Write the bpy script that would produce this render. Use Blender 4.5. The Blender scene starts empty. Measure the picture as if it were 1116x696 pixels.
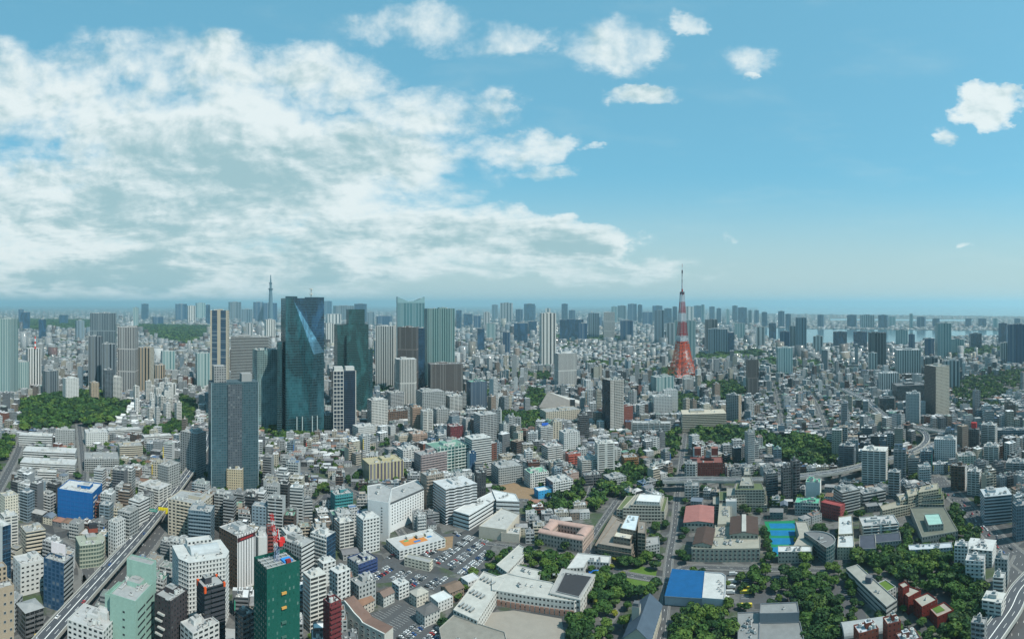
import bpy, math, random
import numpy as np
from mathutils import Vector, Matrix
R = math.radians
random.seed(11); rng = np.random.default_rng(11)
sc = bpy.context.scene
COLL = sc.collection
H = 245.0; F = 573.0; CX = 558.0; CY = 331.0      # deck height in metres; degrees-to-picture scale of the survey

# ------------------------------------------------------------ camera, world, sun, exposure
cam = bpy.data.cameras.new('camera'); camo = bpy.data.objects.new('camera', cam); COLL.objects.link(camo)
camo.location = (0, 0, H); camo.rotation_euler = (R(90), 0, 0)
cam.type = 'PANO'; cam.panorama_type = 'CENTRAL_CYLINDRICAL'
cam.central_cylindrical_range_u_min = -CX / F; cam.central_cylindrical_range_u_max = CX / F
cam.central_cylindrical_range_v_min = -(696 - CY) / F; cam.central_cylindrical_range_v_max = CY / F
cam.central_cylindrical_radius = 1.0
cam.clip_start = 1.0; cam.clip_end = 200000
sc.camera = camo
sc.render.engine = 'CYCLES'
try:
    sc.cycles.use_denoising = True
    sc.cycles.max_bounces = 5; sc.cycles.diffuse_bounces = 1; sc.cycles.glossy_bounces = 2
    sc.cycles.volume_bounces = 1; sc.cycles.transmission_bounces = 1
    sc.cycles.caustics_reflective = False; sc.cycles.caustics_refractive = False
except Exception: pass
sc.view_settings.view_transform = 'Standard'; sc.view_settings.look = 'None'
sc.view_settings.gamma = 1.0; sc.view_settings.use_curve_mapping = False
sc.view_settings.exposure = EXPOSURE = 0.12
SUN_EL = 54.0; SUN_AZ = 120.0     # azimuth clockwise from the view axis (+Y)

def V3(az, el): return Vector((math.sin(R(az)) * math.cos(R(el)), math.cos(R(az)) * math.cos(R(el)), math.sin(R(el))))
sun = bpy.data.lights.new('sun', 'SUN'); sun.energy = 5.0; sun.angle = R(0.5); sun.color = (1.0, 0.95, 0.86)
suno = bpy.data.objects.new('sun', sun); COLL.objects.link(suno)
suno.rotation_euler = (-V3(SUN_AZ, SUN_EL)).to_track_quat('-Z', 'Y').to_euler()
suno.location = (0, 0, 900)

class NT:
    """tiny node helper"""
    def __init__(s, tree): s.t = tree; s.n = tree.nodes; s.l = tree.links
    def new(s, kind, **kw):
        nd = s.n.new(kind)
        for k, v in kw.items(): setattr(nd, k, v)
        return nd
    def put(s, sock, v):
        if isinstance(v, bpy.types.NodeSocket): s.l.new(v, sock)
        elif v is not None: sock.default_value = v
    def m(s, op, a, b=None, c=None, clamp=False):
        nd = s.new('ShaderNodeMath', operation=op); nd.use_clamp = clamp
        s.put(nd.inputs[0], a); s.put(nd.inputs[1], b); s.put(nd.inputs[2], c)
        return nd.outputs[0]
    def mix(s, f, a, b, blend='MIX'):
        nd = s.new('ShaderNodeMix', data_type='RGBA', blend_type=blend)
        s.put(nd.inputs[0], f); s.put(nd.inputs[6], a); s.put(nd.inputs[7], b)
        return nd.outputs[2]
    def noise(s, vec, scale, detail=4, rough=.55, dist=0.0):
        nd = s.new('ShaderNodeTexNoise'); s.put(nd.inputs['Vector'], vec)
        nd.inputs['Scale'].default_value = scale; nd.inputs['Detail'].default_value = detail
        nd.inputs['Roughness'].default_value = rough; nd.inputs['Distortion'].default_value = dist
        return nd.outputs[0]
    def mr(s, v, a, b, c=0.0, d=1.0, smooth=True):
        nd = s.new('ShaderNodeMapRange'); nd.interpolation_type = 'SMOOTHSTEP' if smooth else 'LINEAR'
        s.put(nd.inputs[0], v); nd.inputs[1].default_value = a; nd.inputs[2].default_value = b
        nd.inputs[3].default_value = c; nd.inputs[4].default_value = d
        return nd.outputs[0]
    def comb(s, x, y, z=0.0):
        nd = s.new('ShaderNodeCombineXYZ'); s.put(nd.inputs[0], x); s.put(nd.inputs[1], y); s.put(nd.inputs[2], z)
        return nd.outputs[0]

world = bpy.data.worlds.new('World'); sc.world = world; world.use_nodes = True
def build_world():
    t = NT(world.node_tree); t.n.clear()
    out = t.new('ShaderNodeOutputWorld'); bg = t.new('ShaderNodeBackground')
    t.l.new(bg.outputs[0], out.inputs[0]); bg.inputs[1].default_value = 0.092
    sky = t.new('ShaderNodeTexSky', sky_type='NISHITA'); sky.sun_disc = False
    sky.sun_elevation = R(SUN_EL); sky.sun_rotation = R(SUN_AZ); sky.altitude = 200
    sky.air_density = 1.0; sky.dust_density = 1.2; sky.ozone_density = 1.0
    skyc = t.mix(1.0, sky.outputs[0], (.95, 1.66, 1.62, 1), 'MULTIPLY')
    skyc = t.mix(0.60, skyc, (1.9, 5.2, 7.0, 1))
    tc = t.new('ShaderNodeTexCoord'); sp = t.new('ShaderNodeSeparateXYZ'); t.l.new(tc.outputs['Generated'], sp.inputs[0])
    x, y, z = sp.outputs
    hz = t.m('SQRT', t.m('ADD', t.m('MULTIPLY', x, x), t.m('MULTIPLY', y, y)))
    u = t.m('ARCTAN2', x, y); v = t.m('DIVIDE', z, t.m('MAXIMUM', hz, 0.02))
    # a paler, greener air towards the horizon
    hor = t.mr(v, 0.0, 0.26, 1.0, 0.0)
    skyc = t.mix(t.m('MULTIPLY', hor, 0.9), skyc, (5.3, 6.6, 6.6, 1))
    # the clouds: soft masses at their bearings, torn by noise
    vw = t.m('MULTIPLY', t.m('LOGARITHM', t.m('ADD', t.m('MAXIMUM', v, 0.0), 0.16), 2.718), 1.15)
    p = t.comb(t.m('MULTIPLY', u, 1.0), t.m('MULTIPLY', vw, 0.62), 0.3)
    n1 = t.noise(p, 2.9, 7, .56, .3); n2 = t.noise(p, 8.0, 6, .56, .2)
    big = t.noise(t.comb(t.m('MULTIPLY', u, 1.0), t.m('MULTIPLY', vw, 1.4), 7.7), 2.6, 5, .55)
    blobs = CLOUDS
    tot = None
    wv = t.comb(t.m('MULTIPLY', u, 1.0), t.m('MULTIPLY', v, 1.6), 4.4)
    wa = t.m('SUBTRACT', t.noise(wv, 7.0, 6, .62), .5); wb = t.m('SUBTRACT', t.noise(t.comb(u, t.m('MULTIPLY', v, 1.6), 9.1), 7.0, 6, .62), .5)
    uu = t.m('ADD', u, t.m('MULTIPLY', wa, 0.20)); vv = t.m('ADD', v, t.m('MULTIPLY', wb, 0.10))
    for (cx, cy, rx, ry, amp) in blobs:
        du = t.m('DIVIDE', t.m('SUBTRACT', uu, (cx - CX) / F), rx / F)
        dv = t.m('DIVIDE', t.m('SUBTRACT', vv, (CY - cy) / F), ry / F)
        d2 = t.m('ADD', t.m('MULTIPLY', du, du), t.m('MULTIPLY', dv, dv))
        g = t.m('MULTIPLY', t.m('SUBTRACT', 1.0, d2, clamp=True), amp)
        tot = g if tot is None else t.m('MAXIMUM', tot, g)
    n4 = t.noise(p, 12.0, 6, .6, .15); n5 = t.noise(p, 32.0, 5, .6)
    dens = t.m('ADD', tot, t.m('MULTIPLY', t.m('SUBTRACT', n1, 0.5), 2.0))
    dens = t.m('ADD', dens, t.m('MULTIPLY', t.m('SUBTRACT', n2, 0.5), 1.25))
    dens = t.m('ADD', dens, t.m('ADD', t.m('MULTIPLY', t.m('SUBTRACT', n4, 0.5), .95), t.m('MULTIPLY', t.m('SUBTRACT', n5, 0.5), .4)))
    dens = t.m('MULTIPLY', dens, t.mr(tot, 0.0, 0.35))
    mask = t.mr(dens, 0.02, 0.85)
    # relief: compare the density with that a little nearer the sun (up and right)
    def shifted(s, du_, dv_): return t.comb(t.m('ADD', u, du_), t.m('ADD', t.m('MULTIPLY', vw, 0.62), dv_), 0.3)
    rel = t.m('ADD', t.m('SUBTRACT', n1, t.noise(shifted(0, .022, .03), 2.9, 7, .56, .3)), t.m('MULTIPLY', t.m('SUBTRACT', n2, t.noise(shifted(0, .008, .011), 8.0, 6, .56, .2)), .8))
    lit = t.m('ADD', 0.80, t.m('MULTIPLY', rel, 3.6))
    lit = t.m('SUBTRACT', lit, t.m('MULTIPLY', t.mr(dens, 0.45, 1.7), t.m('SUBTRACT', 1.12, t.m('MULTIPLY', v, 1.9))))
    lit = t.m('ADD', lit, t.m('MULTIPLY', t.m('SUBTRACT', big, 0.5), -1.3), clamp=True)
    lit2 = t.mr(lit, 0.0, 0.95)
    cc = t.mix(lit2, (3.7, 5.6, 6.0, 1), (8.5, 9.3, 9.3, 1))
    col = t.mix(t.m('MULTIPLY', mask, 0.93), skyc, cc)
    # thin high veil
    veil = t.mr(t.noise(t.comb(t.m('MULTIPLY', u, 1.0), t.m('MULTIPLY', vw, 1.6), 2.2), 4.0, 6, .6), 0.5, 0.85)
    col = t.mix(t.m('MULTIPLY', veil, 0.16), col, (6.4, 7.8, 7.8, 1))
    t.l.new(col, bg.inputs[0])
CLOUDS = [(60, 105, 170, 85, .95), (185, 75, 120, 60, .78), (190, 150, 200, 90, 1.0), (330, 85, 130, 50, .72), (470, 125, 110, 40, .74), (470, 28, 110, 34, .72), (555, 40, 70, 22, .5),
          (330, 190, 260, 75, 1.2), (120, 235, 260, 70, 1.25), (430, 255, 240, 42, 1.15), (600, 262, 112, 28, 1.1), (560, 162, 80, 26, .72), (596, 188, 52, 12, .5),
          (1076, 113, 48, 27, 1.3), (1028, 147, 26, 12, .8), (704, 98, 48, 17, .55), (668, 48, 70, 38, .5), (748, 30, 34, 14, .55), (822, 66, 44, 24, .36), (820, 84, 16, 8, .4),
          (785, 260, 16, 6, .45), (1046, 264, 14, 6, .5), (640, 292, 240, 20, .45), (200, 290, 360, 46, 1.2), (150, 230, 330, 95, 1.25), (650, 160, 20, 5, .35)]
build_world()

# ------------------------------------------------------------ materials
MATS = {}
def mat_base(name):
    m = bpy.data.materials.new(name); m.use_nodes = True
    t = NT(m.node_tree); b = m.node_tree.nodes['Principled BSDF']
    MATS[name] = m
    return m, t, b
def facade_material(name='painted_concrete_and_glass'):
    """walls with rows of windows: per-face colour, window share and glass colour come from the mesh"""
    m, t, b = mat_base(name)
    def attr(n):
        a = t.new('ShaderNodeAttribute'); a.attribute_name = n; return a
    col, gls, par = attr('Col'), attr('Gls'), attr('Par')
    sp = t.new('ShaderNodeSeparateColor'); t.l.new(par.outputs['Color'], sp.inputs[0])
    fx, fy, roof = sp.outputs[0], sp.outputs[1], sp.outputs[2]
    uv = t.new('ShaderNodeUVMap'); uv.uv_map = 'UVMap'
    s2 = t.new('ShaderNodeSeparateXYZ'); t.l.new(uv.outputs[0], s2.inputs[0])
    U, Vv = s2.outputs[0], s2.outputs[1]
    du = t.m('ABSOLUTE', t.m('SUBTRACT', t.m('FRACT', U), 0.5)); dv = t.m('ABSOLUTE', t.m('SUBTRACT', t.m('FRACT', Vv), 0.55))
    mx = t.m('LESS_THAN', du, t.m('MULTIPLY', fx, 0.5)); my = t.m('LESS_THAN', dv, t.m('MULTIPLY', fy, 0.5))
    mask = t.m('MULTIPLY', mx, my)
    wn = t.new('ShaderNodeTexWhiteNoise', noise_dimensions='2D')
    t.l.new(t.comb(t.m('FLOOR', U), t.m('FLOOR', Vv)), wn.inputs[0])
    rnd = wn.outputs[0]
    geo = t.new('ShaderNodeNewGeometry'); pos = geo.outputs['Position']
    st = t.new('ShaderNodeMapping'); t.l.new(pos, st.inputs[0]); st.inputs['Scale'].default_value = (0.35, 0.35, 0.05)
    stain = t.noise(st.outputs[0], 1.0, 5, .65)
    fine = t.noise(pos, 0.7, 5, .7)
    w = t.mix(t.mr(stain, .35, .75, 0.0, .38), col.outputs['Color'], (0.10, 0.11, 0.10, 1), 'MULTIPLY')
    w = t.mix(t.m('MULTIPLY', t.mr(stain, .3, .8), 0.30), col.outputs['Color'], w)
    hsv = t.new('ShaderNodeHueSaturation'); t.put(hsv.inputs['Color'], w)
    t.put(hsv.inputs['Value'], t.m('ADD', 0.80, t.m('MULTIPLY', fine, 0.40)))
    # windows: some blinds drawn, some dark
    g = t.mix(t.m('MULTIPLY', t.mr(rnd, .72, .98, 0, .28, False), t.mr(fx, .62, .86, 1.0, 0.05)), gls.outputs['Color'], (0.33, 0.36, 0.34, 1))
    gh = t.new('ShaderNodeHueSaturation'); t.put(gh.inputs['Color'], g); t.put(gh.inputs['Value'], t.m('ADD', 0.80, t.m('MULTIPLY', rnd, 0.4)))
    # reflections of sky and neighbours painted as patches into curtain-wall glass colour
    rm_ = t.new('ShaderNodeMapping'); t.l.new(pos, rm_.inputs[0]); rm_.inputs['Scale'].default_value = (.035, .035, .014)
    painted_refl = t.mr(t.noise(rm_.outputs[0], 1.0, 4, .6, .8), .42, .70, .45, 1.9); painted_refl = t.m('ADD', 1.0, t.m('MULTIPLY', t.m('SUBTRACT', painted_refl, 1.0), t.mr(fx, .75, .9)))
    g2 = t.new('ShaderNodeHueSaturation'); t.l.new(gh.outputs[0], g2.inputs['Color']); t.put(g2.inputs['Value'], painted_refl)
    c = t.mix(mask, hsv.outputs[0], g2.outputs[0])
    # roof decks: seams, stains, pipes
    vor = t.new('ShaderNodeTexVoronoi'); vor.feature = 'F1'; t.put(vor.inputs['Vector'], pos); vor.inputs['Scale'].default_value = 0.22
    spot = t.noise(pos, 0.16, 6, .7)
    rc = t.new('ShaderNodeHueSaturation'); t.put(rc.inputs['Color'], col.outputs['Color'])
    t.put(rc.inputs['Value'], t.m('ADD', 0.55, t.m('ADD', t.m('MULTIPLY', spot, 0.55), t.m('MULTIPLY', t.mr(vor.outputs['Distance'], 0, 3.2), 0.35))))
    c = t.mix(roof, c, rc.outputs[0])
    t.l.new(c, b.inputs['Base Color'])
    gm = t.m('MULTIPLY', mask, t.m('SUBTRACT', 1.0, roof))
    t.l.new(t.m('SUBTRACT', 0.85, t.m('MULTIPLY', gm, 0.73)), b.inputs['Roughness'])
    t.put(b.inputs['Specular IOR Level'], t.m('ADD', 0.2, t.m('MULTIPLY', gm, t.mr(fx, .6, .9, .25, .7, False))))
    bp = t.new('ShaderNodeBump'); bp.inputs['Strength'].default_value = 0.6; bp.inputs['Distance'].default_value = 0.25
    t.l.new(t.m('SUBTRACT', t.m('MULTIPLY', fine, 0.15), gm), bp.inputs['Height']); t.l.new(bp.outputs[0], b.inputs['Normal'])
    return m
FAC = facade_material()

def leaf_material(name, hues):
    m, t, b = mat_base(name)
    oi = t.new('ShaderNodeObjectInfo'); at = t.new('ShaderNodeAttribute'); at.attribute_name = 'Leaf'
    r = t.m('FRACT', t.m('ADD', oi.outputs['Random'], at.outputs['Fac']))
    cr = t.new('ShaderNodeValToRGB'); t.l.new(r, cr.inputs[0])
    els = cr.color_ramp.elements
    els[0].position = 0; els[0].color = (*hues[0], 1); els[1].position = 1; els[1].color = (*hues[-1], 1)
    for i, h in enumerate(hues[1:-1]):
        e = els.new((i + 1) / (len(hues) - 1)); e.color = (*h, 1)
    geo = t.new('ShaderNodeNewGeometry'); n = t.noise(geo.outputs['Position'], .35, 3, .6)
    hs = t.new('ShaderNodeHueSaturation'); t.l.new(cr.outputs[0], hs.inputs['Color']); t.put(hs.inputs['Value'], t.m('ADD', .6, t.m('MULTIPLY', n, .8)))
    t.l.new(hs.outputs[0], b.inputs['Base Color'])
    b.inputs['Roughness'].default_value = .7; b.inputs['Specular IOR Level'].default_value = .2
    return m
LEAF = leaf_material('tree_leaves', [(.011, .038, .013), (.028, .072, .016), (.085, .14, .022), (.009, .032, .015), (.048, .105, .018), (.016, .050, .014)])
def plain(name, col, rough=.8, noise=.25, scale=1.0, metal=0.0, spec=.3):
    m, t, b = mat_base(name)
    geo = t.new('ShaderNodeNewGeometry'); n = t.noise(geo.outputs['Position'], scale, 5, .65)
    hs = t.new('ShaderNodeHueSaturation'); hs.inputs['Color'].default_value = (*col, 1)
    t.put(hs.inputs['Value'], t.m('ADD', 1 - noise, t.m('MULTIPLY', n, 2 * noise)))
    t.l.new(hs.outputs[0], b.inputs['Base Color']); b.inputs['Roughness'].default_value = rough
    b.inputs['Metallic'].default_value = metal; b.inputs['Specular IOR Level'].default_value = spec
    return m
BARK = plain('bark', (.07, .05, .035), .9)
ASPH = plain('asphalt', (.07, .073, .077), .85, .25, .3)
DECKM = plain('expressway_asphalt', (.065, .072, .082), .8, .2, .2)
CONC = plain('concrete', (.36, .36, .33), .85, .2, .4)
LINE = plain('road_paint', (.75, .75, .72), .7, .15, .8)
GRASS = plain('grass', (.075, .135, .022), .9, .35, .15)
SAND = plain('sandy_yard', (.25, .23, .20), .95, .18, .12)
DIRT = plain('bare_earth', (.22, .15, .09), .95, .3, .2)
PAVE = plain('paving', (.14, .14, .135), .9, .25, .2)
WATER = plain('bay_water', (.05, .10, .12), .12, .2, .002, 0, .6)

# ------------------------------------------------------------ mesh builder
def srgb(*c):
    return tuple((v / 255 / 12.92) if v / 255 <= .04045 else ((v / 255 + .055) / 1.055) ** 2.4 for v in c)
GL = (.016, .026, .032)
class MB:
    def __init__(s): s.v = []; s.f = []; s.uv = []; s.c = []; s.g = []; s.p = []
    def face(s, pts, col, uvs=None, gls=GL, par=(0, 0, 0)):
        b = len(s.v); s.v.extend(pts); s.f.append(tuple(range(b, b + len(pts))))
        s.uv.extend(uvs if uvs else [(0, 0)] * len(pts)); s.c.append(col); s.g.append(gls); s.p.append(par)
    def prism(s, poly, z0, z1, col, roof=None, gls=GL, fx=0, fy=0, bw=3.0, sh=3.3, top=True, blank=(), top_poly=None):
        n = len(poly); tp = top_poly or poly
        ns = max(1, round((z1 - z0) / sh))
        for i in range(n):
            a, b = poly[i], poly[(i + 1) % n]; c, d = tp[(i + 1) % n], tp[i]
            L = math.hypot(b[0] - a[0], b[1] - a[1]); nb = max(1, round(L / bw))
            par = (0, 0, 0) if i in blank or not fx else (fx, fy, 0)
            s.face([(a[0], a[1], z0), (b[0], b[1], z0), (c[0], c[1], z1), (d[0], d[1], z1)], col,
                   [(0, 0), (nb, 0), (nb, ns), (0, ns)], gls, par)
        if top: s.face([(q[0], q[1], z1) for q in tp], roof or col, None, gls, (0, 0, 1))
    def box(s, x, y, z0, w, d, h, col, roof=None, yaw=0, **kw):
        c, n = math.cos(yaw), math.sin(yaw)
        P = [(x + a * c - b * n, y + a * n + b * c) for a, b in ((-w / 2, -d / 2), (w / 2, -d / 2), (w / 2, d / 2), (-w / 2, d / 2))]
        s.prism(P, z0, z0 + h, col, roof, **kw)
    def bar(s, a, b, r, col, r2=None, n=4):
        a, b = Vector(a), Vector(b); d = (b - a)
        if d.length < 1e-6: return
        q = d.to_track_quat('Z', 'Y'); r2 = r if r2 is None else r2
        A = [a + q @ Vector((math.cos(2 * math.pi * (k + .5) / n) * r, math.sin(2 * math.pi * (k + .5) / n) * r, 0)) for k in range(n)]
        B = [b + q @ Vector((math.cos(2 * math.pi * (k + .5) / n) * r2, math.sin(2 * math.pi * (k + .5) / n) * r2, 0)) for k in range(n)]
        for k in range(n):
            j = (k + 1) % n; s.face([tuple(A[k]), tuple(A[j]), tuple(B[j]), tuple(B[k])], col)
        s.face([tuple(p) for p in B], col); s.face([tuple(p) for p in reversed(A)], col)
    def parapet(s, poly, z, col, deck, th=.35, dep=.9):
        n = len(poly)
        # inner ring by offsetting the edges (convex outlines)
        inner = []
        for i in range(n):
            p0, p1, p2 = Vector(poly[i - 1]), Vector(poly[i]), Vector(poly[(i + 1) % n])
            e1 = (p1 - p0).normalized(); e2 = (p2 - p1).normalized()
            n1 = Vector((-e1.y, e1.x)); n2 = Vector((-e2.y, e2.x)); bis = n1 + n2
            k = th / max(.3, (1 + n1.dot(n2)) / 1.0)
            inner.append((p1.x + bis.x * k, p1.y + bis.y * k))
        lo = z - dep
        for i in range(n):
            j = (i + 1) % n
            s.face([(*poly[i], z), (*poly[j], z), (*inner[j], z), (*inner[i], z)], col, None, GL, (0, 0, 1))
            s.face([(*inner[i], z), (*inner[j], z), (*inner[j], lo), (*inner[i], lo)], col)
        s.face([(*q, lo) for q in inner], deck, None, GL, (0, 0, 1))
    def obj(s, name, parent=None, mat=None, smooth=False):
        me = mesh_from(name, s.v, s.f, s.uv, s.c, s.g, s.p); me.materials.append(mat or FAC)
        if smooth: me.shade_smooth()
        return link(name, me, parent)
def mesh_from(name, v, f, uv, c, g, p):
    me = bpy.data.meshes.new(name); me.from_pydata(v, [], f)
    ul = me.uv_layers.new(name='UVMap'); ul.data.foreach_set('uv', np.asarray(uv, dtype=np.float32).ravel())
    for nm, arr in (('Col', c), ('Gls', g), ('Par', p)):
        at = me.attributes.new(nm, 'FLOAT_COLOR', 'FACE')
        a = np.ones((len(f), 4), dtype=np.float32); a[:, :3] = np.asarray(arr, dtype=np.float32)
        at.data.foreach_set('color', a.ravel())
    return me
def link(name, data, parent=None):
    o = bpy.data.objects.new(name, data); COLL.objects.link(o)
    if parent is not None: o.parent = parent
    return o
def thing(name, label, cat, loc=(0, 0, 0), yaw=0, group=None):
    o = bpy.data.objects.new(name, None); COLL.objects.link(o); o.empty_display_size = .5
    o.location = loc; o.rotation_euler = (0, 0, yaw); o['label'] = label; o['category'] = cat
    if group: o['group'] = group
    return o
def tag(o, label, cat, group=None):
    o['label'] = label; o['category'] = cat
    if group: o['group'] = group
    return o
def struct(o): o['kind'] = 'structure'; return o

def G(px, py, z=0.0):
    """ground point (or point at height z) seen at this bearing and dip"""
    a = (px - CX) / F; r = (H - z) * F / (py - CY)
    return Vector((r * math.sin(a), r * math.cos(a), z))
def to_px(x, y, z=0):
    r = math.hypot(x, y); return CX + math.atan2(x, y) * F, CY + (H - z) * F / r
def G2(px, py, z=0): p = G(px, py, z); return (p.x, p.y)

# occupancy of the ground near the tower (3 m cells)
RX0, RY0, RES = -1650.0, 100.0, 3.0
OCC = np.zeros((1200, 1200), dtype=bool)       # [iy, ix]
_gx = RX0 + (np.arange(1200) + .5) * RES; _gy = RY0 + (np.arange(1200) + .5) * RES
def inside(poly, X, Y):
    c = np.zeros(X.shape, dtype=bool); n = len(poly)
    for i in range(n):
        x1, y1 = poly[i]; x2, y2 = poly[(i + 1) % n]
        if y1 == y2: continue
        cond = ((y1 > Y) != (y2 > Y)) & (X < (x2 - x1) * (Y - y1) / (y2 - y1) + x1)
        c ^= cond
    return c
def occupy(poly, pad=0.0, val=True):
    cx = sum(p[0] for p in poly) / len(poly); cy = sum(p[1] for p in poly) / len(poly)
    if pad:
        poly = [(p[0] + (p[0] - cx) / (math.hypot(p[0] - cx, p[1] - cy) + 1e-6) * pad, p[1] + (p[1] - cy) / (math.hypot(p[0] - cx, p[1] - cy) + 1e-6) * pad) for p in poly]
    xs = [p[0] for p in poly]; ys = [p[1] for p in poly]
    i0 = max(0, int((min(xs) - RX0) / RES) - 1); i1 = min(1200, int((max(xs) - RX0) / RES) + 2)
    j0 = max(0, int((min(ys) - RY0) / RES) - 1); j1 = min(1200, int((max(ys) - RY0) / RES) + 2)
    if i1 <= i0 or j1 <= j0: return
    X, Y = np.meshgrid(_gx[i0:i1], _gy[j0:j1]); OCC[j0:j1, i0:i1] |= inside(poly, X, Y)
def is_free(poly):
    xs = [p[0] for p in poly]; ys = [p[1] for p in poly]
    for t in (0, .25, .5, .75, 1):
        for q in (0, .25, .5, .75, 1):
            x = (poly[0][0] * (1 - t) + poly[1][0] * t) * (1 - q) + (poly[3][0] * (1 - t) + poly[2][0] * t) * q
            y = (poly[0][1] * (1 - t) + poly[1][1] * t) * (1 - q) + (poly[3][1] * (1 - t) + poly[2][1] * t) * q
            i = int((x - RX0) / RES); j = int((y - RY0) / RES)
            if 0 <= i < 1200 and 0 <= j < 1200 and OCC[j, i]: return False
    return True
def rect(cx, cy, w, d, yaw):
    c, n = math.cos(yaw), math.sin(yaw)
    return [(cx + a * c - b * n, cy + a * n + b * c) for a, b in ((-w / 2, -d / 2), (w / 2, -d / 2), (w / 2, d / 2), (-w / 2, d / 2))]

# ------------------------------------------------------------ label bookkeeping
REFS = []           # (x, y, phrase)
PENDING = []        # objects waiting for a label: (obj, description)
ORD = ['nearest', 'second nearest', 'third nearest', 'fourth nearest', 'fifth nearest', 'sixth nearest', 'seventh nearest', 'eighth nearest', 'ninth nearest', 'tenth nearest',
       'eleventh nearest', 'twelfth nearest', 'thirteenth nearest', 'fourteenth nearest', 'fifteenth nearest', 'sixteenth nearest', 'seventeenth nearest', 'eighteenth nearest', 'nineteenth nearest', 'twentieth nearest']
def give_labels():
    groups = {}
    for o, desc in PENDING:
        x, y = o.location.x, o.location.y; r = math.hypot(x, y); a = math.atan2(x, y)
        best = None
        for (rx, ry, ph) in REFS:
            if len(ph.replace('-', ' ').split()) > 6: continue
            rr = math.hypot(rx, ry); ra = math.atan2(rx, ry)
            dl = (a - ra) * F; dy = H * F / r - H * F / rr
            d = math.hypot(dl, dy)
            if d < 1e-3: continue
            if best is None or d < best[0]: best = (d, dl, dy, ph)
        d, dl, dy, ph = best
        if abs(dl) > abs(dy): rel = 'right of' if dl > 0 else 'left of'
        else: rel = 'in front of' if dy > 0 else 'behind'
        if len((desc + ' ' + ph).replace('-', ' ').split()) > 11: desc = desc.split(' with ')[0]
        groups.setdefault((desc, rel, ph), []).append((d, o))
    for (desc, rel, ph), lst in groups.items():
        lst.sort(key=lambda q: q[0])
        for k, (d, o) in enumerate(lst):
            if len(lst) == 1: o['label'] = f'{desc} {rel} {ph}'
            else: o['label'] = f'{desc}, {ORD[k]} {rel} {ph}' if k < 20 else f'{desc}, number {k + 1} outwards {rel} {ph}'
# ------------------------------------------------------------ building kit
WH = (.50, .515, .505); OFF = (.43, .44, .42); LG = (.32, .335, .33); MG = (.26, .27, .27); DG = (.12, .125, .13); BEI = (.46, .42, .34); TAN = (.33, .27, .20)
BRN = (.14, .09, .065); RED = (.22, .06, .04); BLK = (.03, .034, .04); TEAL = (.06, .14, .15); NAVY = (.03, .06, .12); MINT = (.25, .39, .335); CREAM = (.56, .53, .44)
RF = (.30, .31, .31); RFL = (.44, .45, .45); RFD = (.16, .165, .17); RFG = (.16, .30, .24)
G_TEAL = (.012, .055, .065); G_BLUE = (.015, .05, .10); G_GREY = (.05, .065, .07); G_PALE = (.10, .16, .17); G_DK = (.012, .018, .022); G_GREEN = (.012, .058, .062)
#        wall  glass  bay storey fx  fy  roof
STY = dict(
    white=(WH, GL, 3.2, 3.3, .5, .45, RFL), white_band=(WH, GL, 40, 3.4, 1.0, .42, RFL), white_grid=(WH, GL, 3.6, 3.6, .7, .6, RFL),
    cream=(CREAM, GL, 3.2, 3.2, .5, .42, RF), beige=(BEI, GL, 3.4, 3.4, .55, .5, RF), beige_band=(BEI, GL, 40, 3.4, 1, .45, RF),
    grey=(LG, GL, 3.2, 3.3, .55, .5, RF), grey_band=(LG, GL, 40, 3.5, 1, .48, RF), mid=(MG, GL, 3.2, 3.3, .6, .5, RF), mid_band=(MG, GL, 40, 3.5, 1, .5, RFD),
    dark=(DG, G_DK, 3.0, 3.4, .7, .6, RFD), brown=(BRN, G_DK, 3.2, 3.4, .55, .5, RFD), red=(RED, G_DK, 3.2, 3.3, .5, .45, RF), tan=(TAN, GL, 3.2, 3.3, .5, .5, RF),
    teal_glass=((.05, .10, .11), G_TEAL, 2.4, 4.0, .92, .84, RFD), blue_glass=((.035, .09, .15), G_BLUE, 2.6, 4.0, .9, .82, RFD), green_glass=((.04, .10, .10), G_GREEN, 2.6, 4.0, .9, .82, RFD),
    pale_glass=((.28, .36, .35), (.10, .19, .20), 3.0, 4.0, .8, .7, RF), grey_glass=((.16, .22, .26), (.04, .075, .10), 3.0, 3.4, .72, .66, RF),
    resid=((.36, .37, .37), (.04, .055, .065), 6.8, 3.1, .84, .55, RF), resid_w=((.52, .52, .49), (.06, .07, .075), 6.8, 3.1, .84, .50, RFL), resid_d=((.13, .16, .18), (.03, .04, .05), 6.8, 3.1, .84, .6, RF),
    stripes=((.50, .50, .48), (.05, .055, .06), 3.0, 60, .5, 1.0, RFL), stripes_d=((.16, .14, .13), (.02, .022, .025), 2.6, 60, .55, 1.0, RFD),
    mint=(MINT, GL, 40, 3.6, .0, .0, RF), navy=((.03, .075, .14), G_BLUE, 3.2, 3.3, .6, .6, RF), blank=(WH, GL, 3, 3, 0, 0, RFL))
for _k in list(STY):
    STY[_k + '_x'] = STY[_k][:4] + (0, 0) + STY[_k][6:]
AC_MESH = {}
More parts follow.
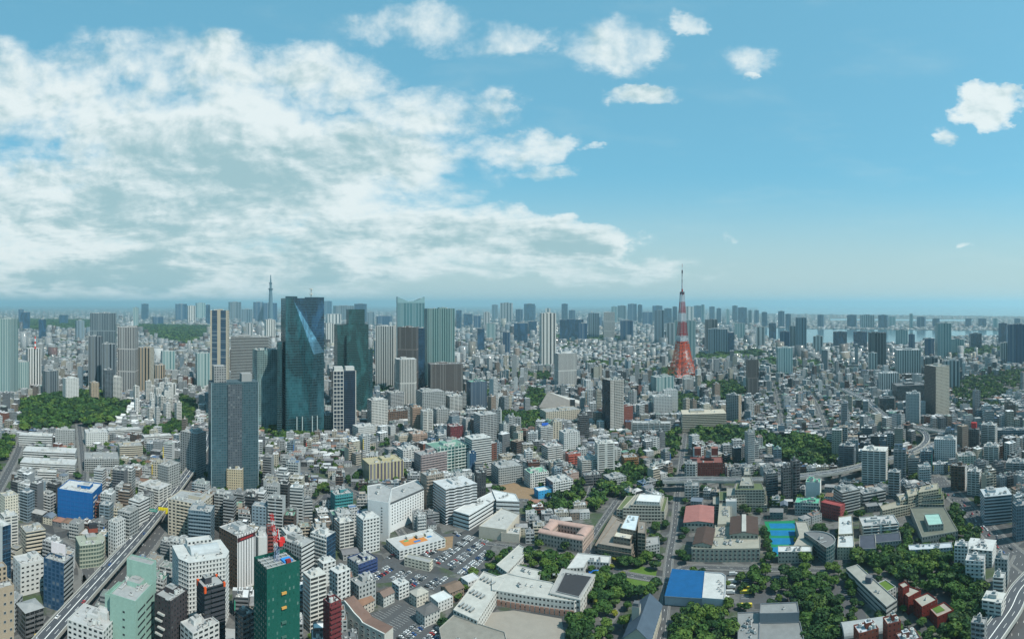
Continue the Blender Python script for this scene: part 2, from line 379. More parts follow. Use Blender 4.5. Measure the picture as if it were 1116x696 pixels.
def ac_mesh(kind):
    if kind in AC_MESH: return AC_MESH[kind]
    m = MB()
    if kind == 'ac':
        m.box(0, 0, 0.25, 2.0, 1.1, 1.25, (.55, .56, .55), (.42, .43, .43)); m.box(0, 0, 1.5, 1.3, .8, .1, (.10, .10, .10), (.06, .06, .06))
        m.box(-.8, 0, 0, .15, 1.0, .25, (.2, .2, .2)); m.box(.8, 0, 0, .15, 1.0, .25, (.2, .2, .2))
    elif kind == 'big':
        m.box(0, 0, .3, 4.2, 2.4, 1.9, (.50, .51, .50), (.3, .31, .31))
        for k in (-1.2, 1.2):
            P = [(k + .8 * math.cos(a * math.pi / 4), .8 * math.sin(a * math.pi / 4)) for a in range(8)]
            m.prism(P, 2.2, 2.5, (.3, .3, .3), (.05, .05, .05))
    elif kind == 'tank':
        P = [(1.3 * math.cos(a * math.pi / 5), 1.3 * math.sin(a * math.pi / 5)) for a in range(10)]
        m.prism(P, .5, 2.9, (.52, .54, .52), (.45, .47, .46)); m.prism([(p[0] * .3, p[1] * .3) for p in P], 2.9, 3.2, (.3, .3, .3))
        m.box(0, 0, 0, 1.9, 1.9, .5, (.2, .2, .2))
    elif kind == 'duct':
        m.box(0, 0, .4, 6.0, .7, .6, (.45, .46, .46), (.4, .41, .41)); m.box(-2.6, 1.0, .4, .7, 2.4, .6, (.45, .46, .46), (.4, .41, .41)); m.box(2.6, 0, 0, .4, .4, .4, (.3, .3, .3))
    me = mesh_from({'ac': 'air_conditioner', 'big': 'cooling_unit', 'tank': 'water_tank', 'duct': 'roof_duct'}[kind], m.v, m.f, m.uv, m.c, m.g, m.p); me.materials.append(FAC)
    AC_MESH[kind] = me; return me
ACN = {'ac': 'air_conditioner', 'big': 'cooling_unit', 'tank': 'water_tank', 'duct': 'roof_duct'}
def put(kind, root, x, y, z, yaw=0, s=1.0):
    o = link(ACN[kind], ac_mesh(kind), root); o.location = (x, y, z); o.rotation_euler = (0, 0, yaw); o.scale = (s, s, s); return o
def rnd_(a, b): return a + (b - a) * random.random()
def jit(c, a=.12):
    k = 1 + rnd_(-a, a); return tuple(min(.8, max(.01, v * k)) for v in c)

def roof_things(root, w, d, h, st, dens=1.0, dep=.9, near=True):
    """machine room, tanks, coolers on a flat roof"""
    z = h - dep
    if w > 7 and d > 6:
        pw, pd = w * rnd_(.25, .42), d * rnd_(.3, .5); px_, py_ = rnd_(-.2, .2) * w, rnd_(0, .18) * d
        m = MB(); ph = rnd_(3.0, 4.2) if h > 18 else rnd_(2.4, 3.0)
        m.box(px_, py_, z, pw, pd, ph, jit(st[0]), st[6]); m.box(px_ + pw * .1, py_, z + ph, pw * .4, pd * .5, rnd_(.8, 1.8), jit(LG), RF)
        m.obj('penthouse', root)
    n = int(max(2, min(13, w * d / 38 * dens)))
    for k in range(n):
        kk = random.choice(['ac', 'ac', 'ac', 'big' if w * d > 250 else 'ac', 'tank' if h > 12 else 'ac', 'duct' if w > 14 else 'ac'])
        put(kk, root, rnd_(-.40, .40) * w, -d * rnd_(.12, .40) if random.random() < .75 else d * rnd_(.2, .4), z, random.choice([0, R(90)]), rnd_(.8, 1.15) if kk != 'duct' else min(1, w / 16))

def window_mesh(w, h):
    key = ('win', round(w, 2), round(h, 2))
    if key in AC_MESH: return AC_MESH[key]
    m = MB(); fr = (.30, .31, .31)
    for (x, z, a, b) in ((0, 0, w, .14), (0, h - .14, w, .14), (-w / 2 + .07, .14, .14, h - .28), (w / 2 - .07, .14, .14, h - .28)):
        m.box(x, -.06, z, a, .16, b, fr)
    m.face([(-w / 2 + .14, -.02, .14), (w / 2 - .14, -.02, .14), (w / 2 - .14, -.02, h - .14), (-w / 2 + .14, -.02, h - .14)], GL, [(.5, .55)] * 4, GL, (1, 1, 0))
    me = mesh_from('window', m.v, m.f, m.uv, m.c, m.g, m.p); me.materials.append(FAC); AC_MESH[key] = me; return me
def windows(root, w, d, face, nx, ny, z0, z1, ww, wh, x0=0.0, x1=1.0):
    """a grid of window parts on one wall: face f(ront) l(eft) r(ight)"""
    me = window_mesh(ww, wh)
    L = w if face == 'f' else d
    for i in range(nx):
        s = -L / 2 + L * (x0 + (x1 - x0) * (i + .5) / nx)
        for j in range(ny):
            z = z0 + (z1 - z0) * (j + .5) / ny - wh / 2
            o = link('window', me, root)
            if face == 'f': o.location = (s, -d / 2 - .04, z)
            elif face == 'l': o.location = (-w / 2 - .04, s, z); o.rotation_euler = (0, 0, R(-90))
            else: o.location = (w / 2 + .04, s, z); o.rotation_euler = (0, 0, R(90))

GUARD = []
def place(xl, xr, yb, yt, rot, asp, h=None):
    r = H * F / (yb - CY); S = (xr - xl) * r / F; rr = R(rot)
    w = S / (math.cos(rr) + asp * abs(math.sin(rr))); d = asp * w
    nx = xl + (d * math.sin(rr)) / r * F if rot >= 0 else xl + w * math.cos(rr) / r * F
    a = (nx - CX) / F; yaw = -a + rr
    hh = h or (H - (yt - CY) * r / F)
    c, n = math.cos(yaw), math.sin(yaw)
    lx, ly = (-w / 2, -d / 2) if rot >= 0 else (w / 2, -d / 2)
    cx = r * math.sin(a) - (lx * c - ly * n); cy = r * math.cos(a) - (lx * n + ly * c)
    if h is None and yb < 690:      # the measured top is the far roof edge
        k_ = .8 if yb < 540 else .5
        rb = r + (math.hypot(cx, cy) - r + .5 * d * math.cos(rr) + .3 * w * abs(math.sin(rr))) * k_
        hh = max(8.5, H - (yt - CY) * rb / F)
    GUARD.append((xl, xr, yb, 5))
    return cx, cy, yaw, w, d, max(3.0, hh)
NB = {'n': 0}
def bld(name, label, cat, xl, xr, yb, yt, rot=22, asp=.6, st='white', side=None, ref=None, group=None, roof='std', balc=None, h=None, tier=None, clutter=1.0, ledge=False, extras=True, shape=None, occ=True, trim=None):
    cx, cy, yaw, w, d, h = place(xl, xr, yb, yt, rot, asp, h)
    S_ = STY[st] if isinstance(st, str) else st
    if isinstance(st, str) and 0 < S_[4] < .9 and S_[3] < 20: S_ = S_[:2] + (S_[2] * rnd_(.8, 1.5), S_[3], min(.88, S_[4] * rnd_(.8, 1.35)), S_[5] * rnd_(.85, 1.2), S_[6])
    wall, gl, bw, sh, fx, fy, rc = S_
    rr_ = math.hypot(cx, cy)
    if rr_ > 1350 and sh < 20 and 0 < fx < .9:      # seen from afar the bays read as tall ribs
        ru = random.choice([2.6, 3.2, 4.0]) * rr_ / F; bw, sh, fx, fy = ru, 400, .45, 1.0; S_ = (wall, gl, bw, sh, fx, fy, rc)
    root = thing(name, label, cat, (cx, cy, 0), yaw, group)
    if ref: REFS.append((cx, cy, ref))
    P = shape(w, d) if shape else rect(0, 0, w, d, 0)
    m = MB()
    SS = STY[side] if isinstance(side, str) else side
    if SS is None or len(P) != 4:
        m.prism(P, 0, h, wall, rc, gl, fx, fy, bw, sh, top=False)
    else:
        sd = SS
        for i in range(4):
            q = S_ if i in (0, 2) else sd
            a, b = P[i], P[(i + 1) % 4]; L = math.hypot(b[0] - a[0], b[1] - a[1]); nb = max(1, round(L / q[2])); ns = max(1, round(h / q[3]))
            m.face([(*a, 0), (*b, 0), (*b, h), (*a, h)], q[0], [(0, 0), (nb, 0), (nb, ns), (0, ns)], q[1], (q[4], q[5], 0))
    ns = max(1, round(h / sh)) if sh < 20 else int(h / 3.3)
    if yb > 470 and not ledge and h > 11 and not shape and 0 < fx and sh < 20 and NB['n'] % 5 < 3:      # balconies and access galleries standing proud of the wall
        segs = [[(-.48, .48)], [(-.48, -.05), (.08, .48)], [(-.2, .48)]][NB['n'] % 3]
        for k in range(1, ns):
            for (s0, s1) in segs: m.box((s0 + s1) / 2 * w, -d / 2 - .55, h * k / ns - .15, (s1 - s0) * w, 1.1, 1.05, jit(wall, .1), wall)
    if ledge:      # thin floor slabs standing proud of the wall
        for k in range(1, ns + 1):
            z = h * k / ns
            m.prism([(p[0] * (1 + .5 / w), p[1] * (1 + .5 / d)) for p in P], z - .34, z - .04, jit(wall, .04), top=True)
    m.obj('wall', root)
    if balc:       # balconies along the front (and the wide side)
        bm_ = MB()
        segs = balc if isinstance(balc, (list, tuple)) else [(-.46, .46)]
        for k in range(1, ns):
            z = h * k / ns
            for (a, b) in segs:
                bm_.box((a + b) / 2 * w, -d / 2 - .62, z - .12, (b - a) * w, 1.2, .18, jit(wall, .05))
                bm_.box((a + b) / 2 * w, -d / 2 - 1.22, z + .06, (b - a) * w, .12, .95, jit(wall, .05))
        bm_.obj('balcony', root)
    if roof in ('std', 'bare'):
        rm = MB(); rm.parapet(P, h, trim or jit(wall, .05), jit(rc)); rm.obj('roof', root)
        if roof == 'std' and extras: roof_things(root, w, d, h, S_, clutter)
    NB['n'] += 1
    W = rect(cx, cy, w, d, yaw)
    if occ: occupy(W, 1.5)
    return root, w, d, h

def gable(root, w, d, h, rise, col, over=.5, axis='x', wallc=None, name='roof'):
    m = MB(); w2, d2 = w / 2 + over, d / 2 + over; t = .25
    if axis == 'x':
        A = [(-w2, -d2, h), (w2, -d2, h), (w2, 0, h + rise), (-w2, 0, h + rise)]; B = [(w2, d2, h), (-w2, d2, h), (-w2, 0, h + rise), (w2, 0, h + rise)]
        ends = [[(-w / 2, d / 2, h), (-w / 2, -d / 2, h), (-w / 2, 0, h + rise - .05)], [(w / 2, -d / 2, h), (w / 2, d / 2, h), (w / 2, 0, h + rise - .05)]]
    else:
        A = [(-w2, d2, h), (-w2, -d2, h), (0, -d2, h + rise), (0, d2, h + rise)]; B = [(w2, -d2, h), (w2, d2, h), (0, d2, h + rise), (0, -d2, h + rise)]
        ends = [[(-w / 2, -d / 2, h), (w / 2, -d / 2, h), (0, -d / 2, h + rise - .05)], [(w / 2, d / 2, h), (-w / 2, d / 2, h), (0, d / 2, h + rise - .05)]]
    for q in (A, B):
        m.face(q, col, None, GL, (0, 0, 1)); m.face([(x, y, z - t) for x, y, z in reversed(q)], col)
        for k in range(4):
            a, b = q[k], q[(k + 1) % 4]; m.face([a, (a[0], a[1], a[2] - t), (b[0], b[1], b[2] - t), b], col)
    for e in ends: m.face(e, wallc or OFF)
    return m.obj(name, root)
def hip(root, w, d, h, rise, col, over=.5, name='roof'):
    m = MB(); w2, d2 = w / 2 + over, d / 2 + over
    if w >= d: r1, r2 = (-(w2 - d2) - .01, 0, h + rise), ((w2 - d2) + .01, 0, h + rise)
    else: r1, r2 = (0, -(d2 - w2) - .01, h + rise), (0, (d2 - w2) + .01, h + rise)
    c = [(-w2, -d2, h), (w2, -d2, h), (w2, d2, h), (-w2, d2, h)]
    rf = dict(par=(0, 0, 1))
    if w >= d:
        fs = [[c[0], c[1], r2, r1], [c[1], c[2], r2], [c[2], c[3], r1, r2], [c[3], c[0], r1]]
    else:
        fs = [[c[0], c[1], r1], [c[1], c[2], r2, r1], [c[2], c[3], r2], [c[3], c[0], r1, r2]]
    for q in fs: m.face(q, col, None, GL, (0, 0, 1))
    m.face([c[3], c[2], c[1], c[0]], (.3, .3, .3))
    return m.obj(name, root)
def part_box(root, name, x, y, z, w, d, h, col, roof=None, yaw=0, **kw):
    m = MB(); m.box(x, y, z, w, d, h, col, roof, yaw, **kw); return m.obj(name, root)
def facade_kw(st):
    q = STY[st]; return dict(gls=q[1], bw=q[2], sh=q[3], fx=q[4], fy=q[5])
def tier(root, st, x, y, z, w, d, h, name='upper_storeys', trim=None):
    """a further block of a building, standing on or beside the first, with its own roof"""
    q = STY[st] if isinstance(st, str) else st
    P = rect(x, y, w, d, 0); m = MB(); m.prism(P, z, z + h, q[0], q[6], q[1], q[4], q[5], q[2], q[3], top=False); o = m.obj(name, root)
    rm = MB(); rm.parapet(P, z + h, trim or jit(q[0], .05), jit(q[6])); rm.obj('roof', o)
    return o

def zpts(px, z): return [G(x, y, z) for x, y in px]
def edge_windows(root, p0, p1, nx, ny, z0, z1, ww, wh):
    """window parts along one wall from p0 to p1 (local, anticlockwise outline)"""
    me = window_mesh(ww, wh); p0, p1 = Vector(p0), Vector(p1); e = p1 - p0; a = math.atan2(e.y, e.x); n = Vector((e.y, -e.x)).normalized() * .04
    for i in range(nx):
        q = p0.lerp(p1, (i + .5) / nx) + n
        for j in range(ny):
            o = link('window', me, root); o.location = (q.x, q.y, z0 + (z1 - z0) * (j + .5) / ny - wh / 2); o.rotation_euler = (0, 0, a)
def ccw(P):
    A = sum(P[i][0] * P[(i + 1) % len(P)][1] - P[(i + 1) % len(P)][0] * P[i][1] for i in range(len(P)))
    return P if A > 0 else P[::-1]
def roofed(name, label, cat, tiers, st, ref=None, clutter=.5, win=None, ledge=0, names='block', dep=.8):
    """a building from the outlines of its flat roofs: tiers = [(outline, height, style or None, extra)]"""
    allp = [p for t in tiers for p in zpts(t[0], t[1])]; cx = sum(p.x for p in allp) / len(allp); cy = sum(p.y for p in allp) / len(allp)
    root = thing(name, label, cat, (cx, cy, 0), 0); outs = []
    if ref: REFS.append((cx, cy, ref))
    for ti, t in enumerate(tiers):
        P = ccw([(p.x - cx, p.y - cy) for p in zpts(t[0], t[1])]); q = (STY[t[2]] if isinstance(t[2], str) else t[2]) if len(t) > 2 and t[2] else (STY[st] if isinstance(st, str) else st)
        z = t[1]; m = MB(); m.prism(P, 0, z, q[0], q[6], q[1], q[4], q[5], q[2], q[3], top=False)
        mx, my = sum(p[0] for p in P) / len(P), sum(p[1] for p in P) / len(P)
        if ledge:
            for k in range(1, int(z / ledge)):
                m.prism([(mx + (p[0] - mx) * 1.02, my + (p[1] - my) * 1.02) for p in P], k * ledge - .35, k * ledge + .5, q[0])
        o = m.obj('wall' if ti == 0 else names, root)
        rm = MB(); rm.parapet(P, z, jit(q[0], .04), jit(q[6], .05), .4, dep); rm.obj('roof', o if ti else root); outs.append(P)
        occupy([(p[0] + cx, p[1] + cy) for p in P], 1.5)
        n = int(clutter * max(2, abs(P[0][0] - P[2 % len(P)][0]) * .25))
        for k in range(n):
            w = [random.random() + .15 for _ in P]; s = sum(w); put(random.choice(['ac', 'ac', 'big', 'duct', 'tank'] if z > 14 else ['ac', 'ac', 'big']), root, mx + (sum(w[i] * P[i][0] for i in range(len(P))) / s - mx) * 1.2, my + (sum(w[i] * P[i][1] for i in range(len(P))) / s - my) * 1.2, z - dep, rnd_(0, 3))
    return root, outs, (cx, cy)
# ------------------------------------------------------------ landmark buildings
AP, OF, TW, HO = 'apartment block', 'office building', 'tower', 'house'
def L(*a, **k): return bld(*a, **k)
# --- left foreground
r_, w_, d_, h_ = L('office_building', 'brown office block with small square windows cut by the left edge', OF, -42, 17, 780, 648, 20, .5, 'tan_x', ref='the brown block at the left edge')
windows(r_, w_, d_, 'f', 7, 12, 4, h_ - 2, 1.7, 1.7); tier(r_, 'tan', 0, d_ * .25, h_ - .5, w_ * .9, d_ * .45, 9)
r_, w_, d_, h_ = L('shop_building', 'low dark shop building with grey metal roof and yellow shop front', 'shop', 18, 48, 700, 668, 28, .9, 'dark', roof='none', ref='the low dark shop')
hip(r_, w_, d_, h_, 2.2, RF); part_box(r_, 'sign_board', w_ * .1, -d_ / 2 - .2, 2.6, w_ * .7, .3, 1.4, (.70, .52, .05))
L('office_building', 'dark blue tower slab with pale side wall at the left edge', OF, -16, 12, 640, 568, -55, .35, 'blank', side=STY['blue_glass'], ref='the dark blue slab')
r_, w_, d_, h_ = L('apartment_building', 'white six-storey block with dark windows below the blue slab', AP, 14, 49, 650, 608, 24, .7, 'white_x', ref='the white six-storey block')
windows(r_, w_, d_, 'f', 5, 6, 2, h_ - 1.5, 2.4, 1.5); windows(r_, w_, d_, 'l', 3, 6, 2, h_ - 1.5, 2.0, 1.4)
r_, w_, d_, h_ = L('office_building', 'slim slate-blue tower beside the expressway with white roof billboard', OF, 47, 80, 668, 607, -30, .8, 'navy', side='grey_band', ref='the slim slate-blue tower')
b_ = thing('billboard', 'white rooftop billboard on the slim slate-blue tower', 'billboard', (r_.location.x, r_.location.y, h_), r_.rotation_euler.z)
part_box(b_, 'panel', 0, 0, 2, w_ * .7, .6, 9, (.62, .58, .60)); part_box(b_, 'panel_frame', 0, 1.2, 0, w_ * .6, 1.6, 8, MG)
r_, w_, d_, h_ = L('office_building', 'office block wrapped in bright blue construction sheeting', OF, 62, 112, 570, 530, -20, .8, (srgb(22, 90, 148), (.01, .05, .2), 3, 3.3, 0, 0, RFL), ref='the blue-sheeted block')
for k in range(5): part_box(r_, 'open_bay', w_ / 2 + .06, d_ * (-.25), h_ * .18 + k * h_ * .15, .12, d_ * .3, 1.7, (.6, .62, .6))
m_ = MB()
for k in range(9): m_.box(-w_ / 2 + k * w_ / 8, -d_ / 2 - .15, 0, .2, .2, h_ + 1, (.04, .14, .4))
for k in range(7): m_.box(0, -d_ / 2 - .2, k * h_ / 7 + 2, w_, .18, .18, (.04, .14, .4))
m_.obj('scaffold', r_)
def curved(w, d):
    return [(-w / 2, -d / 2)] + [(w / 2 - d * .5 + d * .5 * math.cos(t), -d / 2 + d * .5 + d * .5 * math.sin(t)) for t in [R(-90 + 15 * k) for k in range(7)]] + [(w / 2, d / 2), (-w / 2, d / 2)]
r_, w_, d_, h_ = L('office_building', 'low round-cornered green-grey office at the road junction', OF, 82, 117, 620, 588, 12, .8, ((.30, .33, .27), (.08, .12, .10), 2.4, 3.4, .8, .55, RF), shape=curved, ref='the round-cornered office', ledge=True)
b_ = thing('rooftop_sign', 'red and black box sign on the roof of the round-cornered office', 'sign', (r_.location.x - 6, r_.location.y + 8, h_), r_.rotation_euler.z)
part_box(b_, 'panel', 0, 0, 3, 9, 5, 4, RED); part_box(b_, 'top_panel', 0, 0, 7, 8, 4.5, 4, BLK); part_box(b_, 'post', 0, 0, 0, 1, 1, 3, MG)
# big mint building
r_, w_, d_, h_ = L('hotel_building', 'large mint green block with slit windows and a taller rear stair tower', 'building', 119, 172, 748, 655, 62, .62, 'mint', ref='the mint green block', clutter=2.5)
for j in range(9):
    for i in range(2):
        o_ = part_box(r_, 'slit_window', w_ * (-.22 + .4 * i), -d_ / 2 - .05, h_ * (.12 + .088 * j), w_ * .34, .12, 1.3, (.03, .04, .045))
for j in range(9): part_box(r_, 'small_window', -w_ / 2 - .05, -d_ * .05, h_ * (.1 + .09 * j), .12, 1.6, 1.2, (.03, .04, .045))
tier(r_, (jit(MINT, .02), GL, 3, 3, 0, 0, RF), w_ * .38, 0, h_ - 1, w_ * .24, d_ * 1.02, 14, 'stair_tower'); tier(r_, (jit(MINT, .02), GL, 3, 3, 0, 0, RFG), -w_ * .05, d_ * .68, 0, w_ * .6, d_ * .34, h_ * .92, 'annex')
r_, w_, d_, h_ = L('apartment_building', 'dark brown block with zigzag white balconies right of the mint block', AP, 168, 205, 742, 655, 50, .8, ((.05, .045, .05), G_DK, 3, 3.3, .4, .4, RF), ref='the dark zigzag block')
for j in range(8): part_box(r_, 'balcony', -w_ / 2 - .7, d_ * (.05 if j % 2 else .2), h_ * (.15 + .09 * j), 1.4, d_ * .4, 1.0, OFF)
r_, w_, d_, h_ = L('office_building', 'white flat block with cluttered roof at the bottom edge by the expressway', OF, 72, 130, 752, 688, -28, .8, 'white', ref='the white block by the expressway', clutter=3)
tier(r_, 'blank', w_ * .2, d_ * .2, h_ - .9, w_ * .32, d_ * .3, 5, 'penthouse')
def stepc(w, d):
    c = .28; return [(-w / 2 + w * c * .5, -d / 2), (w / 2 - w * c * .5, -d / 2), (w / 2, -d / 2 + d * c), (w / 2, d / 2), (-w / 2, d / 2), (-w / 2, -d / 2 + d * c)]
r_, w_, d_, h_ = L('hotel_building', 'broad white block with chamfered corners and domed grey roof structure', 'building', 187, 255, 690, 614, 14, .75, 'white', shape=stepc, ref='the chamfered white block', ledge=True)
m_ = MB()
for k in range(8):
    a0, a1 = math.pi * k / 8, math.pi * (k + 1) / 8
    m_.face([(-w_ * .25, -d_ * .02 - math.cos(a0) * d_ * .2, h_ - .9 + math.sin(a0) * 6), (w_ * .32, -d_ * .02 - math.cos(a0) * d_ * .2, h_ - .9 + math.sin(a0) * 6), (w_ * .32, -d_ * .02 - math.cos(a1) * d_ * .2, h_ - .9 + math.sin(a1) * 6), (-w_ * .25, -d_ * .02 - math.cos(a1) * d_ * .2, h_ - .9 + math.sin(a1) * 6)], (.40, .44, .46), None, GL, (0, 0, 1))
for x in (-w_ * .25, w_ * .32): m_.face([(x, -d_ * .02 - math.cos(math.pi * k / 8) * d_ * .2, h_ - .9 + math.sin(math.pi * k / 8) * 6) for k in range(9)], OFF)
m_.obj('vaulted_roof', r_); tier(r_, 'white', 0, d_ * .3, h_ - .9, w_ * .5, d_ * .22, 7, 'penthouse')
r_, w_, d_, h_ = L('apartment_building', 'dark tower with bright orange corners around its roof', TW, 214, 246, 732, 641, 26, .8, ((.045, .05, .06), G_DK, 40, 3.2, 1, .4, RF), ref='the orange-cornered tower')
for (sx, sy) in ((-1, -1), (1, -1), (-1, 1), (1, 1)): part_box(r_, 'corner_panel', sx * (w_ / 2 - .6), sy * (d_ / 2 - .6), h_ - 3.6, 1.5, 1.5, 4.0, (.62, .09, .02))
r_, w_, d_, h_ = L('office_building', 'white ribbed tower with dark brown side and red lettering band', OF, 238, 279, 646, 576, 40, 1.2, ((.55, .55, .55), G_GREY, 3.0, 60, .28, 1, RF), side=STY['brown'], ref='the white ribbed tower')
part_box(r_, 'band', 0, -d_ / 2 - .1, h_ - 5.5, w_ * .98, .25, 3.6, (.05, .02, .025))
for k in range(8): part_box(r_, 'letter', -w_ * .3 + k * w_ * .085, -d_ / 2 - .3, h_ - 4.6, .9, .12, 1.5, (.45, .03, .03))
# green sheeted construction tower with crane
r_, w_, d_, h_ = L('construction_tower', 'tower under construction wrapped in dark green netting', TW, 276, 328, 800, 620, 28, .75, ((.008, .085, .066), (.01, .09, .07), 2.6, 3.3, .35, .5, (.25, .27, .27)), ref='the green-netted tower', roof='none')
m_ = MB(); m_.face([(*q, h_ - 2) for q in rect(0, 0, w_ - .6, d_ - .6, 0)], (.22, .24, .24), None, GL, (0, 0, 1))
for k in range(6): m_.box(-w_ * .4 + k * w_ * .16, 0, h_ - 2, .3, d_ * .9, .8, (.4, .42, .42))
for k in range(4): m_.box(0, -d_ * .35 + k * d_ * .22, h_ - 1.6, w_ * .9, .3, .6, (.4, .42, .42))
m_.obj('floor_frame', r_); part_box(r_, 'tarpaulin', w_ * .22, -d_ * .2, h_ - 1.2, w_ * .26, d_ * .3, 1.2, (.03, .25, .62)); part_box(r_, 'machine', w_ * .2, -d_ * .36, h_ - 1.2, 3, 2, 2.2, (.25, .03, .03))
for k in range(7): part_box(r_, 'hoist_landing', 0, -d_ / 2 - .5, h_ * (.28 + .09 * k), 3.2, .9, 1.2, (.55, .30, .08) if k in (1, 2, 5, 6) else (.05, .12, .1))
c_ = thing('tower_crane', 'red and white tower crane standing on the green-netted tower', 'crane', (r_.location.x, r_.location.y, h_ - 2), r_.rotation_euler.z)
CR, CW = (.55, .03, .03), (.62, .62, .62)
m_ = MB()
for sx in (-1, 1):
    for sy in (-1, 1): m_.bar((sx, sy, 0), (sx, sy, 10), .18, (.3, .35, .5))
for k in range(5): m_.bar((-1, -1, 2 * k), (1, -1, 2 * k + 2), .1, (.3, .35, .5)); m_.bar((1, 1, 2 * k), (1, -1, 2 * k + 2), .1, (.3, .35, .5))
m_.obj('mast', c_)
part_box(c_, 'cab', 1.8, -1.2, 9.8, 2.4, 2.6, 2.8, CR); part_box(c_, 'counterweight', 4.2, 1.5, 9.8, 3.4, 2.2, 3, CR)
m_ = MB()
for k in range(9):
    a, b = Vector((-1 - k * .35, -1.0, 10 + k * 2.2)), Vector((-1 - (k + 1) * .35, -1.0, 10 + (k + 1) * 2.2)); cl = CR if k % 3 else CW
    for o in ((.7, .7), (-.7, .7), (.7, -.7), (-.7, -.7)): m_.bar(a + Vector((o[0], o[1], 0)), b + Vector((o[0], o[1], 0)), .17, cl)
    m_.bar(a + Vector((.7, -.7, 0)), b + Vector((-.7, -.7, 0)), .13, cl); m_.bar(a + Vector((.7, .7, 0)), b + Vector((.7, -.7, 0)), .13, cl)
m_.obj('jib', c_)
m_ = MB(); m_.bar((3, 1, 10), (1.5, 1, 19), .3, CW); m_.bar((-.5, 0, 10), (1.5, 1, 19), .3, CR); m_.bar((1.5, 1, 19), (-4, -1, 29.5), .07, MG); m_.obj('a_frame', c_)
L('apartment_building', 'pale grey block with louvred right face behind the green-netted tower', AP, 304, 343, 640, 588, -40, .7, 'grey', side='white_band', ref='the louvred pale block')
L('office_building', 'dark glass-fronted block with pale roof beside the louvred block', OF, 338, 366, 622, 580, -35, .8, 'white', side='blue_glass', ref='the glass-fronted block')
L('apartment_building', 'tall grey slab behind the white ribbed tower', AP, 306, 330, 612, 577, 20, .9, 'resid_w')
L('apartment_building', 'thin dark red tower with flat roof', TW, 290, 298, 622, 572, 10, 1.0, ((.16, .05, .045), GL, 3, 3.3, .4, .4, RFD))
L('office_building', 'pale oval-ended block beside the dark red tower', OF, 278, 292, 632, 583, 10, .9, 'blank', shape=stepc)
# --- expressway side, left middle
for (a, lab, rf) in (((118, 137, 612, 566, -40, 1.6, 'white', None), 'white roadside office with stacked balconies beside the expressway', 'the stacked-balcony office'),
        ((128, 152, 600, 555, -35, 1.2, 'grey', None), 'grey ribbed roadside office beside the expressway', None),
        ((140, 163, 585, 543, -38, 1.3, 'white_band', None), 'white banded roadside block with long side on the expressway', 'the banded roadside block'),
        ((150, 168, 572, 537, -36, 1.0, 'dark', 'grey'), 'thin black-fronted block by the expressway', None),
        ((172, 197, 545, 505, -40, 1.5, 'grey', None), 'grey long apartment row along the expressway', None),
        ((196, 225, 522, 468, -38, .8, 'mid', 'mid'), 'plain dark grey windowless office beside the expressway', 'the windowless grey office'),
        ((150, 187, 560, 528, -36, .8, 'resid_w', None), 'pale angled block between the blue sheeting and the road', None),
        ((182, 232, 590, 542, -25, .8, 'beige', None), 'pinkish wide office block with cluttered roof by the expressway', 'the pinkish wide office'),
        ((205, 234, 600, 553, -12, .8, 'grey_glass', None), 'slate grey curved office right of the pinkish block', None),
        ((0, 20, 600, 560, 20, .8, 'resid_w', None), 'white apartment block at far left below the tree-lined street', None),
        ((0, 20, 576, 538, 25, .8, 'cream', None), 'cream banded apartment block at the far left', 'the cream block at far left'),
        ((22, 50, 612, 575, 20, .8, 'beige_band', None), 'beige block with round balconies left of the blue sheeting', None)):
    xl, xr, yb, yt, rot, asp, st, side = a
    L('office_building' if 'office' in lab else 'apartment_building', lab, OF if 'office' in lab else AP, xl, xr, yb, yt, rot, asp, st, side=side, ref=rf)
# long school-like blocks at left
for (xl, xr, yb, yt, lab) in ((24, 84, 504, 488, 'long white slab block nearest the park of two parallel slabs'), (21, 84, 516, 500, 'long white slab block, front one of two parallel slabs'), (20, 58, 487, 472, 'long low grey block behind the two white slabs'), (60, 82, 487, 467, 'square pale block with dark billboard wall'), (40, 62, 528, 512, 'small teal glazed block in front of the white slabs')):
    L('apartment_building', lab, AP, xl, xr, yb, yt, -6, .35, 'white_band' if 'white' in lab else 'grey', ref='the ' + lab.split(' of ')[0].split(',')[0] if 'front' in lab or 'square' in lab else None, clutter=.6)
L('school_building', 'white roofed long block angled beside the park trees', 'building', 116, 155, 477, 466, 12, .3, 'white_band', ref='the angled white roof')
L('school_building', 'second white roofed long block angled towards the park', 'building', 155, 188, 484, 473, 12, .3, 'white_band')
L('gallery_building', 'white roofed courtyard building by the park street', 'building', 92, 118, 486, 468, 5, .7, 'white')
L('apartment_building', 'beige stepped block right of the courtyard building', AP, 128, 156, 502, 482, 8, .7, 'beige_band', clutter=2)
L('office_building', 'bluish flat-roofed office group along the park street', OF, 92, 130, 514, 494, 0, .7, 'grey', clutter=2)
# row of white tent-like roofs
for k in range(7):
    p = G(150 - k * 3.4, 440 + k * 3.2); t_ = thing('pavilion', f'white peaked pavilion roof, number {k + 1} from the far end of the row', 'pavilion', (p.x, p.y, 0), R(20), 'white peaked pavilions'); m_ = MB()
    m_.box(0, 0, 0, 16, 11, 7, OFF, OFF); m_.obj('wall', t_); gable(t_, 16, 11, 7, 4, (.62, .63, .62), axis='x', wallc=WH); occupy(rect(p.x, p.y, 18, 13, 0))
for (xx, yy) in ((148, 462), (165, 460)):
    p = G(xx, yy); t_ = thing('hall', f'white domed {"left" if xx < 150 else "right"} hall beside the park trees', 'hall', (p.x, p.y, 0), R(15)); m_ = MB(); m_.box(0, 0, 0, 26, 18, 6, OFF, WH); m_.obj('wall', t_); hip(t_, 26, 18, 6, 3.4, (.64, .65, .64)); occupy(rect(p.x, p.y, 28, 20, 0))
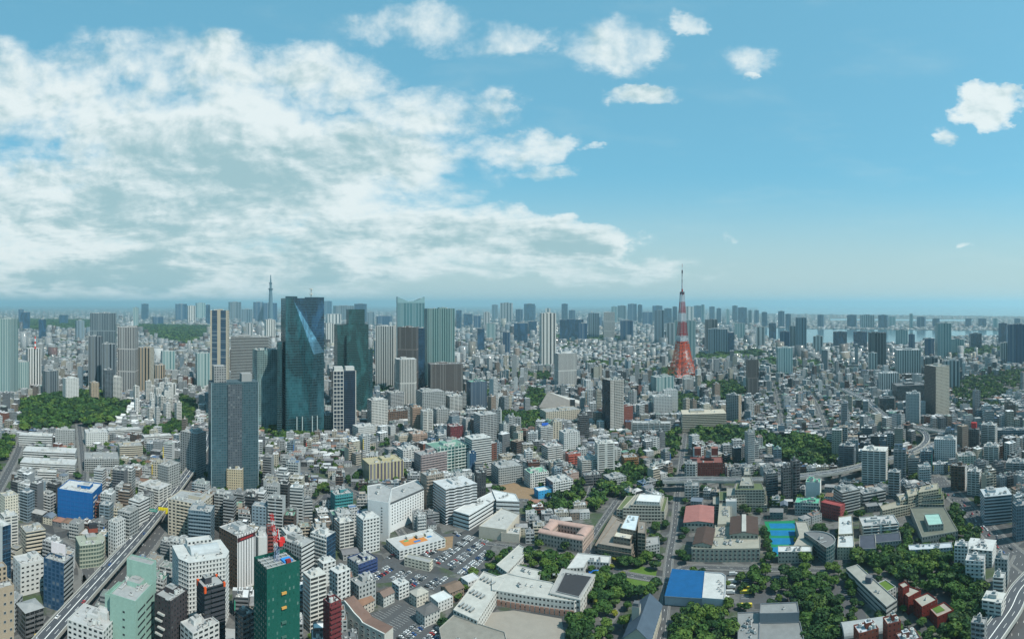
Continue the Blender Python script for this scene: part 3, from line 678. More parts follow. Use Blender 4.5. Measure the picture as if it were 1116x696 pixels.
# white terraced apartment cluster
random.seed(5)
for k in range(26):
    xx, yy = 152 + random.random() * 48, 424 + random.random() * 36
    xx = 150 + (xx - 150) * (.8 + .2 * (yy - 420) / 36)
    p = G(xx, yy); w = rnd_(12, 20); r_ = bld('apartment_building', '', AP, xx - w * .45, xx + w * .0, yy + 4, yy - rnd_(10, 20), rnd_(10, 35), .9, random.choice(['white', 'white_grid', 'resid_w']), group='white clustered apartment blocks behind the park')[0]
    PENDING.append((r_, 'white clustered apartment block'))
random.seed(7)

def wavy(w, d): return [(-w / 2 + w * k / 8, -d / 2 + (1.6 if k % 2 else 0)) for k in range(9)] + [(w / 2, d / 2), (-w / 2, d / 2)]
# --- the big towers
def grp(lst):
    for q in lst:
        lab, xl, xr, yb, yt, rot, asp, st = q[:8]; kw = q[8] if len(q) > 8 else {}
        nm = 'tower_building' if (yb - yt) > 2.0 * (xr - xl) or 'tower' in lab else ('office_building' if 'office' in lab else 'apartment_building')
        bld(nm, lab, {'tower_building': TW, 'office_building': OF, 'apartment_building': AP}[nm], xl, xr, yb, yt, rot, asp, st, **kw)
r_, w_, d_, h_ = L('tower_building', 'wide dark grey residential tower with glass balconies, tallest at left centre', TW, 227, 282, 538, 414, 8, .45, ((.065, .105, .125), (.035, .085, .105), 3.2, 3.15, .80, .72, RFD), ref='the wide dark residential tower', ledge=True, extras=False)
tier(r_, 'mid', -w_ * .3, 0, h_ - .9, w_ * .26, d_ * .7, 22, 'penthouse'); part_box(r_, 'penthouse', w_ * .28, 0, h_ - .9, w_ * .22, d_ * .5, 11, MG, RF)
for s_ in (-.499, .499): part_box(r_, 'corner_fin', w_ * s_, -d_ / 2 - .6, 0, 1.0, 1.4, h_, (.20, .27, .29))
part_box(r_, 'centre_bay', 0, -d_ / 2 - .8, 0, w_ * .30, 1.4, h_ - 2, (.085, .10, .115), None, 0, gls=(.05, .07, .085), bw=3.2, sh=3.15, fx=.7, fy=.6)
L('apartment_building', 'small beige ten-storey block at the foot of the dark residential tower', AP, 247, 266, 539, 508, -8, .8, ((.44, .38, .26), GL, 3, 3.2, .45, .45, RFL), ref='the small beige block')
# folded glass tower
def folded():
    r_, w, d, h = bld('tower_building', 'dark blue glass tower with a diagonal folded bright facet and roof mast', TW, 306, 354, 474, 325, 14, .5, 'teal_glass', ref='the folded glass tower', roof='none')
    w2, d2 = w / 2, -d / 2
    for c in list(r_.children):
        bpy.data.objects.remove(c)
    q = STY['teal_glass']; m = MB(); ns = 52
    def P(u, v, off=0): return (-w2 + u * w, d2 - off, v * h)
    def uvp(u, v): return (u * 24, v * ns)
    def fc(pts, gl, par=(.94, .86, 0), col=(.04, .10, .12)):
        m.face([P(*p) for p in pts], col, [uvp(p[0], p[1]) for p in pts], gl, par)
    top = 1.0
    A, B, C, D = (.20, .985, 0), (1.0, .60, 0), (.70, .585, 7.0), (.60, .10, 0)
    # left part of the front, wedge, lower right, upper right
    fc([(0, 0, 0), (.60, 0, 0), D, A, (.20, top, 0), (0, top, 0)], (.010, .050, .060))
    fc([A, D, C], (.012, .07, .085)); fc([D, (1, .12, 0), B, C], (.02, .07, .09)); fc([(.60, 0, 0), (1, 0, 0), (1, .12, 0), D], (.01, .045, .055))
    fc([A, C, B], (.055, .15, .22), (.96, .9, 0), (.06, .14, .2))  # sky reflection on the facet put into its lighter glass colour
    fc([A, B, (1, top, 0), (.20, top, 0)], (.010, .040, .085))
    x0, x1, y0, y1 = -w2, w2, d2, d / 2
    for a, b, gl in (((x1, y0), (x1, y1), (.01, .05, .06)), ((x1, y1), (x0, y1), (.01, .05, .06)), ((x0, y1), (x0, y0), (.012, .065, .07))):
        L_ = math.hypot(a[0] - b[0], a[1] - b[1]); nb = round(L_ / 2.4)
        m.face([(*a, 0), (*b, 0), (*b, h), (*a, h)], (.04, .10, .12), [(0, 0), (nb, 0), (nb, ns), (0, ns)], gl, (.94, .86, 0))
    m.obj('wall', r_)
    m = MB(); m.parapet(rect(0, 0, w, d, 0), h, (.05, .09, .11), RFD, .6, 3.0); m.obj('roof', r_)
    m = MB(); m.prism([(-w2, d2), (-w2 + w * .3, d2), (-w2 + w * .3, d2 + 2), (-w2, d2 + 2)], h, h + 3.5, (.03, .07, .09)); m.prism([(0, d2), (w2, d2), (w2, d2 + 2), (0, d2 + 2)], h, h + 2, (.03, .07, .1)); m.obj('parapet_screen', r_)
    for k, x in enumerate((-.22, -.08, .18, .31)): part_box(r_, 'entrance_column', x * w, d2 - 2.0, 0, 1.6, 1.6, h * .13, (.35, .42, .42))
    t = thing('roof_mast', 'thin lattice mast with two rings on the folded glass tower', 'mast', (r_.location.x + w * .2, r_.location.y + 8, h - 3))
    m = MB()
    for k in range(3):
        a = k * 2.1; m.bar((math.cos(a), math.sin(a), 0), (math.cos(a) * .5, math.sin(a) * .5, 22), .35, (.5, .5, .48))
    m.obj('pole', t)
    for z in (10, 20):
        m = MB(); m.prism([(3.6 * math.cos(k * .7854), 3.6 * math.sin(k * .7854)) for k in range(8)], z, z + 1.4, (.55, .54, .48)); m.obj('ring', t)
folded()
L('tower_building', 'thin dark slab at the left edge of the folded glass tower', TW, 302, 307, 474, 372, 0, 3.0, 'teal_glass', roof='bare')
# green glass stepped tower: three shafts
r_, w_, d_, h_ = L('tower_building', 'deep green glass tower of stepped shafts behind the white-gridded tower', TW, 364, 402, 452, 353, 10, .6, 'green_glass', ref='the stepped green glass tower', extras=False)
tier(r_, 'green_glass', w_ * .17, d_ * .25, 0, w_ * .52, d_ * .7, h_ * 1.17, 'shaft'); tier(r_, 'green_glass', w_ * .0, -d_ * .45, 0, w_ * .45, d_ * .5, h_ * .88, 'shaft'); tier(r_, 'teal_glass', w_ * .52, 0, 0, w_ * .30, d_ * .6, h_ * .72, 'shaft')
r_, w_, d_, h_ = L('tower_building', 'navy glass tower with white concrete grid on its left half', TW, 361, 388, 473, 402, 6, .7, ((.035, .05, .07), G_BLUE, 2.4, 3.6, .85, .8, RFL), ref='the white-gridded navy tower', extras=False, ledge=False)
m_ = MB()
for k in range(4): m_.box(-w_ / 2 + w_ * (.03 + k * .14), -d_ / 2 - .6, 0, 1.0, 1.3, h_, (.50, .50, .47))
for k in range(17): m_.box(-w_ / 2 + w_ * .24, -d_ / 2 - .5, h_ * k / 16.2, w_ * .44, 1.0, 1.5, (.50, .50, .47))
m_.obj('concrete_grid', r_); part_box(r_, 'corner_pier', w_ / 2 - .4, -d_ / 2 - .2, 0, 1.6, 1.6, h_, (.45, .45, .42))
for s_ in (-.24, .26): part_box(r_, 'penthouse', w_ * s_, 0, h_ - .9, w_ * .38, d_ * .6, 7, (.45, .46, .44), RFL)
grp([
 ('pale glass office tower with curved top left of the folded glass tower', 275, 304, 468, 380, 18, .7, 'pale_glass', dict(ref='the curved pale glass tower')),
 ('white slab office with dark window wall and grey roof', 251, 296, 448, 366, -10, .5, 'grey_band', dict(ref='the white slab with the dark window wall')),
 ('slim navy glass tower framed by beige side walls', 229, 250, 455, 338, -12, .5, ((.40, .36, .28), (.01, .05, .10), 24, 4, .62, .95, RF), dict(ref='the beige-framed navy tower', side=STY['beige'])),
 ('grey office tower with step in front of it', 98, 127, 420, 341, -6, .5, ((.17, .22, .24), (.06, .09, .11), 5, 60, .7, 1, RF), dict(ref='the tall grey office tower')),
 ('lower grey shaft attached in front of the tall grey office tower', 96, 112, 425, 366, -10, .7, 'resid_d', {}),
 ('tall brown-grey residential tower with ribbed balconies', 128, 151, 430, 356, -16, .8, ((.36, .36, .35), (.04, .05, .06), 5, 60, .55, 1, RF), dict(ref='the ribbed residential tower')),
 ('beige and brown residential slab right of the ribbed tower', 150, 168, 428, 378, -20, .9, 'tan', dict(side=STY['beige'])),
 ('grey rounded residential tower in front of the office tower', 111, 126, 430, 374, 0, .8, 'resid_d', {}),
 ('teal-grey tower with pale side at the far left', -8, 20, 432, 347, -30, .8, 'pale_glass', dict(ref='the far left teal tower')),
 ('pale square office block below the far left teal tower', 8, 32, 428, 393, 15, .8, 'pale_glass', dict(ref='the pale square office')),
 ('white slab tower carrying a red and white mast', 28, 45, 424, 379, 12, .8, 'white', dict(ref='the slab under the striped mast')),
 ('dark grey windowless tower above the park', 46, 64, 434, 403, 20, .7, 'resid_d', {}),
 ('white twin-fronted tower beside the park', 68, 86, 440, 411, 20, .7, 'white', dict(ref='the white twin-fronted tower')),
 ('teal tower with pale stripes left of the beige-framed one', 175, 191, 408, 382, 10, .8, 'pale_glass', {}),
 ('brown square tower behind the white cluster', 168, 180, 418, 397, 10, .8, 'tan', {}),
 ('grey-blue tower with white top near the beige-framed tower', 213, 229, 425, 384, 10, .8, 'pale_glass', {}),
 ('dark tower with arched crown behind the park', 112, 124, 440, 402, 15, .9, 'resid_d', {}),
 ('pale tower beside the arched crown one', 121, 133, 440, 410, 15, .9, 'resid_w', {}),
 ('small dark tower behind the park trees', 97, 108, 440, 416, 15, .9, 'tan', {}),
 ('beige tower right of the slab with the dark window wall', 258, 270, 438, 372, 12, .8, 'beige', {}),
 ('pale green gridded glass tower, squarish, right of the v-topped one', 462, 496, 425, 336, 12, .6, ((.15, .24, .235), (.03, .085, .09), 4.2, 3.8, .6, .6, RF), dict(ref='the pale green gridded tower')),
 ('wide dark brown block in front of the pale green gridded tower', 466, 505, 432, 395, 10, .5, 'stripes_d', dict(ref='the wide dark striped block')),
 ('dark brown tower below the v-topped tower', 433, 456, 432, 356, -10, .6, 'stripes_d', dict(ref='the dark brown tower')),
 ('navy slab right behind the dark brown tower', 452, 463, 428, 357, 0, .8, 'blue_glass', {}),
 ('beige slab tower right of the stepped green glass tower', 409, 432, 425, 355, -16, .5, 'resid_w', dict(ref='the beige slab tower')),
 ('white fluted cylinder-like tower in front of the dark brown one', 430, 455, 445, 390, 8, .9, ((.48, .48, .45), (.06, .07, .075), 4, 60, .5, 1, RFL), dict(ref='the white fluted tower', shape=stepc)),
 ('grey office with black crown below the wide striped block', 453, 486, 455, 424, 20, .8, 'grey', dict(ref='the black-crowned grey office', trim=BLK)),
 ('white ribbed twin tower left of the small park', 400, 423, 468, 434, 22, .7, 'resid_w', dict(ref='the white ribbed twin tower')),
 ('grey residential block with green roof garden', 421, 441, 448, 426, 22, .8, 'resid', {}),
 ('white apartment block with roof trees right of the black crown', 486, 504, 453, 430, 22, .8, 'resid_w', {}),
 ('dark blue-grey tower with roof planting', 508, 531, 448, 414, 22, .7, ((.10, .13, .16), G_BLUE, 2.2, 60, .5, 1, RFG), dict(ref='the blue-grey tower with roof planting')),
 ('brown low long block between the twin tower and the church-like dome', 414, 445, 462, 446, 22, .4, 'brown', {}),
 ('terracotta rounded block with low dome', 447, 460, 472, 442, 15, .9, ((.34, .24, .18), GL, 3, 3.4, .3, .4, RF), dict(ref='the terracotta domed block')),
 ('white round-cornered tower right of the terracotta block', 458, 472, 475, 446, 15, .9, 'resid_w', {}),
 ('grey ribbed tower in front of the striped block', 472, 490, 467, 444, 20, .8, 'grey', {}),
 ('dark red stepped block with rounded roof', 487, 505, 482, 462, 20, .8, ((.16, .035, .04), GL, 3, 3.4, .5, .5, (.40, .36, .35)), dict(ref='the dark red stepped block')),
 ('beige twelve-storey tower behind the louvred white one', 516, 542, 486, 449, 26, .8, 'resid', dict(ref='the beige twelve-storey tower', ledge=True)),
 ('white block with thick floor bands', 506, 536, 512, 474, 26, .8, 'white_band', dict(ref='the thick-banded white block', ledge=True)),
 ('pink-grey office with punched windows attached to the glass grid', 451, 488, 520, 490, 28, .5, ((.32, .27, .27), GL, 2.4, 3.3, .5, .5, RF), dict(ref='the pink-grey office')),
 ('white and green glass grid office, widest in the centre', 463, 512, 516, 481, 28, .7, ((.50, .55, .52), (.02, .08, .075), 6, 4.4, .85, .8, RFG), dict(ref='the glass grid office', clutter=2)),
 ('navy thin slab beside the glass grid office', 509, 519, 520, 492, 26, .8, 'navy', dict(side=STY['blank'])),
 ('yellow and brown apartment group with stepped roof', 394, 441, 528, 498, 20, .6, ((.40, .36, .22), (.10, .09, .12), 5, 60, .55, 1, (.42, .38, .26)), dict(ref='the yellow and brown apartments', clutter=3)),
 ('brown concrete block behind the wavy white balconies', 458, 484, 560, 515, 28, .7, ((.25, .22, .19), GL, 3, 3.6, .35, .35, RF), {}),
 ('white office block with black and white wavy balconies', 471, 521, 572, 526, 28, .8, ((.50, .52, .53), (.03, .036, .04), 40, 3.3, 1, .46, RFL), dict(ref='the wavy-balcony block', ledge=True, clutter=2.5, shape=wavy)),
 ('teal walled low office in front of the stepped apartments', 360, 385, 560, 536, 20, .7, ((.05, .22, .24), GL, 3, 3.4, .3, .4, RF), {}),
 ('white low offices with cluttered roof left of the yellow apartments', 384, 410, 478, 462, 25, .7, 'white', dict(clutter=3)),
 ('long low white office left of the pink-grey one', 432, 458, 505, 486, 26, .8, 'white', {}),
 ('beige long low office with roof court', 430, 452, 485, 472, 24, .6, 'beige', {}),
 ('pink terraced hall with round corner', 445, 466, 486, 470, 20, .7, ((.36, .27, .22), GL, 3, 3.4, .3, .4, (.36, .28, .24)), {}),
])
# v-topped glass tower
r_, w_, d_, h_ = L('tower_building', 'blue-green glass tower with a v-shaped roofline behind the dark brown tower', TW, 432, 463, 400, 330, 4, .5, ((.14, .24, .26), (.06, .16, .18), 3, 4, .85, .75, RF), ref='the v-topped tower', roof='none')
m_ = MB(); a_ = (-w_ / 2, -d_ / 2); cl_ = (.22, .36, .38)
for y in (-d_ / 2, d_ / 2):
    pts = [(-w_ / 2, y, h_ - 1), (w_ / 2, y, h_ - 1), (w_ / 2, y, h_ + 24), (w_ * .15, y, h_ + 8), (-w_ * .1, y, h_ + 6), (-w_ / 2, y, h_ + 24)]
    m_.face(pts, cl_); m_.face([(p[0], p[1] + (1.5 if y < 0 else -1.5), p[2]) for p in reversed(pts)], cl_)
for x in (-w_ / 2, w_ / 2): m_.face([(x, -d_ / 2, h_ - 1), (x, d_ / 2, h_ - 1), (x, d_ / 2, h_ + 24), (x, -d_ / 2, h_ + 24)], (.10, .2, .24)); 
m_.face([(-w_ / 2, -d_ / 2, h_ + 23), (-w_ * .1, -d_ / 2, h_ + 6), (-w_ * .1, d_ / 2, h_ + 6), (-w_ / 2, d_ / 2, h_ + 23)], (.5, .56, .56)); m_.face([(-w_ * .1, -d_ / 2, h_ + 6), (w_ / 2, -d_ / 2, h_ + 22), (w_ / 2, d_ / 2, h_ + 22), (-w_ * .1, d_ / 2, h_ + 6)], (.40, .48, .5))
m_.obj('v_shaped_crown', r_)
# striped mast
p = G(36, 424); t_ = thing('radio_mast', 'red and white striped mast on the white slab at far left', 'mast', (p.x, p.y + 8, place(28, 45, 424, 379, 12, .8)[5]))
for k in range(5): m_ = MB(); m_.bar((0, 0, k * 7), (0, 0, k * 7 + 7), 2.6 - k * .3, (.60, .06, .04) if k % 2 == 0 else (.7, .7, .7), 2.4 - k * .3, 8); m_.obj('mast_section', t_)
# --- centre
grp([
 ('pale slender tower left of the slab with vertical lines', 588, 606, 402, 341, 12, .7, 'resid_w', dict(ref='the pale slender tower')),
 ('grey tower block with white vertical lines and flat roof', 604, 629, 424, 384, 20, .6, 'stripes', dict(ref='the vertical-lined tower')),
 ('tall residential tower, left face toned near-black as shade, pale balconied right face', 656, 680, 472, 412, 32, 1.0, ((.42, .41, .38), (.06, .065, .07), 4, 3.1, .7, .5, RF), dict(side=((.025, .03, .045), G_DK, 4, 3.1, .7, .6, RF), ref='the shaded and pale residential tower')),  # shade of the left face put into the near-black side colour
 ('dark slate tower in front of the flat museum roofs', 629, 642, 480, 451, 15, .8, 'dark', dict(ref='the dark slate tower')),
 ('white office with blue rooftop sign', 585, 603, 484, 463, 20, .8, 'white_band', dict(ref='the office with the blue roof sign')),
 ('beige narrow block beside the blue-signed office', 600, 612, 480, 458, 20, .8, 'beige', {}),
 ('white twin apartment block left of the dark slate tower', 609, 632, 492, 468, 22, .8, 'white', dict(ref='the white twin block')),
 ('white office with red-edged roof', 590, 614, 506, 483, 26, .8, 'white_band', dict(trim=(.45, .25, .22), ref='the red-edged white office')),
 ('long beige museum block under the shaded and pale tower', 588, 634, 462, 444, 20, .5, 'beige', dict(clutter=.5)),
 ('white stepped terrace apartments left of the balcony tower', 629, 652, 520, 497, 16, .9, 'resid_w', {}),
 ('white fourteen-storey tower with stacked balconies in the centre', 648, 670, 520, 480, 12, .8, 'resid_w', dict(ref='the stacked-balcony white tower', ledge=True)),
 ('pale slab right of the stacked-balcony tower', 666, 677, 508, 488, 10, .8, 'resid_w', {}),
 ('orange-brown brick apartment block', 677, 696, 511, 495, 14, .8, ((.26, .14, .06), GL, 3, 3.2, .4, .4, RF), dict(ref='the orange-brown block')),
 ('low red-fronted block behind the stepped terraces', 616, 633, 508, 492, 20, .7, ((.40, .11, .08), GL, 3, 3.4, .4, .4, RF), {}),
 ('grey-white office with green roof', 571, 598, 532, 510, 24, .8, ((.52, .53, .51), GL, 3, 3.4, .5, .5, (.20, .42, .30)), dict(ref='the green-roofed office')),
 ('white square-windowed office left of the green-roofed one', 535, 570, 528, 503, 22, .8, 'grey', dict(clutter=2, ref='the square-windowed office')),
 ('pinkish low block between white offices', 614, 631, 530, 512, 22, .8, ((.40, .29, .25), GL, 3, 3.4, .4, .4, RF), {}),
 ('white modern block with dark glazed corner', 594, 625, 542, 521, 26, .8, 'white', dict(side=STY['blue_glass'], ref='the dark-cornered white block')),
 ('small white block with bright blue end walls', 582, 605, 544, 532, 24, .6, ((.04, .28, .52), GL, 4, 4, .3, .3, (.5, .52, .52)), dict(extras=False)),
 ('low white block with dark curtain wall in front of the balcony tower', 634, 656, 530, 514, 14, .7, 'dark', dict(side=STY['white'])),
 ('grey-white block with flat roof right of the curtain wall one', 657, 683, 532, 516, 26, .8, 'grey', {}),
 ('beige flat office in front of the trees', 543, 563, 506, 494, 20, .7, 'beige', {}),
 ('long pale apartment slab behind the low houses', 689, 731, 474, 459, -2, .25, 'resid_w', dict(ref='the long pale slab')),
 ('pale stepped tower left of the lattice tower foot', 710, 733, 455, 430, 10, .7, 'white', dict(ref='the pale stepped tower')),
 ('white shaft joined to the pale stepped tower', 722, 739, 452, 424, 10, .7, 'white', {}),
 ('red-brown rounded apartment block below the tall tower', 677, 690, 463, 441, 20, .8, ((.24, .08, .06), GL, 3, 3.3, .4, .4, RF), dict(side=STY['resid_w'])),
 ('beige-grey terraced conference building', 742, 792, 472, 447, 4, .5, 'beige_band', dict(ref='the terraced conference building', ledge=True)),
 ('mid grey plain tower right of the conference building', 791, 808, 462, 429, -20, .6, 'mid', dict(side=STY['tan'], ref='the plain grey tower')),
 ('pale low headquarters with glass side by the lattice tower', 709, 735, 432, 409, 25, .7, 'pale_glass', {}),
 ('white small tower in front of the lattice tower', 744, 756, 430, 412, 15, .8, 'stripes', {}),
 ('brown tower left part of twin pair right of the lattice tower', 813, 827, 433, 391, 12, .7, 'stripes_d', dict(ref='the brown twin tower')),
 ('grey glass tower behind the lattice tower foot', 735, 758, 396, 349, 0, .6, 'pale_glass', {}),
 ('navy tower with pale corner right of the lattice tower', 768, 782, 383, 348, 6, .7, 'dark', dict(ref='the navy corner tower')),
 ('low dark blue slab office right of the navy tower', 772, 793, 388, 358, 0, .6, 'grey_glass', {}),
 ('grey tall office tower behind the green belt', 713, 724, 376, 338, 0, .6, 'grey_glass', dict(ref='the grey tower behind the belt')),
 ('dark blue slab with pale stripes on the skyline left of centre', 658, 670, 371, 340, 0, .7, 'stripes', {}),
 ('dark grey slab beside the blue slab', 641, 653, 370, 341, 0, .7, 'grey_glass', {}),
 ('wide navy low tower left of the grey slab', 610, 636, 372, 348, 0, .4, 'blue_glass', dict(ref='the wide navy block')),
])
# hall with great slanted roof
p = G(616, 446); t_ = thing('assembly_hall', 'large grey hall with a steep sloping wedge roof', 'hall', (p.x, p.y, 0), R(-8)); REFS.append((p.x, p.y, 'the wedge-roofed hall')); m_ = MB()
w_ = 56 * (245 * F / 115) / F; pts = [(-w_ * .5, -20), (w_ * .5, -28), (w_ * .5, 20), (-w_ * .5, 22)]
m_.prism(pts, 0, 8, MG, RF); m_.obj('wall', t_)
m_ = MB(); A = [(-w_ * .5, -22, 8), (w_ * .52, -30, 8), (-w_ * .34, 4, 40), (w_ * .52, 18, 10)]
m_.face([A[0], A[1], A[2]], (.27, .25, .23), None, GL, (0, 0, 1)); m_.face([A[1], A[3], A[2]], (.46, .45, .42), None, GL, (0, 0, 1)); m_.face([A[3], (-w_ * .5, 24, 8), A[2]], (.3, .28, .26)); m_.face([(-w_ * .5, 24, 8), A[0], A[2]], (.3, .28, .26)); m_.obj('roof', t_)
occupy(rect(p.x, p.y, w_, 50, 0))
# --- right middle
grp([
 ('slim residential tower with white cap, standing alone at right', 987, 1004, 466, 427, 8, .9, ((.36, .38, .38), (.06, .075, .08), 3, 3.1, .5, .5, RFL), dict(ref='the white-capped residential tower', shape=stepc)),
 ('tall beige residential tower with left face shaded brown, highest at right', 1007, 1035, 457, 397, 38, 1.1, ((.50, .46, .38), (.05, .055, .06), 3.4, 3.1, .6, .5, RF), dict(side=((.16, .125, .11), (.04, .045, .05), 3.4, 3.1, .6, .5, RF), ref='the tall brown-shaded beige tower')),  # darker brown side colour carries the shade of the left face
 ('blue-white pointed office tower on the bay side', 1019, 1037, 392, 352, 15, .7, 'pale_glass', dict(ref='the bay side white tower')),
 ('black slab office tower with antennas', 946, 966, 403, 362, 4, .6, 'dark', dict(ref='the black slab tower')),
 ('broad grey office tower with white frame', 975, 1004, 412, 380, 8, .7, ((.42, .43, .41), (.08, .10, .10), 3, 3.6, .7, .6, RFL), dict(ref='the white-framed office tower')),
 ('pale teal square tower above the garden trees', 846, 864, 411, 378, 10, .8, ((.30, .42, .42), (.10, .2, .22), 3, 3.6, .6, .6, RFL), dict(ref='the pale teal tower')),
 ('dark low office with black roof terraces under the framed tower', 972, 1010, 442, 417, 14, .7, 'dark', dict(ref='the black terraced office', clutter=2)),
 ('dark slab right behind the white-framed tower', 1008, 1022, 420, 389, 0, .7, 'dark', {}),
 ('pale grey tower behind the tall brown-shaded beige one', 1028, 1046, 425, 392, 8, .7, 'resid', {}),
 ('white slab tower at right by the sea', 1090, 1101, 396, 373, 5, .8, 'resid_w', dict(ref='the white slab by the sea')),
 ('broad navy tower cut by the right edge', 1098, 1122, 398, 353, 0, .6, 'navy', dict(ref='the navy tower at the right edge')),
 ('navy slab tower with pale foot near the water', 908, 923, 379, 361, 0, .7, 'blue_glass', {}),
 ('navy tower right of its twin near the water', 930, 945, 380, 361, 0, .7, 'blue_glass', {}),
 ('grey tower standing on the waterfront', 867, 879, 381, 346, 0, .7, 'grey_glass', dict(ref='the waterfront grey tower')),
 ('pale shaft left of the waterfront grey tower', 860, 868, 380, 355, 0, .7, 'resid', {}),
 ('white tower with cap left of the pale teal tower', 824, 834, 380, 356, 0, .7, 'resid_w', {}),
 ('white slim tower in front of the black slab', 946, 956, 408, 384, 5, .8, 'resid_w', {}),
 ('low white office with trees below the slim tower', 957, 980, 430, 405, 15, .7, 'white', {}),
 ('curved dark office beside the elevated road', 957, 977, 452, 432, 10, .8, 'dark', dict(shape=stepc)),
 ('white seven-storey block by the elevated road', 1000, 1015, 530, 506, 10, .8, 'white', {}),
 ('large residential block with scalloped white balconies', 939, 968, 532, 487, -8, .7, 'resid_w', dict(ref='the scalloped-balcony tower', ledge=True)),
 ('brown-grey banded tower left of the scalloped one', 914, 933, 514, 483, -10, .8, 'resid_d', dict(ref='the banded tower')),
 ('grey balcony tower in front of the scalloped tower', 968, 982, 543, 513, -10, .8, 'resid', {}),
 ('white wide slab office beside the road loop', 1018, 1043, 508, 476, -6, .6, 'white', dict(ref='the slab by the road loop')),
 ('black thin tower with red rooftop sign', 1055, 1068, 492, 466, -6, .8, 'dark', dict(ref='the black tower with the red sign')),
 ('white residential tower with dark stripes right of the black one', 1069, 1087, 488, 461, -12, .7, 'resid_w', dict(ref='the dark-striped residential tower')),
 ('long blue-grey office at the right edge', 1087, 1122, 480, 466, 0, .4, 'grey_glass', {}),
 ('blue glass banded office at lower right', 1068, 1103, 572, 536, 12, .8, ((.42, .46, .48), (.03, .08, .12), 40, 3.6, 1, .55, RF), dict(ref='the blue banded office', ledge=True)),
 ('cream-white office with stepped roof above the blue banded one', 1042, 1064, 512, 493, 10, .8, 'cream', {}),
 ('dark brown apartment slab with white stripe', 1036, 1054, 535, 505, -12, .7, 'brown', dict(side=STY['white'])),
 ('white balconied block right of the dark brown slab', 1054, 1070, 540, 512, -12, .8, 'resid_w', {}),
 ('grey-green apartment slab at the right edge', 1096, 1122, 520, 500, -8, .8, 'resid', {}),
 ('white stacked balcony block above the blue banded office', 1072, 1090, 506, 484, -8, .8, 'resid_w', {}),
 ('tall blue-grey block at the right edge near the road', 1103, 1124, 590, 548, 20, .8, 'grey_glass', {}),
 ('blue-grey office with white flat roof', 908, 938, 562, 532, 30, .8, 'grey_band', dict(ref='the white-roofed blue-grey office')),
 ('pale l-shaped office behind the terrace building', 934, 966, 552, 534, 26, .5, 'grey_band', {}),
 ('low white and green-roofed block with tower part', 866, 894, 562, 545, -6, .6, ((.30, .32, .31), GL, 3, 3.4, .5, .5, (.10, .36, .24)), dict(ref='the green-roofed block')),
 ('white slab tower with green cap', 878, 895, 546, 523, -6, .8, ((.58, .60, .58), GL, 40, 3.3, 0, 0, (.10, .36, .24)), {}),
 ('dark needle-roofed tower with grey spire', 851, 862, 548, 508, 18, 1.0, 'dark', dict(ref='the spired dark tower')),
 ('taller dark tower right of the spired one', 861, 872, 545, 501, 18, 1.0, 'dark', {}),
 ('grey slab tower with white left edge left of the spired tower', 832, 848, 545, 514, 18, .8, 'resid_d', {}),
 ('dark red low shed-like block', 894, 921, 568, 548, -30, .4, ((.26, .06, .06), GL, 3, 3.4, .3, .4, (.30, .07, .07)), dict(extras=False)),
 ('red-brown office with two roof boxes', 752, 788, 524, 499, 0, .6, ((.16, .045, .035), (.03, .02, .02), 2.4, 3.3, .5, .5, (.22, .09, .08)), dict(ref='the red-brown office', clutter=0)),
 ('white round-ended tower left of the red-brown office', 746, 760, 530, 503, 0, .8, 'grey', dict(shape=stepc)),
 ('white low block in front of the round-ended tower', 746, 762, 547, 527, 0, .8, 'grey', {}),
])
t_ = bpy.data.objects[[o.name for o in bpy.data.objects if o.get('label', '').startswith('red-brown office')][0]]
part_box(t_, 'roof_box', -12, 2, 32, 9, 10, 10, (.15, .04, .03), (.25, .12, .1)); part_box(t_, 'roof_box', 12, 2, 32, 9, 10, 10, (.15, .04, .03), (.25, .12, .1))
# terraced (stepped) buildings
def terraced(name, label, cat, xl, xr, yb, yt, rot, asp, st, steps, ref=None, inset=.10, green=False, side_in=.07):
    cx, cy, yaw, w, d, h = place(xl, xr, yb, yt, rot, asp)
    root = thing(name, label, cat, (cx, cy, 0), yaw)
    if ref: REFS.append((cx, cy, ref))
    q = STY[st]; hs = h / steps; ww, dd, yy = w, d, 0
    for k in range(steps):
        P = rect(0, yy, ww, dd, 0); m = MB()
        m.prism(P, k * hs, (k + 1) * hs, q[0], q[6], q[1], q[4], q[5], q[2], hs if hs < 5 else q[3], top=False); m.obj('storey', root)
        m = MB(); m.parapet(P, (k + 1) * hs + .8, jit(q[0], .04), (.10, .16, .06) if green and k % 2 == 0 else jit(q[6]), .4, .8)
        m.prism([(p[0] * 1.01, p[1] * 1.01 if k == 0 else p[1]) for p in P], (k + 1) * hs - .1, (k + 1) * hs, q[0], top=False); m.obj('terrace', root)
        ww *= 1 - side_in * 2; nd = dd * (1 - inset); yy += (dd - nd) / 2 * (1 if inset < .2 else .4); dd = nd
    occupy(rect(cx, cy, w, d, yaw), 1.5)
    return root, w, d, h

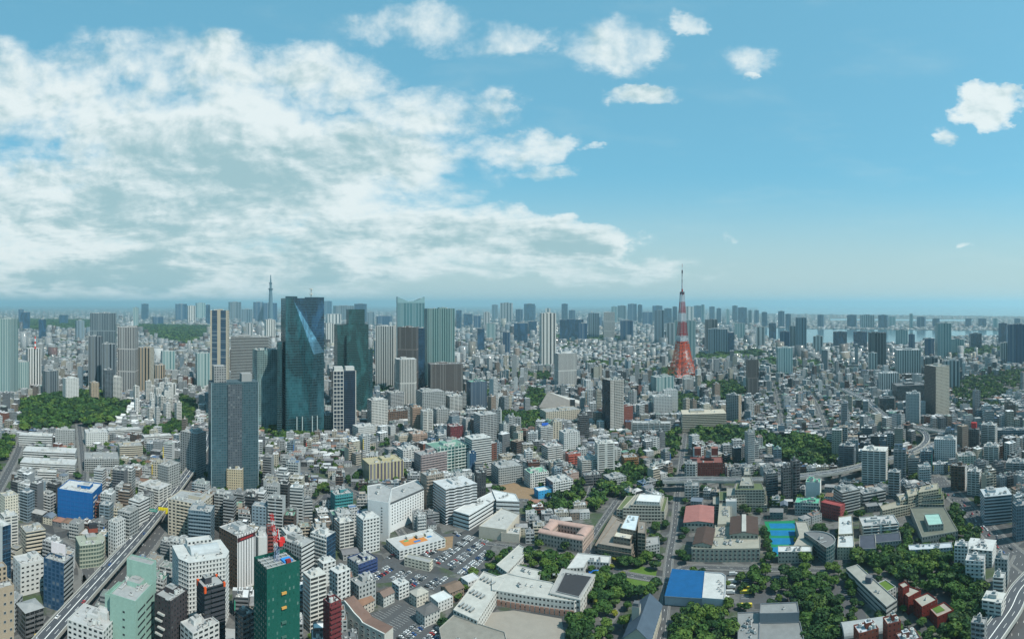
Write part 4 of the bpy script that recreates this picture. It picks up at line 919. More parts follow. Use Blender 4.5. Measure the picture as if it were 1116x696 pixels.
BB = ((.34, .33, .28), (.03, .035, .035), 3.4, 3.3, .8, .5, (.27, .27, .24)); PL = BB[:6] + ((.11, .14, .07),)
roofed('apartment_building', 'grey-beige terrace block stepping down to the left with narrow peaked top', AP, [([(777, 549), (836, 550), (836, 535), (777, 541)], 9), ([(784, 545), (835, 543), (835, 532), (784, 535)], 14.5, PL), ([(792, 540), (834, 538), (834, 530), (792, 531)], 20), ([(801, 533.5), (833, 533.5), (830, 526), (803, 526)], 26, PL), ([(806, 529), (822, 529), (818.5, 519), (809, 519)], 29), ([(791, 546), (803, 546), (803, 540), (791, 541)], 17, 'blank'), ([(811, 517), (818, 517), (817, 509), (812, 509)], 31)], BB, 'the stepped terrace block', .35, names='terrace_block')
roofed('apartment_building', 'large beige building with planted curved terraces and a long left arm', AP, [([(962, 556), (992, 549.5), (1008, 545), (1005, 539), (985, 544), (959, 551)], 12), ([(990, 549), (1029, 549.5), (1029, 540), (992, 542)], 10, PL), ([(995, 545), (1028, 543.5), (1028, 535), (995, 538)], 14.5, PL), ([(999, 541), (1026, 538), (1026, 531), (999, 534)], 19, PL), ([(1001, 536.5), (1023, 532.5), (1022, 526), (1004, 530)], 24), ([(981, 545.5), (992, 543), (990, 537), (979, 540)], 16.5), ([(990, 541), (1001, 538), (999, 531), (988, 534)], 20.5)], ((.42, .39, .30),) + BB[1:6] + ((.33, .31, .25),), 'the planted beige terraces', .5, names='terrace_block')
r_, o_, _ = roofed('school_building', 'white-roofed stepped building with planted terraces', 'building', [([(672, 554.6), (683, 540), (728, 541.6), (724, 557)], 14, ((.42, .40, .34), GL, 3.4, 3.5, .7, .5, (.12, .15, .07))), ([(679, 553), (692, 539), (724, 540), (720, 553.5)], 18), ([(687, 550), (695, 538), (723, 540), (720, 551)], 20.5), ([(693, 545.5), (697.5, 537.6), (721.5, 538.8), (719, 547)], 24, ((.5, .5, .47), GL, 3, 3, .3, .3, (.62, .64, .64)))], ((.46, .44, .38),) + BB[1:], 'the white-roofed stepped building', .2, names='upper_storey')
roofed('apartment_building', 'brown terraced apartments with sloping glass strips and pale blue roofs', AP, [([(648, 594), (690, 603), (702, 580), (668, 560)], 8), ([(652, 592), (688, 598), (697, 575), (672, 565)], 15), ([(668.5, 584), (687, 587), (690, 581), (672, 578)], 21, ((.24, .20, .16),) + BB[1:6] + ((.55, .53, .45),)), ([(676, 575), (693, 578), (697, 561), (684, 560)], 25, ((.24, .20, .16),) + BB[1:6] + ((.52, .60, .64),)), ([(695, 580), (703.5, 581), (704.5, 568), (696, 567)], 26)], ((.24, .20, .16),) + BB[1:6] + ((.25, .22, .19),), 'the brown terraced apartments', .6, names='terrace_block', ledge=3.3)
roofed('apartment_building', 'small grey block right of the brown terraced apartments', AP, [([(697, 586), (718, 584), (719, 592), (697, 596)], 12)], 'grey')
roofed('office_building', 'white office range with two long ribbon-window wings', OF, [([(494, 556), (539, 534), (546, 540), (511, 561)], 17), ([(536, 533), (562, 538), (566, 546), (541, 545)], 18)], ((.58, .60, .60), GL, 40, 4.2, 1, .36, (.55, .57, .57)), 'the ribbon-windowed office', 1.5, names='wing')
roofed('shop_building', 'cream flat-roofed block with low roof terraces at its right end', 'building', [([(522, 573), (547, 553), (566, 560), (552, 577)], 12), ([(546, 580), (552, 575), (568, 574), (566, 582)], 9)], ((.46, .42, .35), GL, 40, 4, .0, .4, (.42, .42, .40)), 'the cream flat-roofed block', 1)
r_, o_, _ = roofed('hotel_building', 'tall white block with rows of small square windows and a blank stair tower', 'building', [([(423, 549), (462, 532), (454, 522), (421, 534)], 32), ([(401, 544), (423.5, 547.5), (427, 532), (415, 526.5), (400.5, 529)], 41)], ((.60, .62, .62), GL, 3, 3, 0, 0, (.33, .34, .34)), 'the tall white square-windowed block', 1.2, names='stair_tower')
P_ = o_[0]; mid_ = ((G(423, 549, 32) + G(462, 532, 32)) / 2).xy - Vector(_); e_ = min(range(4), key=lambda i: ((Vector(P_[i]) + Vector(P_[(i + 1) % 4])) / 2 - mid_).length)
edge_windows(r_, P_[e_], P_[(e_ + 1) % 4], 14, 7, 7, 29.5, 1.5, 1.6); m_ = MB(); e0, e1 = Vector(P_[e_]), Vector(P_[(e_ + 1) % 4]); n_ = Vector(((e1 - e0).y, -(e1 - e0).x)).normalized() * .5
m_.prism([tuple(e0 + n_), tuple(e1 + n_), tuple(e1 + n_ * .02), tuple(e0 + n_ * .02)], 30.6, 32.3, (.07, .075, .08)); m_.obj('dark_cornice', r_)
P_ = o_[1]
for i in range(len(P_)):
    a0, a1 = Vector(P_[i]), Vector(P_[(i + 1) % len(P_)])
    if (a1 - a0).x > 8 and (a0.y + a1.y) < 0: edge_windows(r_, a0.lerp(a1, .55), a0.lerp(a1, .8), 1, 9, 8, 36, 1.6, 1.3)
# --- bottom centre
r_, w_, d_, h_ = L('kindergarten_building', 'low white building with a colourful playground on its roof', 'building', 420, 488, 610, 592, 28, .55, 'white', ref='the rooftop playground', extras=False)
for (x, y, w, d, cl) in ((-.05, 0, .5, .45, (.55, .22, .06)), (.18, .18, .3, .25, (.38, .30, .12)), (.0, -.1, .14, .12, (.05, .18, .42)), (-.18, .1, .1, .1, (.12, .35, .15)), (.3, 0, .1, .12, (.05, .2, .4))):
    part_box(r_, 'play_surface' if w > .2 else 'play_mat', x * w_, y * d_, h_ - .88 + (.05 if w < .2 else 0), w * w_, d * d_, .12 + (.08 if w < .2 else 0), cl, cl)
for k in range(5): part_box(r_, 'canopy', rnd_(-.42, .42) * w_, rnd_(.1, .42) * d_, h_ - .9, rnd_(4, 8), rnd_(3, 5), rnd_(2, 3), jit(WH), WH)
grp([
 ('white apartment block with navy front wall left of the car park', 378, 412, 630, 608, 36, .8, ((.035, .06, .15), (.02, .03, .07), 4, 3.4, .3, .4, RF), dict(side=STY['white'], ref='the navy-fronted block')),
 ('narrow white balconied block at the lower left of the car park', 359, 382, 672, 620, 38, .8, 'white', dict(ref='the narrow white balconied block', ledge=True)),
 ('grey-white block stepping down beside the car park', 381, 410, 668, 632, 34, .8, 'grey', dict(ref='the grey-white stepping block')),
 ('small white four-storey block in the middle of the car parks', 427, 446, 654, 634, 38, .9, 'white', dict(ref='the small block between the car parks', ledge=True)),
 ('long white low building among the parked cars', 440, 472, 623, 610, -24, .3, 'cream', dict(ref='the long low building among the cars', extras=False)),
 ('tall white stacked building with staggered balconies', 388, 414, 604, 562, 26, .9, 'white', dict(ledge=True)),
 ('white slim tower with dark stripes left of the tall white block', 364, 386, 602, 566, 24, .9, 'resid_w', {}),
 ('pale stepped apartments beside the green-netted tower', 330, 356, 690, 630, 30, .8, 'resid_w', dict(ref='the pale stepped apartments', ledge=True)),
 ('white cluster block right of the green-netted tower', 346, 366, 640, 610, 30, .8, 'white', dict(ledge=True)),
 ('dark red brick slab right of the green-netted tower', 352, 372, 745, 658, 36, .8, ((.13, .03, .035), GL, 3, 3.3, .3, .3, RF), {}),
 ('black thin tower at the bottom between the orange-cornered and netted towers', 256, 278, 745, 672, 40, .8, 'dark', {}),
 ('white multi-stepped block at the bottom edge', 196, 240, 752, 690, 34, .7, 'white', dict(clutter=2)),
 ('black flat-roofed block left of the orange-cornered tower', 178, 204, 700, 655, 40, .7, 'dark', {}),
])
# hand-set houses near the car parks
def house(xl, xr, yb, yt, rot, wall, rc, kind='hip', label='', asp=.8, rise=2.4):
    cx, cy, yaw, w, d, h = place(xl, xr, yb, yt, rot, asp); h = min(h, 9)
    t = thing('house', label, HO, (cx, cy, 0), yaw); m = MB(); m.prism(rect(0, 0, w, d, 0), 0, h, wall, None, GL, .4, .4, 3, 3, top=False); m.obj('wall', t)
    if kind == 'hip': hip(t, w, d, h, rise, rc)
    elif kind == 'gable': gable(t, w, d, h, rise, rc, wallc=wall)
    else: m = MB(); m.parapet(rect(0, 0, w, d, 0), h, jit(wall), rc, .3, .5); m.obj('roof', t)
    occupy(rect(cx, cy, w, d, yaw), 1); return t, w, d, h
house(371, 392, 664, 650, 40, (.40, .36, .32), (.14, .07, .055), 'hip', 'house with large dark brown roof left of the lower car park')
house(385, 408, 672, 655, 40, (.42, .38, .33), (.22, .13, .09), 'gable', 'house with light brown gable roof beside the dark brown roof')
house(410, 430, 662, 648, 40, OFF, (.18, .13, .11), 'gable', 'white house with brown gable above the lower car park')
house(446, 467, 662, 645, 38, (.5, .48, .42), (.38, .37, .33), 'hip', 'pale flat-topped house between the two car parks')
house(468, 494, 668, 650, 36, WH, (.58, .62, .62), 'flat', 'white modern house with white flat roof')
house(453, 480, 684, 658, 36, OFF, (.12, .12, .12), 'hip', 'house with big dark grey hip roof at the lower car park corner')
house(480, 506, 658, 630, 36, (.22, .17, .13), (.18, .13, .10), 'gable', 'brown tiered house behind the white flat-roofed house', .9)
house(502, 524, 646, 628, 36, WH, (.52, .53, .53), 'flat', 'white box house with dark red base')
# school: long white range
SW = ((.56, .56, .53), GL, 3.2, 3.6, .5, .4, (.46, .46, .43))

SW = ((.50, .50, .47), GL, 3.2, 3.6, .5, .4, (.44, .44, .41))
# gable-walled block at the bottom edge
A_, B_ = G(367, 663.5, 14), G(419, 691, 14); e_ = (B_ - A_); YW = math.atan2(e_.y, e_.x); LN = e_.length; M_ = (A_ + B_) / 2 + Vector((-math.sin(YW), math.cos(YW), 0)) * 5
t_ = thing('apartment_building', 'cream block whose front wall swoops up to a pointed gable at left', AP, (M_.x, M_.y, 0), YW); REFS.append((M_.x, M_.y, 'the pointed gable block')); occupy(rect(M_.x, M_.y, LN, 11, YW), 2)
pr_ = [(0, 18.5), (.09, 21), (.17, 23.2), (.27, 21), (.38, 18), (.5, 16), (.56, 14.1), (1, 14.1)]; m_ = MB(); X_ = [(-LN / 2 + s * LN, z) for s, z in pr_]
for y in (-5, 5): m_.face(([(-LN / 2, y, 0), (LN / 2, y, 0)] + [(x, y, z) for x, z in reversed(X_)])[::1 if y < 0 else -1], (.44, .43, .39))
m_.face([(-LN / 2, 5, 0), (-LN / 2, -5, 0), (-LN / 2, -5, 18.5), (-LN / 2, 5, 18.5)], (.44, .43, .39)); m_.face([(LN / 2, -5, 0), (LN / 2, 5, 0), (LN / 2, 5, 14.1), (LN / 2, -5, 14.1)], (.44, .43, .39)); m_.obj('wall', t_)
m_ = MB()
for (x0, z0), (x1, z1) in zip(X_, X_[1:]): m_.face([(x0, -4.4, z0 + .05), (x1, -4.4, z1 + .05), (x1, 5.4, z1 + .05), (x0, 5.4, z0 + .05)], (.17, .11, .09), None, GL, (0, 0, 1))
for (x0, z0), (x1, z1) in zip(X_, X_[1:]): m_.face([(x0, -5.2, z0 + .3), (x1, -5.2, z1 + .3), (x1, -4.4, z1 + .3), (x0, -4.4, z0 + .3)], (.48, .50, .48)); m_.face([(x0, -5.2, z0 - .3), (x1, -5.2, z1 - .3), (x1, -5.2, z1 + .3), (x0, -5.2, z0 + .3)], (.48, .50, .48))
m_.obj('roof', t_); me_ = window_mesh(2.6, 1.5)
for j in range(4):
    for i in range(8):
        o_ = link('window', me_, t_); o_.location = (-LN / 2 + LN * (.09 + .117 * i), -5.04, 10.6 - 3.2 * j)
for i in range(2): o_ = link('window', me_, t_); o_.location = (-LN / 2 + LN * (.12 + .1 * i), -5.04, 14.6)
r_, o_, _ = roofed('school_building', 'long white school range with three skylight clusters on its roof', 'school', [([(494, 664), (527, 622), (550, 630), (520, 676)], 11.4)], SW, 'the skylit school range', 0)
for k in range(3):
    for j in range(4):
        p = G(503 + k * 11.5 + j * 3.8, 659 - k * 14.5 + j * 1.9, 11.3); o_ = part_box(r_, 'skylight', p.x - r_.location.x, p.y - r_.location.y, 11.2, 1.6, 5.2, 1.2, (.2, .22, .22), (.34, .36, .36), R(-35))
roofed('school_building', 'low school wing with broad beige gravel roof at the bottom', 'school', [([(478.5, 684), (494.5, 669.5), (550, 688), (556, 712), (485, 716)], 9)], ((.33, .32, .29), GL, 3.2, 3.6, .5, .4, (.25, .24, .21)), None, .25)
r_, o_, _ = roofed('school_building', 'long white main school building with pink ground floor facing the sandy yard', 'school', [([(536, 642), (536, 629), (553, 624.5), (601, 634), (636, 650), (626, 655)], 12)], SW, 'the main school building', 1.2)
a0, a1 = Vector(G(536, 642, 12)) - r_.location, Vector(G(626, 655, 12)) - r_.location
for k in range(17):
    q = a0.lerp(a1, (k + .5) / 17); part_box(r_, 'pink_pier', q.x, q.y - .3, 0, 3.0, .6, 4.6, (.34, .20, .155), None, math.atan2((a1 - a0).y, (a1 - a0).x))
roofed('school_building', 'school gymnasium with a large dark flat roof and equipment around its rim', 'school', [([(598.7, 646), (612.4, 619), (649, 625.5), (632.3, 653.5)], 13, ((.44, .43, .40), GL, 4, 4, .4, .4, (.36, .36, .35))), ([(606, 644), (616, 623.5), (645, 628), (631, 650)], 13.6, ((.3, .3, .3), GL, 4, 4, 0, 0, (.045, .046, .052)))], SW, 'the dark-roofed gymnasium', .0, names='dark_roof_panel', dep=.25)
for k in range(7): put('ac', bpy.data.objects[[o.name for o in bpy.data.objects if o.get('label', '').startswith('school gymnasium')][0]], -14 + k * 4, 17 - k * .6, 12.3)
roofed('school_building', 'white school wing running diagonally behind the yard', 'school', [([(541, 615), (566, 593), (575.6, 599), (552.6, 623.4)], 8)], SW, 'the diagonal school wing', .6)
roofed('school_building', 'square low white school wing beside the diagonal one', 'school', [([(554.7, 624.4), (563, 615), (590, 621.3), (587, 632.8)], 8.4)], SW, None, .7)
roofed('school_building', 'low white flat-roofed garden building shaped like an angle', 'school', [([(630, 602), (666, 605.6), (663.7, 613), (640, 611), (636, 618), (617.6, 619)], 8)], ((.46, .47, .46), GL, 3, 3.4, .5, .5, (.50, .51, .50)), None, .4)
# pink vaulted building round a court
cx, cy, yaw, w_, d_, h_ = place(585, 648, 603, 561, -20, .72, 12.5)
t_ = thing('school_building', 'pinkish school with barrel-vaulted copper-red roofs around a courtyard', 'school', (cx, cy, 0), yaw); REFS.append((cx, cy, 'the pink vaulted school')); occupy(rect(cx, cy, w_, d_, yaw), 1)
for (x, y, w, d, ax) in ((0, -d_ * .39, w_, d_ * .22, 'x'), (0, d_ * .39, w_, d_ * .22, 'x'), (w_ * .39, 0, w_ * .22, d_ * .56, 'y'), (-w_ * .39, 0, w_ * .22, d_ * .56, 'y')):
    m_ = MB(); m_.box(x, y, 0, w, d, h_, (.42, .33, .28), (.35, .2, .15), gls=GL, fx=.4, fy=.5, bw=3.4, sh=3.6); wing = m_.obj('wing', t_)
    m_ = MB(); Rr = (d if ax == 'x' else w) / 2 + .3; Ln = (w if ax == 'x' else d) / 2 + .3
    for k in range(8):
        a0, a1 = math.pi * k / 8, math.pi * (k + 1) / 8
        qd = [(-Ln, -math.cos(a0) * Rr, math.sin(a0) * Rr * .55), (Ln, -math.cos(a0) * Rr, math.sin(a0) * Rr * .55), (Ln, -math.cos(a1) * Rr, math.sin(a1) * Rr * .55), (-Ln, -math.cos(a1) * Rr, math.sin(a1) * Rr * .55)]
        m_.face([((x + p[0]) if ax == 'x' else (x - p[1]), (y + p[1]) if ax == 'x' else (y + p[0]), h_ + .02 + p[2]) for p in qd], (.42, .29, .25), None, GL, (0, 0, 1))
    for s in (-Ln, Ln):
        pp = [(s, -math.cos(math.pi * k / 8) * Rr, math.sin(math.pi * k / 8) * Rr * .55) for k in range(9)]
        m_.face([((x + p[0]) if ax == 'x' else (x - p[1]), (y + p[1]) if ax == 'x' else (y + p[0]), h_ + .02 + p[2]) for p in pp], (.40, .34, .30))
    m_.obj('vaulted_roof', wing)
part_box(t_, 'courtyard', 0, 0, .1, w_ * .55, d_ * .55, 4, (.4, .2, .15), (.30, .13, .09))
p = G(648, 628); t_ = thing('blue_tent', 'small blue peaked tent at the edge of the garden', 'tent', (p.x, p.y, 0), 0); m_ = MB(); m_.box(0, 0, 0, 9, 9, 3, (.03, .14, .42)); m_.obj('wall', t_); hip(t_, 9, 9, 3, 3, srgb(30, 110, 200))
# chapel
A_, B_ = G(694, 684, 19), G(708, 646.5, 19); M_ = (A_ + B_) / 2; LN = (B_ - A_).length; YW = math.atan2(B_.y - A_.y, B_.x - A_.x) - R(90)
t_ = thing('chapel', 'long building with steep slate blue gable roof and a boxy grey roof tower', 'hall', (M_.x, M_.y, 0), YW); REFS.append((M_.x, M_.y, 'the slate-roofed chapel'))
m_ = MB(); m_.box(0, 0, 0, 19, LN, 10.5, (.42, .40, .33), gls=GL, fx=.35, fy=.5, bw=4, sh=5); m_.obj('wall', t_); gable(t_, 19, LN, 10.5, 8.5, (.065, .095, .13), .8, 'y', (.42, .40, .33)); occupy(rect(M_.x, M_.y, 22, LN + 3, YW), 1)
o_ = part_box(t_, 'roof_tower', -5, -2, 9, 5.6, 5.6, 14, (.33, .33, .29), (.10, .11, .12)); part_box(o_, 'lantern', -5, -2, 23, 4, 4, 2.2, (.12, .13, .14), (.12, .13, .14))

r_, o_, _ = roofed('sports_hall', 'white hall whose left roof is bright blue', 'hall', [([(732.6, 620.3), (768, 623), (765.2, 650.7), (724.6, 648)], 8, ((.44, .48, .52), GL, 3, 3, 0, 0, (.4, .4, .4))), ([(768, 622.5), (787, 624), (791, 627), (791, 642), (789, 652.7), (765.2, 651)], 9, ((.46, .48, .5), GL, 3, 3, 0, 0, (.46, .47, .46)))], 'blank', 'the blue-roofed hall', .0, names='white_wing')
m_ = MB(); q_ = [tuple(p - r_.location + Vector((0, 0, r_.location.z))) for p in zpts([(724.2, 649), (765.2, 651.6), (768.2, 622), (732.4, 619.4)], 8.4)]; m_.face(q_, srgb(20, 86, 136), None, GL, (0, 0, 1))
for k in range(4): a_, b_ = q_[k], q_[(k + 1) % 4]; m_.face([(a_[0], a_[1], a_[2] - .5), (b_[0], b_[1], b_[2] - .5), b_, a_], (.5, .53, .56))
m_.obj('blue_roof', r_)
for k in range(6): p = G(783 + (k % 3) * 2.2, 634 + k * 2.6, 8.2); put('ac', r_, p.x - r_.location.x, p.y - r_.location.y, 8.2)
SB = ((.36, .34, .28), GL, 3.2, 4.2, 0, 0, (.33, .32, .27))
r_, o_, _ = roofed('school_building', 'long pale school front with rows of windows below two brown roofs', 'school', [([(753.6, 597), (828.5, 597), (828.5, 584), (756, 584)], 13)], SB, 'the brown-roofed school', .8)
P_ = o_[0]; e_ = min(range(4), key=lambda i: math.hypot(P_[i][0] + P_[(i + 1) % 4][0] + 2 * _[0], P_[i][1] + P_[(i + 1) % 4][1] + 2 * _[1])); edge_windows(r_, P_[e_], P_[(e_ + 1) % 4], 15, 3, 1.2, 12.4, 2.3, 2.0)
def roofhall(name, label, cat, px, z, rise, wall, rc, ref=None, strip_=False):
    q = zpts(px, z); c0 = sum(q, Vector()) / 4; e = (q[1] - q[0]); yaw = math.atan2(e.y, e.x); w = ((q[1] - q[0]).length + (q[2] - q[3]).length) / 2; d = ((q[3] - q[0]).length + (q[2] - q[1]).length) / 2
    t = thing(name, label, cat, (c0.x, c0.y, 0), yaw)
    if ref: REFS.append((c0.x, c0.y, ref))
    m = MB(); m.box(0, 0, 0, w, d, z, wall, gls=GL, fx=.5, fy=.35, bw=4, sh=5); m.obj('wall', t); gable(t, w, d, z, rise, rc, .5, 'y', wall); occupy(rect(c0.x, c0.y, w, d, yaw), 1)
    if strip_: part_box(t, 'roof_strip', 0, 0, z + rise - .8, w * .16, d, 1.4, (.40, .40, .37), (.42, .42, .39))
    return t
roofhall('school_hall', 'pale hall with dark brown ribbed gable roof, left of the two', 'school', [(756, 593), (777.5, 594), (777.7, 576), (759, 575)], 15, 2.5, (.36, .34, .28), (.075, .05, .042))
roofhall('school_hall', 'pale hall with two dark brown roof planes split by a light strip', 'school', [(795, 582), (827.5, 582), (824, 564.5), (797, 562)], 17, 2.5, (.36, .34, .28), (.075, .05, .042), None, True)
roofhall('gymnasium', 'gymnasium with faded red ribbed roof', 'hall', [(745, 569), (777.7, 569.5), (777.7, 552), (748, 551)], 11, 2, (.40, .38, .33), (.32, .14, .125), 'the faded red gymnasium')
roofed('school_building', 'long grey flat link roof between the two brown-roofed halls', 'school', [([(779, 597), (796, 597), (796, 572), (779, 572)], 10), ([(782, 571), (797, 570), (797, 548), (784, 548)], 12)], SB, None, 1.5)
occupy([G2(750, 613), G2(832, 613), G2(832, 560), G2(745, 560)], 0)
# courts
t2 = MB()
def quad(px, z): return [tuple(G(x, y, z)) for x, y in px]
def sheet(name, px, z, mat, kind='structure'):
    m = MB(); m.face(quad(px, z), (.3, .3, .3), None, GL, (0, 0, 1)); o = m.obj(name, None, mat)
    if kind: o['kind'] = kind
    return o
def flat_part(root, name, px, z, col, mat=None):
    m = MB(); q = [root.matrix_basis.inverted() @ Vector(p) for p in quad(px, z)]; m.face([tuple(p) for p in q], col, None, GL, (0, 0, 1)); return m.obj(name, root, mat)
ct = thing('tennis_courts', 'blue tennis courts on a green surface behind the pale school', 'tennis court', G(850, 590), 0); REFS.append((*G2(850, 590), 'the blue tennis courts'))
bpy.context.view_layer.update()
flat_part(ct, 'green_surface', [(833, 568), (866, 567), (868, 606), (843, 606)], .06, srgb(30, 125, 85))
for a, b in ((570, 575.5), (577.5, 583.5), (586, 593), (596, 604)):
    flat_part(ct, 'court', [(838 + (a - 570) * .12, a), (866, a), (866.5 - (3 if a > 590 else 0), b), (839 + (b - 570) * .12, b)], .10, srgb(22, 112, 158))
m_ = MB()
for k in range(9):
    q = [(833, 568), (866, 567), (868, 606), (843, 606)]
    for e in range(4):
        A, B = G(*q[e]), G(*q[(e + 1) % 4]); P0 = A.lerp(B, k / 9) - ct.location; m_ = MB(); m_.bar(P0, P0 + Vector((0, 0, 5)), .08, (.1, .3, .2)); m_.obj('fence_post', ct)
occupy([G2(833, 568), G2(866, 567), G2(868, 606), G2(843, 606)], 1)
grp([
 ('white low apartment building with balconies at right', 936, 980, 586, 567, 10, .6, 'resid_w', dict(ref='the white balconied building')),
 ('white residential complex, tall part, above the wood', 1052, 1086, 618, 593, -10, .9, 'white', dict(ref='the white complex', ledge=True)),
 ('white residential complex, front stair block', 1052, 1074, 642, 607, -6, .8, 'white', {}),
 ('white complex, left wing with dark gap', 1040, 1056, 625, 592, -6, .8, 'white', {}),
 ('narrow grey roadside block right of the white complex', 1084, 1100, 640, 606, -10, .9, 'grey', {}),
 ('narrow white roadside block nearer the curve', 1082, 1096, 662, 626, -10, 1.0, 'resid_w', {}),
 ('pale roadside apartment with stepped roof by the wood', 1070, 1096, 684, 650, -14, .9, 'resid_w', dict(ref='the stepped roadside apartment', ledge=True)),
 ('dark roadside block at the bottom right', 1058, 1076, 716, 680, -14, .8, 'mid', {}),
])
# semicircular dark building
p = G(899, 606); t2 = thing('round_building', 'dark semicircular glass building with a curved wall', 'building', (p.x, p.y, 0), 0); REFS.append((p.x, p.y, 'the semicircular building')); m_ = MB()
P = [(-9 + 20 * math.sin(t), -20 * math.cos(t) + 4) for t in [math.pi * k / 12 for k in range(13)]]
m_.prism(P, 0, 17, (.12, .16, .16), gls=G_TEAL, fx=.8, fy=.7, bw=2.5, sh=3.5, top=False); m_.obj('wall', t2); m_ = MB(); m_.parapet(P, 17, LG, RFD, .6, 1.2); m_.obj('roof', t2); put('big', t2, -2, 4, 15.8); put('duct', t2, -4, -4, 15.8); occupy(rect(p.x, p.y, 30, 40, 0))

CB = ((.37, .35, .29), GL, 3.2, 3.6, .45, .4, (.33, .32, .28))
roofed('college_building', 'beige college block wrapping behind the blue tennis courts', 'school', [([(867, 568), (879.5, 568), (886.5, 588), (886, 595), (865, 594), (871, 583)], 11), ([(848, 601), (848, 594.5), (884.6, 593.5), (884.6, 600.5)], 11, ((.40, .38, .32), GL, 3.2, 3.6, .45, .4, (.52, .54, .54)))], CB, 'the beige college block', .8, names='front_wing')
roofed('apartment_building', 'cream narrow apartment building with pale blue stepped roofs', AP, [([(912.6, 596), (913.6, 582), (930, 581), (931.4, 596)], 12), ([(913.6, 582), (914, 563), (928.3, 561), (930, 581)], 13.5)], ((.44, .39, .29), GL, 3, 3.2, .4, .4, (.50, .53, .53)), 'the cream narrow building', 1)
roofed('office_building', 'low office under two dark blue-grey roof planes', OF, [([(936.7, 598), (936.7, 583), (953.5, 581.4), (955, 597)], 9), ([(954.5, 591), (953.5, 582), (980.7, 579.5), (982, 588.5)], 8)], ((.30, .30, .28), GL, 3, 3.4, .4, .4, (.065, .075, .10)), None, .0)
r_, o_, _ = roofed('museum_building', 'low concrete building with a small pale teal square roof on top', 'building', [([(1005, 585), (992, 553), (1029, 552), (1044, 578)], 9, ((.30, .30, .27), GL, 3, 3.6, .4, .4, (.15, .16, .13))), ([(1012, 572), (1007, 560), (1023.7, 559), (1028.3, 570.5)], 15, ((.30, .30, .27), GL, 3, 3.6, .4, .4, (.28, .46, .41)))], 'grey', 'the teal-topped building', .3)
roofed('museum_building', 'long low white wing in front of the teal-topped building', 'building', [([(991, 599), (990, 593.5), (1037, 590.5), (1038, 596)], 9)], ((.46, .49, .50), GL, 3, 3.4, .5, .4, (.45, .49, .52)), None, .8)
roofed('school_building', 'long pale grey bar building running diagonally', 'school', [([(922, 618.5), (934.6, 614.6), (977.6, 652.7), (966, 660.5)], 12)], ((.38, .38, .36), (.05, .06, .065), 30, 3.6, 1, .4, (.30, .30, .27)), 'the diagonal grey bar', .5)
p = G(947, 633, 12); r_ = [o for o in bpy.data.objects if o.get('label', '').startswith('long pale grey bar')][0]; part_box(r_, 'roof_box', p.x - r_.location.x, p.y - r_.location.y, 11.2, 5, 5, 5, (.10, .12, .15), RFD, .6)
roofed('school_building', 'small annex with a grass roof framed in white', 'school', [([(955.6, 635), (965, 631), (976.5, 639), (967, 644)], 9)], ((.46, .47, .45), GL, 3, 3.4, .5, .5, (.10, .17, .03)), None, 0)
BK = lambda rc: ((.155, .022, .016), G_DK, 4, 4, .2, .3, rc)
roofed('school_building', 'dark red brick block, tallest left one of three stepping down', 'school', [([(978.6, 640), (986, 636.4), (1003.8, 643), (990, 650.5)], 14), ([(979, 636), (986.5, 633), (991, 637), (984, 640.5)], 19)], BK((.34, .32, .28)), 'the tallest brick block', .3)
roofed('school_building', 'middle dark red brick block of three stepping down', 'school', [([(995.4, 652), (1011, 645.4), (1021.6, 652.7), (1004.8, 661)], 12)], BK((.34, .33, .29)), None, .3)
r_, o_, _ = roofed('school_building', 'right dark red brick block with grass patch on its roof', 'school', [([(1013, 663), (1029, 655.5), (1039.4, 664), (1021.6, 672)], 9)], BK((.32, .27, .23)), 'the grass-topped brick block', 0)
m_ = MB(); m_.face([(p.x - r_.location.x, p.y - r_.location.y, 8.5) for p in zpts([(1016, 663), (1024, 659.5), (1030, 664.5), (1021, 668)], 8.5)], (.09, .16, .03), None, GL, (0, 0, 1)); m_.obj('roof_grass', r_)
GRY = ((.20, .22, .24), GL, 3, 3.3, 0, 0, (.22, .23, .23))
roofed('exhibition_building', 'grey windowless exhibition building with two flat roof levels', 'building', [([(828, 668), (829, 657), (869, 655.5), (871, 667)], 15), ([(827, 712), (828, 678), (872, 677), (880, 712)], 8)], GRY, 'the grey exhibition building', .4)
roofed('service_building', 'low service building crowded with white units', 'building', [([(804, 712), (804, 667), (828, 666), (827, 712)], 8)], GRY, None, 5)
# bottom right: vaulted roof and brick cluster
cx, cy, yaw, w_, d_, h_ = place(922, 962, 712, 682, 30, .6); p = G(942, 688, 6)
t2 = thing('vaulted_hall', 'hall with grey barrel roof at the bottom edge', 'hall', (p.x, p.y, 0), R(-25)); m_ = MB(); m_.box(0, 0, 0, 32, 16, 8, (.3, .28, .26)); m_.obj('wall', t2); m_ = MB()
for k in range(10):
    a0, a1 = math.pi * k / 10, math.pi * (k + 1) / 10; m_.face([(-16.5, -math.cos(a0) * 8.4, 8 + math.sin(a0) * 5), (16.5, -math.cos(a0) * 8.4, 8 + math.sin(a0) * 5), (16.5, -math.cos(a1) * 8.4, 8 + math.sin(a1) * 5), (-16.5, -math.cos(a1) * 8.4, 8 + math.sin(a1) * 5)], (.34, .36, .36), None, GL, (0, 0, 1))
for s in (-16.5, 16.5): m_.face([(s, -math.cos(math.pi * k / 10) * 8.4, 8 + math.sin(math.pi * k / 10) * 5) for k in range(11)], (.4, .38, .36))
m_.obj('vaulted_roof', t2); occupy(rect(p.x, p.y, 34, 20, R(-25)))
L('apartment_building', 'white-roofed brick cluster at the bottom edge, left part', AP, 930, 958, 730, 690, 22, .7, ((.20, .06, .04), G_DK, 3, 3.3, .3, .3, (.46, .50, .54)), clutter=2, ref='the white-roofed brick cluster')
